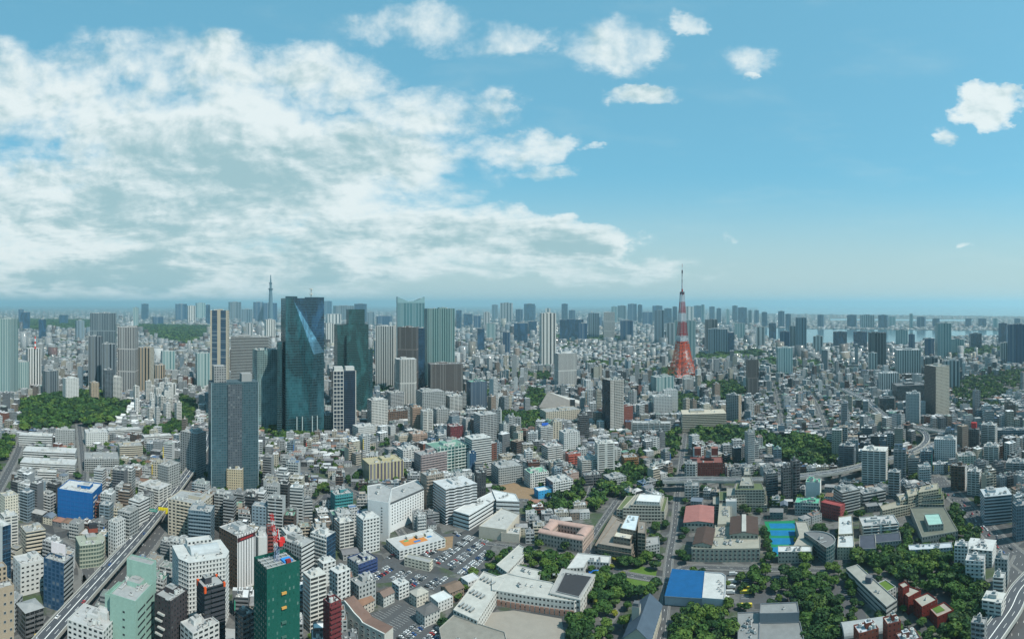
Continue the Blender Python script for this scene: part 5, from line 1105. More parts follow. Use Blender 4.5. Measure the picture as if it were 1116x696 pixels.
L('apartment_building', 'brick tower with grey chimney box in the bottom cluster', AP, 962, 982, 725, 680, 22, .9, ((.20, .055, .04), G_DK, 3, 3.3, .3, .3, (.40, .40, .38)), clutter=2)
L('apartment_building', 'brick cluster right part with glass roofs', AP, 976, 1004, 735, 700, 22, .8, ((.22, .10, .08), G_DK, 3, 3.3, .3, .3, (.40, .44, .48)), clutter=3)

# ------------------------------------------------------------ the red lattice tower
def lattice_tower():
    r = H * F / (416 - CY); p = G(743.5, 416); k_ = r / F
    t = thing('lattice_tower', 'tall orange-red and white lattice tower with two observation decks', TW, (p.x, p.y, 0), R(22) - p.x * 0)
    t.rotation_euler = (0, 0, R(-18) + R(30)); REFS.append((p.x, p.y, 'the red lattice tower'))
    OR_, RD, WT, DK = (.66, .085, .018), (.33, .02, .025), (.46, .49, .53), (.06, .05, .07)
    zz = lambda py: H - (py - CY) * k_
    prof = [(0, 52), (zz(408), 39), (zz(400), 30), (zz(392), 24), (zz(384), 20), (zz(376), 16.5), (zz(368), 14), (zz(360), 11.5), (zz(352), 10), (zz(343), 8.6), (zz(337), 7.6), (zz(331), 6.8), (zz(325), 6), (zz(320), 5.2), (zz(312), 3.6)]
    def hw(z):
        for (a, b), (c, d) in zip(prof, prof[1:]):
            if z <= c: return (b + (d - b) * (z - a) / (c - a)) * .95
        return prof[-1][1] * .78
    def colr(z):
        py = CY + (H - z) / k_
        if py > 372: return OR_
        if py > 366: return WT
        if py > 353: return RD
        if py > 343: return WT
        if py > 331: return RD
        if py > 321: return WT
        return DK
    zs = [0]; z = 0
    while z < zz(321): z += max(7, hw(z) * .62); zs.append(z)
    for sx, sy in ((-1, -1), (1, -1), (1, 1), (-1, 1)):
        m = MB()
        for a, b in zip(zs, zs[1:]):
            ta, tb = max(2.6, hw(a) * .17), max(2.4, hw(b) * .17)
            if a < zz(376):     # four-strut leg
                for ox in (0, 1):
                    for oy in (0, 1):
                        m.bar((sx * (hw(a) - ox * ta * 1.3), sy * (hw(a) - oy * ta * 1.3), a), (sx * (hw(b) - ox * tb * 1.3), sy * (hw(b) - oy * tb * 1.3), b), .7, colr(a))
                m.bar((sx * hw(a), sy * (hw(a) - ta * 1.3), a), (sx * (hw(b) - tb * 1.3), sy * hw(b), b), .6, colr(a)); m.bar((sx * hw(a), sy * hw(a), b), (sx * (hw(a) - ta * 1.3), sy * hw(a), a), .6, colr(a))
            else: m.bar((sx * hw(a), sy * hw(a), a), (sx * hw(b), sy * hw(b), b), 1.0, colr(a))
        m.obj('leg', t)
    m = MB()
    for a, b in zip(zs, zs[1:]):
        if b < 34: continue
        A, B = hw(a), hw(b); c = colr(a)
        for q in range(4):
            def rt(x, y): return [(x, y), (-y, x), (-x, -y), (y, -x)][q]
            m.bar((*rt(-A, -A), a), (*rt(B, -B), b), .42, c); m.bar((*rt(A, -A), a), (*rt(-B, -B), b), .42, c); m.bar((*rt(-B, -B), b), (*rt(B, -B), b), .7, c)
            if A > 12: m.bar((*rt(0, -A), a), (*rt(0, -B), b), .5, c); m.bar((*rt(-A / 2, -A), a), (*rt(B / 2, -B), b), .4, c)
    m.obj('cross_bracing', t)
    m = MB()        # the great arches between the feet
    for q in range(4):
        def rt(x, y): return [(x, y), (-y, x), (-x, -y), (y, -x)][q]
        pr = None
        for k in range(13):
            s = k / 12; x = -1 + 2 * s; zc = 26 * math.sqrt(max(0, 1 - x * x)) + 4; w = hw(zc); pt = (*rt(x * w * .92, -w), zc)
            if pr: m.bar(pr, pt, .9, OR_)
            pr = pt
    m.obj('arch', t)
    m = MB(); m.box(0, 0, 0, 5, 5, zz(372), (.35, .12, .09)); m.obj('lift_shaft', t)
    m = MB(); m.box(0, 0, 0, 48, 40, 20, (.50, .50, .48), RFL, gls=GL, fx=.6, fy=.4, bw=3, sh=4); m.obj('foot_building', t)
    m = MB(); w = 27
    m.box(0, 0, zz(374), w * .92, w * .92, 6, RD); m.box(0, 0, zz(374) + 6, w, w, 6, (.62, .64, .64), gls=(.05, .08, .1), fx=1, fy=.5, bw=40, sh=6); m.box(0, 0, zz(374) + 12, w, w, 5.5, (.62, .64, .64), RF, gls=(.05, .08, .1), fx=1, fy=.5, bw=40, sh=6); m.obj('main_deck', t)
    m = MB(); P = [(7.4 * math.cos(k * math.pi / 6), 7.4 * math.sin(k * math.pi / 6)) for k in range(12)]
    m.prism([(x * .7, y * .7) for x, y in P], zz(321), zz(321) + 3, RD, top_poly=P); m.prism(P, zz(321) + 3, zz(321) + 9, DK); m.obj('upper_deck', t)
    m = MB(); z0, z1 = zz(321) + 8, zz(287.5); n = 9
    for k in range(n):
        a, b = z0 + (z1 - z0) * k / n, z0 + (z1 - z0) * (k + 1) / n
        m.bar((0, 0, a), (0, 0, b), [2.6, 2.4, 2.0, 1.9, 1.8, 1.6, 2.2, .9, .6][k], (RD, WT, WT, (.30, .34, .36), WT, (.30, .33, .35), DK, WT, (.3, .05, .05))[k], None, 8)
    m.obj('antenna', t)
    c, n2 = 60, 0; occupy(rect(p.x, p.y, 86, 86, R(12)))
lattice_tower()
def far_mast():
    p = G(295, 360.5); k_ = math.hypot(p.x, p.y) / F; t = thing('broadcast_tower', 'very slender grey-blue needle tower far off on the skyline', TW, (p.x, p.y, 0), 0); REFS.append((p.x, p.y, 'the skyline needle tower'))
    zz = lambda py: H - (py - CY) * k_; c = (.10, .17, .21); m = MB(); m.bar((0, 0, 0), (0, 0, zz(315)), 28, c, 14, 12); m.obj('shaft', t)
    m = MB(); m.bar((0, 0, zz(316.5)), (0, 0, zz(314.2)), 15, c, 24, 12); m.obj('lower_deck', t); m = MB(); m.bar((0, 0, zz(315)), (0, 0, zz(308.5)), 12, c, 10, 12); m.bar((0, 0, zz(309.5)), (0, 0, zz(308)), 11, c, 17, 12); m.obj('upper_deck', t)
    m = MB(); m.bar((0, 0, zz(308.5)), (0, 0, zz(299.5)), 8, c, 3.5, 8); m.obj('antenna', t)
far_mast()
# ------------------------------------------------------------ skyline towers
random.seed(21)
SKY = []
def sky(xl, xr, yt, yb=None, dark=None):
    SKY.append((xl, xr, yt, yb, dark))
for q in [(20, 26, 337), (22, 33, 340), (64, 74, 343), (154, 162, 331), (145, 151, 335), (191, 204, 331), (204, 213, 333), (213, 224, 330), (224, 229, 332), (249, 263, 329), (263, 275, 337), (276, 287, 329), (287, 302, 330), (352, 362, 328), (363, 386, 333), (355, 372, 342),
          (386, 400, 331), (410, 427, 344), (400, 408, 340), (497, 503, 338), (505, 515, 342), (516, 524, 344), (527, 534, 340), (545, 559, 330), (562, 570, 337), (571, 583, 331), (577, 584, 333), (536, 543, 332), (594, 600, 336), (612, 619, 331), (620, 627, 338), (666, 673, 334), (673, 683, 333), (684, 694, 331),
          (695, 700, 332), (711, 722, 333), (724, 732, 336), (733, 738, 334), (745, 756, 334), (756, 764, 333), (764, 768, 332), (773, 779, 334), (781, 786, 336), (791, 795, 337), (798, 804, 333), (804, 814, 335), (815, 820, 338), (822, 827, 338), (830, 836, 340), (848, 855, 339), (856, 862, 342), (891, 898, 343),
          (923, 934, 343), (937, 953, 343), (957, 968, 343), (968, 976, 345), (991, 995, 342), (999, 1009, 345), (1016, 1024, 347), (1052, 1059, 347), (1066, 1075, 347), (1082, 1088, 347), (1105, 1112, 347), (640, 656, 345), (700, 711, 340), (560, 575, 352), (838, 846, 352), (850, 861, 361), (886, 897, 366), (976, 990, 359),
          (990, 997, 364), (1008, 1018, 369), (1036, 1051, 369), (1056, 1070, 363), (1088, 1098, 352), (530, 540, 352), (520, 528, 358), (548, 556, 362), (575, 585, 350), (630, 640, 352), (676, 690, 349), (726, 735, 352), (782, 800, 362), (800, 812, 352), (335, 352, 350), (355, 364, 352), (268, 276, 352), (288, 300, 348), (166, 178, 345), (42, 50, 348), (82, 92, 349)]: sky(*q)
for (xl, xr, yt, yb, dark) in SKY:
    yb = yb or (yt + 14 + rnd_(0, 8) if yt < 341 else yt + rnd_(9, 16) if yt < 348 else yt + rnd_(16, 26))
    if xl > 885 and yt < 349: yb = rnd_(356, 358)
    st = random.choice(['blue_glass', 'grey_glass', 'navy', 'blue_glass', 'resid', 'pale_glass', 'navy', 'blue_glass', 'resid_d', 'resid_w'])
    r_ = bld('tower_building', '', TW, xl, xr, yb, yt, rnd_(-15, 15), rnd_(.5, .9), st, extras=False, roof='bare', group='towers on the far skyline')[0]
    m_ = MB(); w = (xr - xl) * math.hypot(r_.location.x, r_.location.y) / F; hh = place(xl, xr, yb, yt, 0, .6)[5]
    m_.box(0, 0, hh - 1, w * .35, w * .25, 6, MG); m_.obj('penthouse', r_)
    PENDING.append((r_, {'blue_glass': 'dark blue glass tower', 'grey_glass': 'blue-grey tower', 'navy': 'navy tower', 'resid': 'pale residential tower', 'pale_glass': 'pale glass tower', 'resid_d': 'dark grey tower', 'resid_w': 'off-white tower'}[st] + ' on the skyline'))
# ------------------------------------------------------------ ground, water, roads
def poly_obj(name, pts, z, mat, structure=True):
    m = MB(); m.face([(x, y, z) for x, y in pts], (.3, .3, .3), None, GL, (0, 0, 1)); o = m.obj(name, None, mat)
    if structure: o['kind'] = 'structure'
    return o
def ground_material():
    m, t, b = mat_base('city_ground')
    geo = t.new('ShaderNodeNewGeometry'); P = geo.outputs['Position']
    v = t.new('ShaderNodeTexVoronoi'); t.put(v.inputs['Vector'], P); v.inputs['Scale'].default_value = 1 / 14
    n = t.noise(P, 1 / 40, 6, .6); n2 = t.noise(P, 1 / 5, 4, .6); n3 = t.noise(P, 1 / 900, 5, .6)
    c = t.mix(t.mr(v.outputs['Color'], .2, .8), (.045, .047, .050, 1), (.13, .13, .125, 1))
    c = t.mix(t.mr(n, .52, .62), c, (.040, .068, .022, 1))
    c = t.mix(t.mr(n2, .35, .7, 0, .5), c, (.035, .037, .037, 1))
    c = t.mix(t.mr(n3, .60, .68, 0, .6), c, (.03, .05, .022, 1))
    t.l.new(c, b.inputs['Base Color']); b.inputs['Roughness'].default_value = .92
    return m
GRD = ground_material()
Z = 60000
poly_obj('ground', [(-Z, -Z), (Z, -Z), (Z, Z), (-Z, Z)], 0, GRD)
def dense(px, step=15):
    out = []
    for i in range(len(px)):
        (x0, y0), (x1, y1) = px[i], px[(i + 1) % len(px)]; n = max(1, int(abs(x1 - x0) / step))
        for k in range(n): out.append((x0 + (x1 - x0) * k / n, y0 + (y1 - y0) * k / n))
    return out
def sheet_px(name, px, z, mat): return poly_obj(name, [G2(*q) for q in dense(px)], z, mat)
BAY = [(826, 333.6), (1180, 333.6), (1180, 366), (1060, 366), (1030, 367), (1000, 373), (940, 374.5), (880, 374), (845, 371), (834, 366), (826, 350)]
ISLE = [(822, 341.5), (900, 342.5), (1180, 345.5), (1180, 360), (1040, 360), (1000, 359.5), (900, 358.5), (860, 358), (822, 356)]
sheet_px('bay_water', BAY, 1.0, WATER); sheet_px('land_strip', ISLE, 3.0, GRD)
sheet_px('far_channel_water', [(905, 347.4), (1060, 348.4), (1060, 350.2), (905, 349.2)], 4.0, WATER)

def smooth(pts, n=8):
    out = []; P = [pts[0]] + list(pts) + [pts[-1]]
    for i in range(1, len(P) - 2):
        for k in range(n):
            t = k / n; a, b, c, d = P[i - 1], P[i], P[i + 1], P[i + 2]
            out.append(.5 * ((2 * b) + (c - a) * t + (2 * a - 5 * b + 4 * c - d) * t * t + (3 * b - a - 3 * c + d) * t ** 3))
    out.append(P[-2]); return out
def offs(path):
    N = []
    for i in range(len(path)):
        d = path[min(i + 1, len(path) - 1)] - path[max(i - 1, 0)]; d.z = 0; d.normalize(); N.append(Vector((d.y, -d.x, 0)))   # to the right
    return N
def strip(m, path, N, o0, z0, o1, z1, col=(.3, .3, .3)):
    for i in range(len(path) - 1):
        a, b = path[i], path[i + 1]; n0, n1 = N[i], N[i + 1]
        m.face([tuple(a + n0 * o0 + Vector((0, 0, z0))), tuple(a + n0 * o1 + Vector((0, 0, z1))), tuple(b + n1 * o1 + Vector((0, 0, z1))), tuple(b + n1 * o0 + Vector((0, 0, z0)))], col)
def dashes(m, path, N, o, z, on=6, gap=10, w=.35):
    acc = 0
    for i in range(len(path) - 1):
        a, b = path[i], path[i + 1]; L_ = (b - a).length; s = 0
        while s < L_:
            ph = acc % (on + gap); st_ = min(L_ - s, (on - ph) if ph < on else (on + gap - ph))
            if ph < on:
                p, q = a.lerp(b, s / L_), a.lerp(b, min(1, (s + st_) / L_)); n = N[i]
                m.face([tuple(p + n * (o - w) + Vector((0, 0, z))), tuple(p + n * (o + w) + Vector((0, 0, z))), tuple(q + n * (o + w) + Vector((0, 0, z))), tuple(q + n * (o - w) + Vector((0, 0, z)))], (.7, .7, .7))
            s += st_ + 1e-4; acc += st_ + 1e-4
ROADS = []
def road(px, w, lanes=2, occ=4, walk=3.0, nm='road'):
    path = smooth([G(x, y, .06 + .02 * len(ROADS)) for x, y in px]); N = offs(path)
    m = MB(); strip(m, path, N, -w / 2, 0, w / 2, 0); struct(m.obj(nm, None, ASPH))
    if walk:
        m = MB()
        for s in (-1, 1):
            a, b = sorted((s * w / 2, s * (w / 2 + walk))); strip(m, path, N, a, .12, b, .12); strip(m, path, N, s * w / 2, 0 if s > 0 else .12, s * w / 2, .12 if s > 0 else 0)
        struct(m.obj('pavement', None, PAVE))
    m = MB()
    for k in range(1, lanes): dashes(m, path, N, -w / 2 + w * k / lanes, .008, 3, 12 if lanes > 2 else 9, .10)
    for s in (-1, 1): strip(m, path, N, s * (w / 2 - .5) - .05, .008, s * (w / 2 - .5) + .05, .008)
    struct(m.obj('lane_marking', None, LINE))
    for i in range(len(path) - 1):
        a, b = path[i], path[i + 1]; n = N[i]; q = w / 2 + occ
        occupy([tuple((a + n * q).xy), tuple((a - n * q).xy), tuple((b - n * q).xy), tuple((b + n * q).xy)], 2)
    ROADS.append((path, N, w, nm)); return path, N
def elevated(px, w, z, lanes=4, occ=6, under=0):
    path = smooth([G(x, y, z) for x, y in px]); N = offs(path)
    m = MB(); strip(m, path, N, -w / 2, 0, w / 2, 0); struct(m.obj('elevated_road', None, DECKM))
    m = MB()
    for s in (-1, 1):
        o = s * w / 2
        strip(m, path, N, *( (o, 1.1, o + .5, 1.1) if s > 0 else (o - .5, 1.1, o, 1.1)))
        strip(m, path, N, *((o, -.002, o, 1.1))); strip(m, path, N, o + s * .5, 1.1, o + s * .5, -2.0) ; strip(m, path, N, o + s * .5, -2.0, 0, -2.3)
    acc = 0
    for i in range(0, len(path) - 1):
        acc += (path[i + 1] - path[i]).length
        if acc > 38:
            acc = 0; p = path[i]; m.box(p.x, p.y, 0, 2.6, 2.6, p.z - 2.2, (.3, .3, .3)); m.box(p.x, p.y, p.z - 4, w * .7, 2.2, 1.8, (.3, .3, .3), yaw=math.atan2(N[i].y, N[i].x))
    struct(m.obj('elevated_road_structure', None, CONC))
    m = MB()
    for k in range(1, lanes):
        if lanes >= 4 and k == lanes // 2: strip(m, path, N, -.3, .01, .3, .01)
        else: dashes(m, path, N, -w / 2 + w * k / lanes, .01, w=.13)
    for s in (-1, 1): strip(m, path, N, s * (w / 2 - .8) - .15, .01, s * (w / 2 - .8) + .15, .01)
    struct(m.obj('lane_marking', None, LINE))
    for i in range(len(path) - 1):
        a, b = path[i], path[i + 1]; n = N[i]; q = w / 2 + occ
        occupy([tuple((a + n * q).xy), tuple((a - n * q).xy), tuple((b - n * q).xy), tuple((b + n * q).xy)], 2)
    ROADS.append((path, N, w, 'expressway')); return path, N
XP = [(30, 718), (47, 698), (71, 671), (100, 639), (132, 604), (150, 584), (168, 563), (190, 535), (210, 508), (222, 488), (226, 474)]
EX = elevated(XP, 13.5, 12)
XG = [(x, CY + (y - CY) * H / (H - 12)) for x, y in XP]     # the street below it
EXG = road(XG, 30, 6, 3, 4.0)
road([(84, 660), (96, 640), (92, 612), (60, 590), (20, 575)], 13, 2, 3)
road([(86, 462), (88, 480), (90, 500), (91, 522), (80, 545)], 9)
road([(24, 478), (18, 495), (8, 515), (-6, 540)], 11)
road([(747, 470), (743, 500), (738, 540), (735, 575), (729, 612), (726, 650), (716, 720)], 6.5, walk=1.5)
road([(672, 545), (655, 570), (642, 590), (632, 606), (560, 596), (530, 592)], 6, walk=1.2)
road([(632, 606), (668, 622), (735, 632), (750, 618), (840, 620), (905, 622)], 7, walk=2)
RD1 = road([(1020, 520), (1038, 538), (1056, 556), (1076, 578), (1102, 602), (1135, 628)], 20, 5)
elevated([(1130, 622), (1112, 642), (1102, 662), (1088, 682), (1066, 712)], 17, 9)
road([(1118, 606), (1106, 640), (1110, 690), (1112, 720)], 20, 4)
elevated([(722, 523), (760, 522), (800, 522.5), (840, 522), (880, 518), (920, 512), (955, 503), (985, 496), (1008, 487), (1035, 479), (1060, 473), (1095, 468)], 16, 14)
elevated([(918, 423), (930, 429), (942, 435), (953, 444), (964, 453), (982, 461), (998, 465), (1030, 470), (1060, 470)], 17, 16)
elevated([(998, 466), (1008, 472), (1010, 479), (1004, 486), (992, 492)], 10, 15, 2)
for q in ([(852, 470), (850, 450), (846, 430), (842, 415)], [(905, 480), (898, 460), (890, 440), (880, 425)], [(800, 560), (801, 540), (806, 525)], [(455, 600), (445, 590), (420, 560), (395, 540), (345, 520), (290, 500)], [(540, 560), (560, 545), (600, 548), (650, 545)], [(300, 575), (330, 560), (350, 545), (400, 505), (440, 470), (455, 455)], [(690, 500), (740, 500)], [(520, 480), (560, 490), (620, 505), (645, 520), (640, 545)], [(960, 575), (1000, 570), (1040, 560)]):
    road(q, 7, 2, 1.5, 1.5)
# drive and car parks on the lower right
sheet_px('driveway', [(806, 625), (902, 625), (905, 640), (850, 655), (806, 660)], .05, ASPH)
sheet_px('driveway', [(905, 625), (922, 628), (940, 660), (950, 690), (925, 690), (908, 655)], .055, ASPH)
m_ = MB()
for k in range(12):
    for x0 in (808, 842): a, b = G(x0, 629 + k * 2.1, .07), G(x0 + 8, 629 + k * 2.1, .07); m_.bar(a, b, .09, (.7, .7, .7))
for k in range(9): a, b = G(919 + k * 1.2, 643 + k * 2.2, .075), G(926 + k * 1.6, 643 + k * 2.2, .075); m_.bar(a, b, .10, (.7, .6, .6))
struct(m_.obj('parking_marking', None, LINE))
LOTS = {'upper': [(462, 586), (494, 580), (536, 590), (530, 610), (520, 628), (500, 626), (478, 616), (458, 604)], 'middle': [(404, 624), (424, 604), (446, 604), (440, 622), (474, 626), (500, 630), (482, 650), (466, 640), (446, 644), (430, 634), (404, 636)],
        'lower': [(398, 670), (440, 656), (458, 668), (480, 684), (484, 708), (428, 708), (392, 692)]}
for k, q in enumerate(LOTS.values()): sheet_px('car_park', q, .05, ASPH); occupy([G2(*p) for p in q], 1)
sheet_px('grass_plot', [(466, 598), (476, 586), (494, 584), (493, 597), (482, 600)], .075, DIRT); sheet_px('grass_plot', [(474, 592), (480, 587), (487, 589), (480, 595)], .1, GRASS)
sheet_px('bare_field', [(538, 530), (560, 526), (584, 534), (578, 545), (556, 548), (545, 542)], .08, DIRT); occupy([G2(*p) for p in [(538, 530), (560, 526), (584, 534), (578, 545), (556, 548)]], 1)
sheet_px('sandy_yard', [(528, 668), (560, 665), (612, 674), (616, 700), (600, 722), (520, 722)], .08, SAND); occupy([G2(*p) for p in [(528, 662), (560, 660), (616, 670), (620, 722), (520, 722)]], 1)
LAWN = [(678, 624), (700, 617), (716, 622), (712, 640), (694, 648), (682, 642)]
sheet_px('lawn', LAWN, .085, GRASS); sheet_px('garden_path', [(648, 664), (668, 656), (676, 668), (660, 690)], .09, PAVE)
sheet_px('lawn', [(884, 660), (905, 655), (910, 675), (890, 690)], .06, GRASS)
p = G(98, 631); sheet_px('red_crossing', [(94, 632), (104, 623), (107, 626), (97, 636)], .12, plain('red_paving', (.30, .07, .05), .8, .2, .6))
sheet_px('pale_square', [(78, 636), (92, 626), (96, 634), (84, 648)], .1, PAVE)
# gantry sign and yellow hoarding on the expressway
def near_path(PN, frac): path, N = PN; i = int(frac * (len(path) - 1)); return path[i], N[i]
p, n = near_path(EX, .60); t_ = thing('sign_gantry', 'green direction sign spanning the expressway', 'road sign', tuple(p), math.atan2(n.y, n.x))
part_box(t_, 'sign_panel', -1, -.3, 5.6, 9, .3, 3.0, (.02, .26, .20)); part_box(t_, 'post', -8.7, 0, -1, .5, .5, 9, MG); part_box(t_, 'post', 8.7, 0, -1, .5, .5, 9, MG); part_box(t_, 'beam', 0, .2, 7, 17.4, .4, .5, MG)
for k in range(5): part_box(t_, 'lettering', -4 + k * 1.5, -.5, 6.8, 1.0, .06, .5, (.75, .75, .75)); 
p = G(178, 568); t_ = thing('yellow_hoarding', 'bright yellow rooftop hoarding beside the expressway', 'billboard', (p.x, p.y, 0), R(20)); part_box(t_, 'building', 0, 6, 0, 14, 12, 9, MG, RF)
m_ = MB()
for k in range(4): m_.box(-4.5 + k * 3, 0, 9, 2.6, .8, 3.4, (.72, .62, .02)); m_.box(-4.5 + k * 3, 0, 12.8, 2.6, .8, 2.6, (.72, .62, .02))
m_.box(0, .6, 9, 11.6, .3, 6.6, (.35, .3, .02)); m_.obj('panel', t_); occupy(rect(p.x, p.y + 6, 16, 14, 0))
TW_ = [o for o in bpy.data.objects if o.get('label', '').startswith('office with the blue roof') or o.get('label', '') == 'white office with blue rooftop sign'][0]
t_ = thing('rooftop_sign', 'bright blue flat sign box on the white centre office', 'sign', (TW_.location.x, TW_.location.y, place(585, 603, 484, 463, 20, .8)[5]), TW_.rotation_euler.z); part_box(t_, 'panel', 0, 0, 1, 12, 3, 4, (.03, .12, .5)); part_box(t_, 'post', 0, 0, 0, .6, .6, 1, MG)
TW_ = [o for o in bpy.data.objects if o.get('label', '') == 'black thin tower with red rooftop sign'][0]
t_ = thing('rooftop_sign', 'red cube sign on the black thin tower at right', 'sign', (TW_.location.x, TW_.location.y, place(1055, 1068, 492, 466, -6, .8)[5]), TW_.rotation_euler.z); part_box(t_, 'panel', 0, 0, 1, 9, 6, 9, (.5, .04, .04)); part_box(t_, 'post', 0, 0, 0, .6, .6, 1, MG)

# ------------------------------------------------------------ trees
def crown_variant(seed, n, lobes=7, size=.17):
    r = np.random.default_rng(seed)
    cs = [(0, 0, .1, .78)] + [(math.cos(a) * .45, math.sin(a) * .45, r.uniform(-.25, .45), r.uniform(.42, .58)) for a in np.linspace(0, 6.28, lobes, endpoint=False) + r.uniform(0, 1)]
    V = np.zeros((n, 4, 3)); lf = np.zeros(n)
    for k in range(n):
        c = cs[r.integers(len(cs))]; d = r.normal(size=3); d /= np.linalg.norm(d)
        if d[2] < -.3: d[2] *= -.6
        p = np.array(c[:3]) + d * c[3] * r.uniform(.80, 1.04); p[2] *= .9
        nrm = d + r.normal(size=3) * .45; nrm /= np.linalg.norm(nrm); u = np.cross(nrm, [0.3, .2, 1]); u /= np.linalg.norm(u) + 1e-6; w = np.cross(nrm, u)
        s = size * r.uniform(.7, 1.4)
        V[k] = [p - u * s - w * s * .8, p + u * s * 1.1 - w * s * .5, p + u * s * .8 + w * s, p - u * s * .7 + w * s * .9]
        lf[k] = r.uniform(0, .16)
    return V.astype(np.float32), lf
def mesh_quads(name, V, leaf, mat):
    n = V.shape[0]; me = bpy.data.meshes.new(name); me.vertices.add(n * 4); me.vertices.foreach_set('co', V.reshape(-1))
    me.loops.add(n * 4); me.loops.foreach_set('vertex_index', np.arange(n * 4, dtype=np.int32)); me.polygons.add(n); me.polygons.foreach_set('loop_start', np.arange(0, n * 4, 4, dtype=np.int32))
    at = me.attributes.new('Leaf', 'FLOAT', 'FACE'); at.data.foreach_set('value', leaf.astype(np.float32)); me.materials.append(mat); me.update(calc_edges=True); return me
CROWNS = [crown_variant(k, 520, 6 + k % 3, .15) for k in range(5)]
CROWN_ME = [mesh_quads('tree_crown', v, l, LEAF) for v, l in CROWNS]
COARSE = [crown_variant(50 + k, 130, 6, .27) for k in range(4)]; FARC = [crown_variant(80 + k, 34, 5, .5) for k in range(3)]
m_ = MB(); m_.bar((0, 0, 0), (0, 0, .42), .055, (.1, .07, .05), .04, 6); m_.bar((0, 0, .38), (.22, .1, .75), .035, (.1, .07, .05), .015, 5); m_.bar((0, 0, .38), (-.2, .12, .7), .03, (.1, .07, .05), .012, 5); m_.bar((0, 0, .40), (.02, -.2, .8), .03, (.1, .07, .05), .01, 5)
TRUNK = mesh_from('trunk', m_.v, m_.f, m_.uv, m_.c, m_.g, m_.p); TRUNK.materials.append(BARK)
TREES = []      # x, y, radius, height
def wood(px, sp=9.0, r0=4.2, r1=7.0, excl=(), keep=1.0, hk=1.0):
    poly = [G2(*q) for q in dense(px)]; xs = [p[0] for p in poly]; ys = [p[1] for p in poly]
    gx = np.arange(min(xs), max(xs), sp); gy = np.arange(min(ys), max(ys), sp * .9)
    X, Y = np.meshgrid(gx, gy); X = X + rng.uniform(-.45, .45, X.shape) * sp; Y = Y + rng.uniform(-.45, .45, Y.shape) * sp
    ok = inside(poly, X, Y)
    for e in excl: ok &= ~inside([G2(*q) for q in e], X, Y)
    for x, y in zip(X[ok], Y[ok]):
        i = int((x - RX0) / RES); j = int((y - RY0) / RES)
        if 0 <= i < 1200 and 0 <= j < 1200 and OCC[j, i]: continue
        if random.random() > keep * (.86 if sp < 20 else 1): continue
        r = rnd_(r0, r1); TREES.append((float(x), float(y), r, r * rnd_(1.5, 2.0) * hk))
    return poly
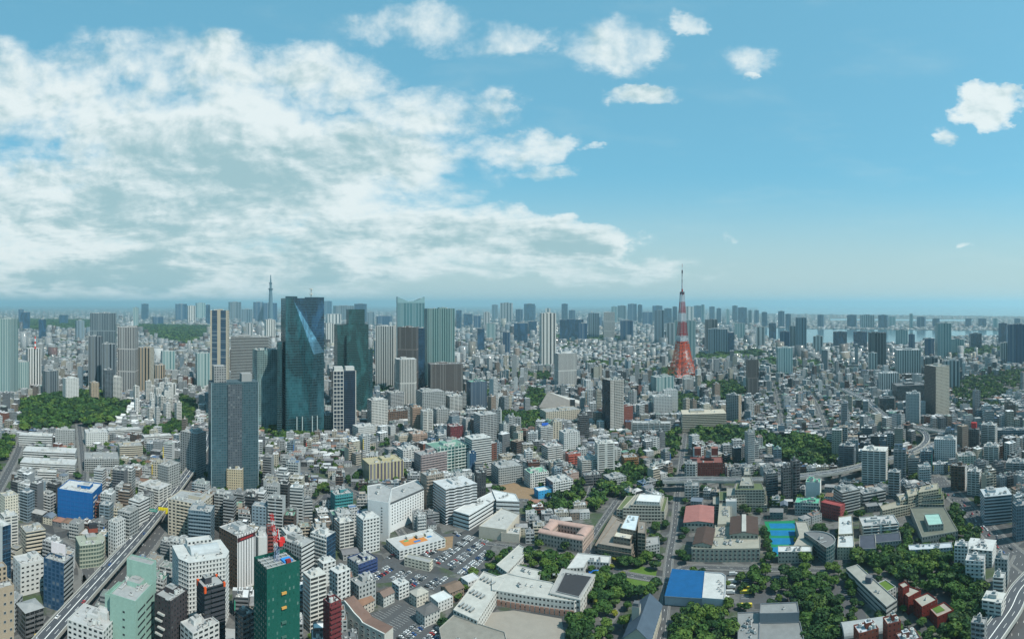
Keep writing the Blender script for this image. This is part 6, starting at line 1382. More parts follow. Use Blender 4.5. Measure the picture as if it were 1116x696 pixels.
WOODS = [
 ([(24, 440), (60, 433), (100, 431), (140, 440), (137, 455), (120, 464), (60, 470), (22, 472)], 13, 6, 11),
 ([(198, 432), (213, 440), (210, 460), (200, 474), (158, 477), (158, 467), (188, 463)], 9, 4, 7), ([(-8, 482), (19, 479), (14, 505), (0, 522), (-10, 524)], 9, 4, 7),
 ([(724, 474), (748, 470), (746, 498), (722, 486)], 10, 4, 8), ([(748, 467), (790, 467), (835, 477), (830, 490), (806, 495), (790, 500), (772, 490), (752, 480)], 10, 4, 9), ([(838, 479), (870, 476), (905, 488), (908, 512), (876, 512), (852, 500), (836, 492)], 10, 4.5, 9),
 ([(556, 594), (600, 592), (640, 606), (640, 616), (612, 626), (600, 642), (590, 634), (585, 616), (560, 612)], 8, 4, 6.5),
 ([(652, 612), (672, 600), (728, 600), (730, 620), (728, 662), (716, 654), (700, 652), (680, 656), (662, 662), (650, 690), (640, 712), (602, 716), (612, 678), (640, 664), (650, 640)], 7.5, 4, 6.5),
 ([(716, 658), (724, 668), (770, 670), (800, 656), (804, 720), (690, 720), (712, 690)], 8, 4, 7), ([(748, 613), (838, 612), (838, 619), (748, 620)], 6.5, 3, 4.2),
 ([(822, 612), (850, 610), (880, 612), (908, 617), (905, 640), (918, 668), (925, 716), (880, 716), (875, 668), (862, 640), (842, 626), (824, 640), (818, 630)], 8, 4, 7),
 ([(934, 606), (985, 606), (1040, 613), (1056, 642), (1078, 650), (1070, 680), (1052, 716), (1005, 716), (1038, 692), (1042, 668), (1024, 650), (1000, 632), (985, 640), (975, 626), (955, 622), (932, 616)], 8.5, 4.5, 7.5),
 ([(1040, 556), (1060, 562), (1080, 582), (1075, 593), (1045, 594), (1030, 575)], 8, 4, 6.5), ([(731, 520), (737, 520), (733, 580), (725, 604), (722, 590)], 7, 3.5, 5), ([(742, 530), (748, 530), (744, 600), (736, 612)], 8, 3, 5),
 ([(640, 532), (690, 506), (703, 514), (693, 532), (668, 548), (656, 562), (640, 552)], 9, 4.5, 7), ([(595, 538), (640, 534), (636, 547), (610, 562), (598, 560)], 9, 4, 7), ([(543, 452), (592, 452), (590, 466), (560, 476), (545, 472)], 11, 5, 8),
 ([(738, 432), (760, 434), (756, 453), (738, 454)], 11, 5, 8), ([(765, 418), (800, 417), (812, 430), (790, 445), (776, 430)], 13, 5, 9), ([(690, 405), (735, 404), (735, 414), (690, 416)], 15, 6, 10), ([(402, 420), (430, 414), (428, 430), (402, 436)], 12, 5, 8), ([(505, 432), (545, 425), (548, 436), (510, 444)], 12, 5, 8),
 ([(1036, 418), (1116, 404), (1116, 426), (1064, 440), (1040, 434)], 18, 5, 9), ([(527, 642), (548, 600), (556, 604), (534, 650)], 6.5, 3.5, 5), ([(824, 568), (832, 568), (842, 610), (830, 612)], 7, 3, 5), ([(1040, 440), (1090, 440), (1090, 455), (1050, 458)], 20, 5, 9),
 ([(888, 576), (896, 572), (900, 586), (890, 600)], 7, 3, 5), ([(975, 572), (992, 566), (992, 602), (980, 604)], 7, 3.5, 5.5), ([(283, 462), (304, 468), (345, 476), (300, 480)], 9, 4, 6), ([(555, 406), (600, 408), (600, 416), (556, 414)], 18, 6, 10), ([(640, 396), (700, 398), (700, 403), (640, 402)], 20, 7, 11), ([(575, 425), (595, 425), (590, 445), (570, 445)], 13, 5, 8)]
FARW = [[(-10, 348), (106, 349), (104, 357), (60, 360), (-10, 361)], [(148, 354), (228, 356), (226, 366), (205, 376), (175, 372), (160, 365)], [(822, 396), (850, 394), (905, 397), (905, 408), (824, 411)], [(585, 366), (690, 368), (690, 372), (600, 371)], [(1030, 384), (1116, 378), (1116, 386), (1040, 390)], [(760, 388), (830, 384), (830, 390), (760, 396)]]
WOODP = []
for px, sp, a, b in WOODS: WOODP.append(wood(px, sp, a, b, excl=[LAWN]))
KEEP = [G2(*q) for q in dense([(480, 645), (535, 600), (560, 590), (588, 592), (650, 560), (672, 552), (735, 548), (748, 560), (880, 575), (905, 562), (1036, 556), (1068, 590), (1084, 620), (1078, 730), (460, 730), (470, 700)])]
random.seed(31)
CAMPUS = wood([(480, 650), (530, 600), (560, 590), (640, 600), (740, 560), (900, 580), (1030, 565), (1060, 600), (1078, 640), (1070, 730), (476, 730)], 9.5, 2.8, 5.2, excl=[LAWN] + [q[0] for q in WOODS], keep=.66)
for px, sp, a, b in WOODS: occupy([G2(*q) for q in dense(px)], -2)
for q in FARW: wood(q, 34, 15, 24, hk=.55)

# ------------------------------------------------------------ the fabric of the city
for i in range(0, len(EX[0]), 3):
    qx, qy = to_px(*EX[0][i]); GUARD.append((qx - 6, qx + 6, qy + 3, 2))
for PN in (EXG, RD1):
    for i in range(0, len(PN[0]), 4): qx, qy = to_px(*PN[0][i]); GUARD.append((qx - 8, qx + 8, qy + 6, 0))
for q in list(LOTS.values()): GUARD.append((min(p[0] for p in q), max(p[0] for p in q), max(p[1] for p in q), 4))
GUARD += [(528, 620, 700, 0), (676, 716, 648, 0), (833, 868, 606, 0), (82, 108, 640, 0), (538, 584, 546, 2), (25, 140, 468, 2), (724, 905, 510, 4)]
random.seed(77)
def in_poly_px(px, x, y):
    c = False; n = len(px)
    for i in range(n):
        (x1, y1), (x2, y2) = px[i], px[(i + 1) % n]
        if (y1 > y) != (y2 > y) and x < (x2 - x1) * (y - y1) / (y2 - y1) + x1: c = not c
    return c
LOW = [[(790, 425), (935, 420), (990, 470), (1000, 500), (905, 505), (830, 475), (800, 468)], [(284, 476), (400, 470), (405, 530), (380, 560), (290, 560)], [(640, 470), (745, 474), (745, 520), (690, 530), (640, 500)], [(0, 505), (150, 500), (150, 530), (0, 560)], [(520, 410), (600, 420), (590, 480), (540, 470)], [(1040, 430), (1116, 430), (1116, 462), (1045, 462)], [(590, 540), (660, 530), (650, 560), (600, 575)], [(20, 440), (100, 420), (220, 430), (220, 470), (20, 500)]]
HIGH = [[(-20, 530), (230, 540), (400, 560), (400, 720), (-20, 720)], [(900, 500), (1116, 455), (1116, 700), (1086, 700), (1080, 600), (1030, 550), (900, 560)], [(420, 440), (560, 440), (600, 500), (560, 560), (440, 560)]]
WALLS = [((.48, .50, .50), 4), ((.38, .40, .40), 5), ((.32, .34, .34), 4.5), ((.23, .25, .26), 4.5), ((.37, .34, .28), 2), ((.20, .16, .13), 1.8), ((.13, .14, .15), 2.6), ((.05, .055, .06), 1.8), ((.17, .07, .05), .9), ((.42, .40, .33), 1.6), ((.18, .24, .28), 2.4), ((.09, .065, .055), 1.3)]
WN = {0: 'white', 1: 'off-white', 2: 'pale grey', 3: 'grey', 4: 'beige', 5: 'brown', 6: 'dark grey', 7: 'black', 8: 'brick red', 9: 'cream', 10: 'blue-grey', 11: 'dark brown'}
ROOFS = [((.34, .35, .35), 5), ((.48, .49, .50), 4), ((.66, .68, .69), 3), ((.22, .225, .23), 3.4), ((.13, .135, .14), 2.8), ((.20, .25, .23), 1), ((.13, .27, .21), .45), ((.25, .15, .12), .9), ((.08, .14, .24), .5), ((.30, .25, .20), .8)]
HROOFS = [((.17, .17, .18), 4), ((.11, .11, .12), 3), ((.25, .25, .25), 3), ((.40, .40, .39), 2.5), ((.20, .125, .09), 2), ((.13, .16, .20), 1.2), ((.28, .15, .11), .8), ((.14, .19, .17), .5), ((.55, .55, .54), 1.4)]
def pick(tab):
    t = random.random() * sum(w for _, w in tab)
    for i, (v, w) in enumerate(tab):
        t -= w
        if t <= 0: return i, v
    return 0, tab[0][0]
seeds = []
for gx in np.arange(-1500, 1500, 120):
    for gy in np.arange(150, 2000, 110):
        x, y = gx + rnd_(-40, 40), gy + rnd_(-40, 40); r = math.hypot(x, y)
        if r < 330 or r > 2060 or abs(math.atan2(x, y)) > R(61): continue
        px, py = to_px(x, y)
        if px < 330: yaw = R(18.7) + R(rnd_(-9, 9))
        elif px < 560: yaw = R(30) + R(rnd_(-22, 22))
        elif px < 760: yaw = R(12) + R(rnd_(-22, 22))
        else: yaw = R(-20) + R(rnd_(-28, 28))
        z = 'mix'
        for q in LOW:
            if in_poly_px(q, px, py): z = 'low'
        for q in HIGH:
            if in_poly_px(q, px, py): z = 'high'
        seeds.append((x, y, yaw, z))
SA = np.array([(s[0], s[1]) for s in seeds])
FILL = []; LOOSE = []
for si, (sx, sy, yaw, z) in enumerate(seeds):
    lw, ld = {'low': (10.2, 11.2), 'mix': (12.4, 13.4), 'high': (12.8, 14)}[z]
    c, n = math.cos(yaw), math.sin(yaw); y = -105; row = 0
    while y < 105:
        x = -105 + rnd_(0, 6); cnt = 0
        while x < 105:
            w = lw * rnd_(.72, 1.35); d = ld * rnd_(.74, .98)
            ux, uy = x + w / 2, y + ld / 2
            wx, wy = sx + ux * c - uy * n, sy + ux * n + uy * c
            x += w + rnd_(.6, 1.6); cnt += 1
            if cnt % 6 == 0: x += 4.5
            r = math.hypot(wx, wy); a = math.atan2(wx, wy)
            if r < 345 or r > 1950 or abs(a) > .99: continue
            if np.argmin((SA[:, 0] - wx) ** 2 + (SA[:, 1] - wy) ** 2) != si: continue
            P = rect(wx, wy, w, d, yaw)
            if not is_free(P): continue
            if inside(KEEP, np.array([wx]), np.array([wy]))[0]: continue
            u = random.random()
            if u < .07: LOOSE.append((wx, wy)); continue
            if z == 'low': k = 'house' if random.random() < .74 else 'apt'
            elif z == 'mix': k = 'house' if random.random() < .28 else 'apt'
            else: k = 'house' if random.random() < .20 else 'apt'
            if k == 'house': h = rnd_(6, 10.5)
            else:
                h = random.choice([3, 4, 4, 5, 5, 6, 7, 8, 10]) * 3.2 + 1 if z != 'high' else random.choice([4, 5, 6, 7, 8, 9, 10, 11, 12, 14]) * 3.2 + 1
                if z == 'low': h *= .7
                if random.random() < (.03 if z == 'high' else .012): h = rnd_(46, 70)
                if r > 1050 and h > 11 and random.random() < .35: h *= rnd_(1.3, 1.9)
                # do not stand in front of the things one sees behind it
                if r < 520: h = min(h, 26)
                if random.random() < .35: k = 'off'
                if h > 46: k = 'tower'
            pxx, pyy = to_px(wx, wy)
            for (gl_, gr_, gy_, tol) in GUARD:
                if gl_ - 4 < pxx < gr_ + 4 and gy_ - 1 < pyy < gy_ + 75:
                    h = min(h, H - (gy_ - tol - CY) * (r + d * .5) / F)
            if pyy > 525 and 528 < pxx < 1040: h = min(h, rnd_(7, 11))
            if h < 4.5: 
                if h < -2: LOOSE.append((wx, wy)); continue
                h = 5.5
            if h < 9 and k != 'house': k = 'house'
            FILL.append((r, k, wx, wy, yaw, w, d, h))
        row += 1; y += ld + (6.5 if row % 2 == 0 else .8)
FILL.sort(key=lambda q: q[0])
STYLES = [(3.2, 3.2, .5, .42), (40, 3.3, 1.0, .42), (3.4, 3.2, .7, .5), (2.6, 3.3, .45, .5), (5, 3.2, .8, .5), (3.0, 60, .5, 1.0)]
def fill_geo(mb, P, h, wall, roof, sty, house, mbr=None, yaw=0, cx=0, cy=0, w=0, d=0, z=0):
    bw, sh, fx, fy = sty
    mb.prism(P, z, h, wall, roof, random.choice([(.012, .017, .022), (.02, .03, .036), (.035, .05, .055), (.01, .02, .03)]), fx, fy, bw, sh, top=False, blank=random.choice([(), (1, 3), (1,), (3,), (1, 3)]) if h > 9 else ())
CAP = {'house': 285, 'apt': 205, 'off': 215, 'tower': 60}; CNTF = dict.fromkeys(CAP, 0)
REST = {'house': MB(), 'apt': MB(), 'off': MB(), 'tower': MB()}
CATN = {'house': ('house', HO, 'house'), 'apt': ('apartment_building', AP, 'apartment block'), 'off': ('office_building', OF, 'office block'), 'tower': ('tower_building', TW, 'tower')}
def hip_faces(m, P, h, rise, col):
    cx = sum(p[0] for p in P) / 4; cy = sum(p[1] for p in P) / 4
    Q = [(cx + (p[0] - cx) * 1.05, cy + (p[1] - cy) * 1.05) for p in P]
    L0 = math.dist(Q[0], Q[1]); L1 = math.dist(Q[1], Q[2])
    if L0 >= L1: i = 0
    else: Q = Q[1:] + Q[:1]; L0, L1 = L1, L0
    k = (L0 - L1 * .9) / L0 * .5 if random.random() < .6 else .5
    k = max(k, .02); ux, uy = (Q[1][0] - Q[0][0]), (Q[1][1] - Q[0][1])
    a = (cx - ux * k, cy - uy * k, h + rise); b = (cx + ux * k, cy + uy * k, h + rise); q = [(*p, h) for p in Q]
    for f in ([q[0], q[1], b, a], [q[1], q[2], b], [q[2], q[3], a, b], [q[3], q[0], a]): m.face(f, col, None, GL, (0, 0, 1))
NIND = 0
for (r, k, x, y, yaw, w, d, h) in FILL:
    wi, wall = pick(WALLS); wall = jit(wall, .1); house_ = k == 'house'; px, py = to_px(x, y)
    if k == 'tower' and wi in (7, 8): wi, wall = 3, WALLS[3][0]
    STYLES[0] = (rnd_(2.4, 4.4), 3.2, rnd_(.4, .7), rnd_(.36, .5)); STYLES[2] = (rnd_(3, 7), 3.2, rnd_(.6, .85), rnd_(.4, .55))
    sty = random.choice(STYLES[:5] if not house_ else [(3.2, 3.0, .4, .38), (4.0, 3.0, .45, .4)])
    pitched = house_ and random.random() < .55
    ri, roof = pick(HROOFS if pitched else ROOFS); roof = jit(roof, .15); sh = sty[1]
    inview = -8 < px < 1124 and py - h * F / r < 700
    if CNTF[k] < CAP[k] and inview:
        CNTF[k] += 1; NIND += 1
        nm, cat, word = CATN[k]; rt = thing(nm, '', cat, (x, y, 0), yaw, {'house': 'small houses filling the streets', 'apt': 'mid-rise apartment blocks along the streets', 'off': 'mid-rise office blocks along the streets', 'tower': 'scattered towers in the streets'}[k])
        P = rect(0, 0, w, d, 0); m = MB(); fill_geo(m, P, h, wall, roof, sty, house_)
        feat = ''
        if not house_ and r < 900 and random.random() < .6:      # floor slabs / balconies standing proud
            ns = max(1, round(h / 3.2))
            for q in range(1, ns): m.box(0, -d / 2 - .45, h * q / ns - .1, w * .96, .9, .95, jit(wall, .08))
            feat = ' with balconies'
        if not house_ and r < 1000 and random.random() < .35 and h > 12:      # a lower wing or a stepped-back top
            if random.random() < .5: tier(rt, (jit(wall, .06), (.035, .05, .058), sty[0], sty[1], sty[2], sty[3], jit(roof)), rnd_(-.12, .12) * w, d * .12, h - .7, w * rnd_(.5, .75), d * rnd_(.5, .7), 3.2 * random.choice([1, 2, 2]), 'upper_storeys')
            else: part_box(rt, 'stair_tower', random.choice([-.5, .5]) * w, rnd_(-.2, .3) * d, 0, rnd_(2.6, 4), rnd_(3.5, 5), h + rnd_(2, 5), jit(wall, .12), jit(roof))
        if k == 'off' and r < 900 and random.random() < .22:
            part_box(rt, 'sign_board', random.choice([-.46, .46]) * w, -d / 2 - .5, h * .35, .9, 1.0, h * .5, random.choice([(.55, .05, .04), (.6, .6, .58), (.04, .14, .4), (.6, .45, .04), (.05, .3, .2)]))
        m.obj('wall', rt)
        if pitched:
            m = MB(); hip_faces(m, P, h, rnd_(1.4, 2.6), roof); m.obj('roof', rt); feat = ' with a pitched ' + ('white' if ri == 8 else 'pale' if ri == 3 else 'brown' if ri in (4, 6) else 'dark') + ' roof'
        else:
            m = MB(); m.parapet(P, h, jit(wall, .05), roof, .3, .7); m.obj('roof', rt)
            if not house_ or random.random() < .4: roof_things(rt, w, d, h, (wall, 0, 0, 0, 0, 0, roof), 1.1 if r < 700 else .6, .7)
            if ri == 6: feat += ' and green roof' if feat else ' with green roof'
        fl = max(2, round(h / 3.2)); hw_ = ['', '', 'two', 'three', 'four', 'five', 'six', 'seven', 'eight', 'nine', 'ten', 'eleven', 'twelve', 'thirteen', 'fourteen', 'fifteen'][fl] + '-storey ' if fl < 16 else 'tall '
        PENDING.append((rt, f'{WN[wi]} {hw_}{word}{feat}'))
    else:
        P = rect(x, y, w, d, yaw); m = REST[k]
        m.prism(P, 0, h, wall, roof, (.02, .03, .036), sty[2], sty[3], sty[0], sty[1], top=not pitched)
        if pitched: hip_faces(m, P, h, rnd_(1.4, 2.6), roof)
        else:
            for q in range(1 if house_ else 3):
                if random.random() < .8:
                    ox, oy = rnd_(-.3, .3) * w, rnd_(-.3, .3) * d; c, n = math.cos(yaw), math.sin(yaw)
                    m.box(x + ox * c - oy * n, y + ox * n + oy * c, h, rnd_(1.5, 4.5), rnd_(1.2, 3.5), rnd_(.8, 3.2), jit(random.choice([wall, (.5, .5, .5), (.3, .3, .3)])), jit(roof), yaw)
for k, (nm, lab) in {'house': ('low_house_district', 'dense carpet of small low houses stretching between the nearer blocks'), 'apt': ('apartment_district', 'mass of mid-rise apartment blocks beyond the nearer streets'), 'off': ('office_district', 'mass of mid-rise office blocks beyond the nearer streets'), 'tower': ('tower_district', 'further scattered towers')}.items():
    if REST[k].v: o = REST[k].obj(nm); o['kind'] = 'stuff'; o['label'] = lab; o['category'] = 'buildings'
for (x, y) in LOOSE: TREES.append((x, y, rnd_(2.8, 4.6), rnd_(5, 9)))

def far_city():
    rs = []; r = 1950.0
    while r < 24000: rs.append(r); r *= 1.0092 if r < 6000 else 1.012
    X = []; Y = []; CW_ = []
    for r in rs:
        c = r * .0092 if r < 6000 else r * .012; n = int(2.02 * r / max(c, 18)); a = np.linspace(-1.01, 1.01, n) + rng.uniform(-.3, .3, n) * 2.02 / n
        rr = r + rng.uniform(-.3, .3, n) * c; X.append(rr * np.sin(a)); Y.append(rr * np.cos(a)); CW_.append(np.full(n, max(c, 18)))
    X = np.concatenate(X); Y = np.concatenate(Y); C = np.concatenate(CW_)
    rr = np.hypot(X, Y); PX = CX + np.arctan2(X, Y) * F; PY = CY + H * F / rr
    ok = rng.random(len(X)) < .86
    ok &= ~(inside([tuple(q) for q in dense(BAY)], PX, PY) & ~(inside([tuple(q) for q in dense(ISLE)], PX, PY) & ~inside([(905, 346.5), (1060, 347.5), (1060, 351), (905, 350)], PX, PY)))
    for q in FARW + [w[0] for w in WOODS]: ok &= ~inside(q, PX, PY)
    ok &= ~((PX > 826) & (PY < 342))
    for o in [o for o in bpy.data.objects if o.parent is None and o.get('category') in (TW, OF, AP) and math.hypot(o.location.x, o.location.y) > 1800]:
        ok &= np.hypot(X - o.location.x, Y - o.location.y) > 32
    for path, N, w, nm in ROADS:
        for p in path[::2]:
            if p.length > 1700: ok &= np.hypot(X - p.x, Y - p.y) > 22
    X, Y, C, rr, PX, PY = (q[ok] for q in (X, Y, C, rr, PX, PY)); n = len(X)
    W = np.clip(C, 14, 60) * rng.uniform(.45, .95, n); D = np.clip(C, 14, 50) * rng.uniform(.45, .9, n)
    clus = .5 + .5 * np.sin(X / 700 + 1.3) * np.cos(Y / 900 + X / 1500)
    Hh = np.exp(rng.normal(2.15, .42, n)) * (1 + .6 * clus)
    tall = rng.random(n) < np.where(rr < 6500, .015 + .045 * clus, .015 + .02 * clus); Hh[tall] = np.clip(np.exp(rng.normal(3.5, .4, tall.sum())), 20, 95) * np.where(rr[tall] < 6500, 1, .6); W[tall] = np.maximum(W[tall], rng.uniform(18, 48, tall.sum())); D[tall] = np.maximum(D[tall], 18); Hh = np.clip(Hh, 6, 105)
    isle = (PX > 822) & (PY < 386); Hh[isle] = np.where(PY[isle] > 374, np.clip(Hh[isle] * .6, 4, 20), np.clip(Hh[isle] * .6, 4, 18))
    yaw = rng.uniform(-.7, .7, n)
    pal = np.array([w for w, _ in WALLS]); wt = np.array([w for _, w in WALLS]); ci = rng.choice(len(pal), n, p=wt / wt.sum()); col = pal[ci] * rng.uniform(.45, 1.0, (n, 1))
    rp = np.array([w for w, _ in ROOFS]); rw = np.array([w for _, w in ROOFS]); rcol = rp[rng.choice(len(rp), n, p=rw / rw.sum())] * rng.uniform(.85, 1.15, (n, 1))
    c, s = np.cos(yaw), np.sin(yaw); V = np.zeros((n, 8, 3), dtype=np.float32)
    for k, (a, b) in enumerate(((-1, -1), (1, -1), (1, 1), (-1, 1))):
        V[:, k, 0] = V[:, k + 4, 0] = X + a * W / 2 * c - b * D / 2 * s; V[:, k, 1] = V[:, k + 4, 1] = Y + a * W / 2 * s + b * D / 2 * c; V[:, k + 4, 2] = Hh
    q = np.array([[0, 1, 5, 4], [1, 2, 6, 5], [2, 3, 7, 6], [3, 0, 4, 7], [4, 5, 6, 7]]); Fc = (np.arange(n)[:, None, None] * 8 + q[None]).astype(np.int32)
    me = bpy.data.meshes.new('far_city'); me.vertices.add(n * 8); me.vertices.foreach_set('co', V.reshape(-1)); me.loops.add(n * 20); me.loops.foreach_set('vertex_index', Fc.reshape(-1))
    me.polygons.add(n * 5); me.polygons.foreach_set('loop_start', np.arange(0, n * 20, 4, dtype=np.int32)); me.update(calc_edges=True)
    nb = np.stack([np.round(W / 3.5), np.round(D / 3.5)] * 2, 1); ns = np.maximum(2, np.round(Hh / 3.3)); uv = np.zeros((n, 5, 4, 2), dtype=np.float32)
    uv[:, :4, 1, 0] = nb; uv[:, :4, 2, 0] = nb; uv[:, :4, 2, 1] = ns[:, None]; uv[:, :4, 3, 1] = ns[:, None]
    me.uv_layers.new(name='UVMap').data.foreach_set('uv', uv.reshape(-1))
    cc = np.ones((n, 5, 4), dtype=np.float32); cc[:, :4, :3] = col[:, None]; cc[:, 4, :3] = rcol; gg = np.ones((n, 5, 4), dtype=np.float32); gg[..., :3] = (.04, .055, .065)
    pp = np.zeros((n, 5, 4), dtype=np.float32); pp[:, :4, 0] = rng.choice([.5, .7, 1.0], n)[:, None]; pp[:, :4, 1] = .45; pp[:, 4, 2] = 1
    for nm, a in (('Col', cc), ('Gls', gg), ('Par', pp)): me.attributes.new(nm, 'FLOAT_COLOR', 'FACE').data.foreach_set('color', a.reshape(-1))
    me.materials.append(FAC); o = link('far_city', me); o['kind'] = 'stuff'; o['label'] = 'endless dense city of small blocks fading to the horizon'; o['category'] = 'buildings'
    return n
NFAR = far_city()
# street and garden trees mixed into the city further out
for k in range(2600):
    a = rnd_(-.98, .98); r = 600 * (6 ** random.random()); x, y = r * math.sin(a), r * math.cos(a); i = int((x - RX0) / RES); j = int((y - RY0) / RES)
    if 0 <= i < 1200 and 0 <= j < 1200 and OCC[j, i]: continue
    if 828 < to_px(x, y)[0] and to_px(x, y)[1] < 376: continue
    for q in range(random.choice([1, 2, 4])): TREES.append((x + rnd_(-7, 7), y + rnd_(-7, 7), rnd_(3, 5.5) * (1 if r < 1500 else 1.5), rnd_(7, 12) * (1 if r < 1500 else 1.3)))

def plant():
    TREES.sort(key=lambda t: math.hypot(t[0], t[1])); near = 0; V = []; Lf = []
    for (x, y, r, h) in TREES:
        px, py = to_px(x, y, h * .7); rr = math.hypot(x, y)
        if not (-12 < px < 1128) : continue
        if near < 290 and py < 698:
            near += 1; t = thing('tree', '', 'tree', (x, y, 0), rnd_(0, 6.28), 'broadleaf trees of the gardens'); cn = random.randrange(5)
            c = link('crown', CROWN_ME[cn], t); c.location = (0, 0, h * .62); c.scale = (r, r, h * .46); s = link('trunk', TRUNK, t); s.scale = (h * .8, h * .8, h)
            c.rotation_euler = (0, 0, rnd_(0, 6.28)); PENDING.append((t, ('large' if r > 5.8 else 'small' if r < 4.2 else 'medium') + ' ' + random.choice(['round']) + ' leafy tree'))
            continue
        var, lf = random.choice(CROWNS) if rr < 620 else random.choice(COARSE) if rr < 2400 else random.choice(FARC)
        v = var.copy(); a = rnd_(0, 6.28); ca, sa = math.cos(a), math.sin(a); v = np.stack([(v[..., 0] * ca - v[..., 1] * sa) * r + x, (v[..., 0] * sa + v[..., 1] * ca) * r + y, v[..., 2] * h * .48 + h * .56], -1)
        V.append(v); Lf.append(lf + random.random())
    o = link('woodland', mesh_quads('woodland', np.concatenate(V).astype(np.float32), np.concatenate(Lf), LEAF)); o['kind'] = 'stuff'; o['label'] = 'mass of dark green tree crowns in parks and gardens'; o['category'] = 'trees'
    return near, len(V)
NT_ = plant()
yel = leaf_material('yellow_green_leaves', [(.16, .18, .02), (.22, .22, .03), (.10, .15, .02)])
for k, (px, py, rr_) in enumerate(((648, 648, 3.4), (646, 654, 3), (651, 660, 3.4), (669, 612, 3), (667, 620, 2.6), (670, 672, 2.8), (678, 630, 3.2), (640, 686, 3.4), (764, 470, 5), (596, 455, 7))):
    p = G(px, py); t = thing('tree', '', 'tree', (p.x, p.y, 0), k, 'yellow-green trees'); me = CROWN_ME[k % 5].copy(); me.materials.clear(); me.materials.append(yel); me.name = 'bright_crown'
    c = link('crown', me, t); c.location = (0, 0, rr_ * 1.1); c.scale = (rr_, rr_, rr_ * .8); s = link('trunk', TRUNK, t); s.scale = (5, 5, 5); PENDING.append((t, 'bright yellow-green tree'))

# ------------------------------------------------------------ cars
CARC = {'white': (.62, .63, .63), 'silver': (.38, .39, .40), 'black': (.02, .02, .022), 'blue': (.03, .08, .22), 'red': (.35, .03, .03), 'grey': (.16, .165, .17), 'dark blue': (.02, .035, .08)}
PAINT = {k: plain('car_paint_' + k.replace(' ', '_'), v, .25, .05, 1, .0, .6) for k, v in CARC.items()}; PAINT['yellow'] = plain('bus_paint_yellow', (.62, .50, .06), .35, .08); CGL = plain('car_glass', (.02, .025, .03), .1, .05, 1, 0, .9); TYR = plain('tyre_rubber', (.02, .02, .02), .9)
def loft(sections, mat, name):
    m = MB()
    for s0, s1 in zip(sections, sections[1:]):
        for k in range(len(s0)):
            j = (k + 1) % len(s0); m.face([s0[k], s0[j], s1[j], s1[k]], (.5, .5, .5))
    m.face(list(reversed(sections[0])), (.5, .5, .5)); m.face(sections[-1], (.5, .5, .5))
    me = mesh_from(name, m.v, m.f, m.uv, m.c, m.g, m.p); me.materials.append(mat); return me
def ring(x, w, z0, z1, in_=.0): return [(x, -w, z0), (x, w, z0), (x, w - in_, z1), (x, -w + in_, z1)]
CAR = {}
def car_meshes(col):
    if col in CAR: return CAR[col]
    body = loft([ring(-2.15, .78, .35, .72), ring(-2.0, .86, .28, .92, .05), ring(-.9, .88, .25, .98, .06), ring(.9, .88, .25, .98, .06), ring(1.9, .85, .28, .85, .06), ring(2.2, .74, .38, .62)], PAINT[col], 'car_body')
    glass = loft([ring(-1.75, .74, .92, .94), ring(-1.2, .78, .92, 1.38, .14), ring(.35, .78, .92, 1.40, .14), ring(1.05, .76, .92, .96)], CGL, 'car_windows')
    roofm = loft([ring(-1.15, .64, 1.38, 1.45, .04), ring(.3, .64, 1.40, 1.46, .04)], PAINT[col], 'car_roof'); CAR[col] = (body, glass, roofm); return CAR[col]
def car(x, y, z, yaw, col, label, group):
    t = thing('parked_car' if 'parked' in label else 'car', label, 'car', (x, y, z), yaw, group); b, g, r = car_meshes(col)
    link('body', b, t); link('windows', g, t); link('roof', r, t); return t
NC = 0
random.seed(9)
A_, B_ = G(467, 642), G(494, 621); LY = math.atan2(B_.y - A_.y, B_.x - A_.x)
m_ = MB(); EXC = [rect(o.location.x, o.location.y, 46, 24, o.rotation_euler.z) for o in bpy.data.objects if o.get('label', '').startswith('long white low building among')] + [rect(o.location.x, o.location.y, 20, 22, o.rotation_euler.z) for o in bpy.data.objects if o.get('label', '').startswith('small white four-storey')]
NTH = ['first', 'second', 'third', 'fourth', 'fifth', 'sixth', 'seventh', 'eighth', 'ninth', 'tenth', 'eleventh', 'twelfth', 'thirteenth', 'fourteenth', 'fifteenth', 'sixteenth', 'seventeenth', 'eighteenth', 'nineteenth', 'twentieth']
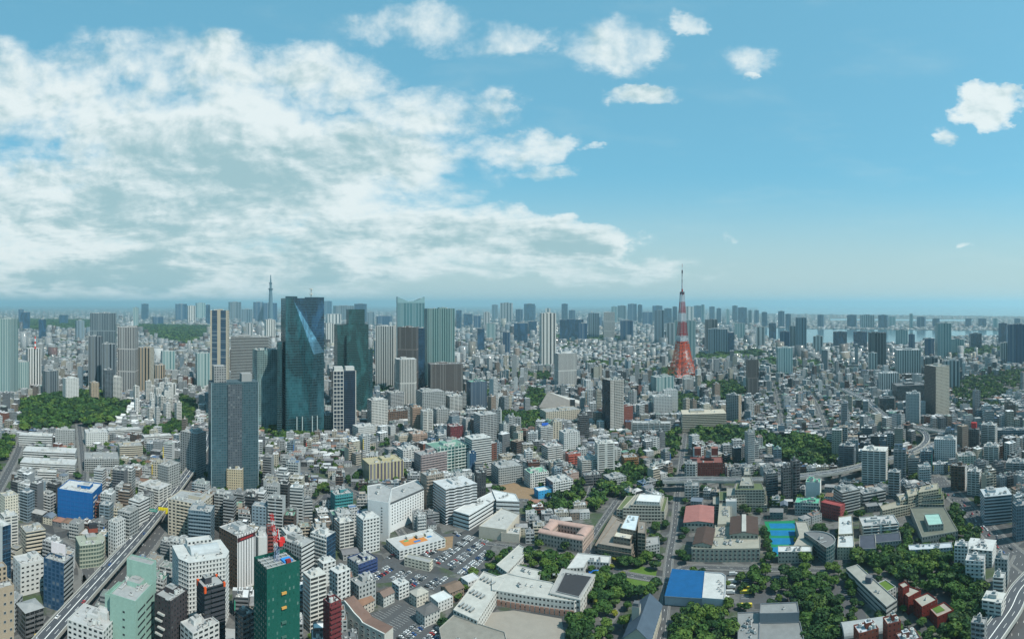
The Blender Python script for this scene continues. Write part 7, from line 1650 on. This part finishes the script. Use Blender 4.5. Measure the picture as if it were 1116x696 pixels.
for ln, px in LOTS.items():
    poly = [G2(*q) for q in px]; cx = sum(p[0] for p in poly) / len(poly); cy = sum(p[1] for p in poly) / len(poly); c, n = math.cos(LY), math.sin(LY); v = -60; rowi = 0; gi = 0
    rows = []
    while v < 60:
        row = []; u = -70
        while u < 70:
            x, y = cx + u * c - v * n, cy + u * n + v * c; X, Y = np.array([x]), np.array([y])
            def okp(d):
                xx, yy = np.array([x - n * d]), np.array([y + c * d]); return inside(poly, xx, yy)[0] and not any(inside(e, xx, yy)[0] for e in EXC) and not inside([G2(466, 599), G2(476, 585), G2(495, 583), G2(494, 598)], xx, yy)[0]
            if okp(2.6) and okp(-2.6):
                p0, p1 = Vector((x + c * 1.35 - n * -2.5, y + n * 1.35 + c * -2.5, .08)), Vector((x + c * 1.35 - n * 2.5, y + n * 1.35 + c * 2.5, .08)); m_.bar(p0, p1, .06, (.7, .7, .7))
                if random.random() < .82: row.append((x, y))
            u += 2.7
        if row: rows.append(row)
        gi += 1; v += 5.6 if gi % 2 == 1 else 10.5
    for ri, row in enumerate(rows):
        row.sort(key=lambda q: math.atan2(q[0], q[1]))
        for ci, (x, y) in enumerate(row):
            if NC >= 235: break
            col = random.choice(['white', 'white', 'white', 'silver', 'silver', 'black', 'black', 'grey', 'blue', 'dark blue', 'red'] if random.random() < .5 else ['white', 'silver', 'black', 'grey', 'white'])
            car(x, y, .06, LY + R(90) + (math.pi if random.random() < .5 else 0) + R(rnd_(-2, 2)), col, f'{col} car parked, {NTH[ri]} row of the {ln} car park, {NTH[min(ci, 19)]} from left', 'cars in the open car parks'); NC += 1
struct(m_.obj('parking_marking', None, LINE))
def traffic(PN, w, z, spacing, lab, f0=0, f1=1, lanes=4, n_max=30):
    path, N = PN; cnt = 0; acc = 0; nxt = spacing * .3
    for i in range(int(len(path) * f0), int((len(path) - 1) * f1)):
        L_ = (path[i + 1] - path[i]).length; acc += L_
        while acc > nxt and cnt < n_max:
            nxt += spacing * rnd_(.4, 1.5); ln = random.randrange(lanes); o = -w / 2 + w * (ln + .5) / lanes; p = path[i].lerp(path[i + 1], random.random()) + N[i] * o; d = path[i + 1] - path[i]
            col = random.choice(['white', 'silver', 'black', 'grey', 'blue', 'red']); cnt += 1
            car(p.x, p.y, p.z + z, math.atan2(d.y, d.x) + (math.pi if o < 0 else 0), col, '', lab); PENDING.append((bpy.data.objects[-1], '')) if False else None
            TRAF.append((CUR[0], col))
TRAF = []; CUR = [None]
_car = car
def car(x, y, z, yaw, col, label, group):
    t = _car(x, y, z, yaw, col, label, group); CUR[0] = t; return t
traffic(EX, 11.5, .03, 34, 'cars on the expressway', .05, .8, 4, 18); traffic(RD1, 17, .03, 6, 'cars queueing on the avenue', .2, 1, 5, 34); traffic(EXG, 26, .03, 30, 'cars on the street under the expressway', .1, .7, 6, 10)
for t, col in TRAF: PENDING.append((t, f'{col} car on the road'))
for k, (px, py) in enumerate(((813, 642), (813, 646.5), (813, 661))):
    p = G(px, py); t = thing('bus', ['yellow bus, farthest of the three by the trees', 'yellow bus, middle of the three by the trees', 'yellow bus, nearest of the three by the trees'][k], 'bus', (p.x, p.y, .06), -math.atan2(p.x, p.y)); w = 10
    link('body', loft([ring(-w / 2, 1.1, .4, 2.7, .1), ring(w / 2 - .4, 1.15, .4, 2.8, .1), ring(w / 2, 1.05, .5, 2.2, .1)], PAINT['yellow'], 'bus_body'), t)
    link('windows', loft([ring(-w / 2 + .4, 1.17, 1.5, 2.2, .02), ring(w / 2 - .8, 1.19, 1.5, 2.2, .02)], CGL, 'bus_windows'), t)
    for sx in (-3.2, 3.2):
        for sy in (-1, 1): m = MB(); m.bar((sx, sy * .85, .45), (sx, sy * 1.18, .45), .45, (.02, .02, .02), None, 10); m.obj('wheel', t, TYR)
for k, (px, py) in enumerate(((799, 627), (798, 635), (797, 641), (796, 647), (790, 653))):
    p = G(px, py); t = thing('delivery_truck', f'white box truck beside the blue-roofed hall, {NTH[k]} from the far end', 'truck', (p.x, p.y, .06), -math.atan2(p.x, p.y) + R(4), 'white trucks beside the hall')
    part_box(t, 'cargo_box', -.8, 0, .8, 5.4, 2.3, 2.4, WH, WH); part_box(t, 'cab', 2.9, 0, .5, 1.8, 2.1, 1.9, (.5, .52, .54), WH)
    for sx in (-2.2, 2.6):
        for sy in (-1, 1): m = MB(); m.bar((sx, sy * .8, .42), (sx, sy * 1.14, .42), .42, (.02, .02, .02), None, 10); m.obj('wheel', t, TYR)
give_labels()
# ------------------------------------------------------------ air
me = bpy.data.meshes.new('haze'); B_ = 61000; zt = 520
v = [(x, y, z) for z in (-1.0, zt) for x, y in ((-B_, -B_), (B_, -B_), (B_, B_), (-B_, B_))]
me.from_pydata(v, [], [(3, 2, 1, 0), (4, 5, 6, 7), (0, 1, 5, 4), (1, 2, 6, 5), (2, 3, 7, 6), (3, 0, 4, 7)])
hm = bpy.data.materials.new('haze_air'); hm.use_nodes = True; t = NT(hm.node_tree); t.n.clear(); o_ = t.new('ShaderNodeOutputMaterial'); pv = t.new('ShaderNodeVolumePrincipled'); t.l.new(pv.outputs[0], o_.inputs['Volume'])
pv.inputs['Color'].default_value = (.54, .83, .93, 1); pv.inputs['Density'].default_value = HAZE = 6.0e-5; pv.inputs['Anisotropy'].default_value = 0.42
me.materials.append(hm); hz = link('haze', me); hz['kind'] = 'stuff'; hz['label'] = 'pale blue air haze over the whole city'; hz['category'] = 'haze'
print('STATS', NB, 'fill', len(FILL), CNTF, 'far', NFAR, 'trees', NT_, 'cars', NC, 'objects', len(bpy.data.objects))
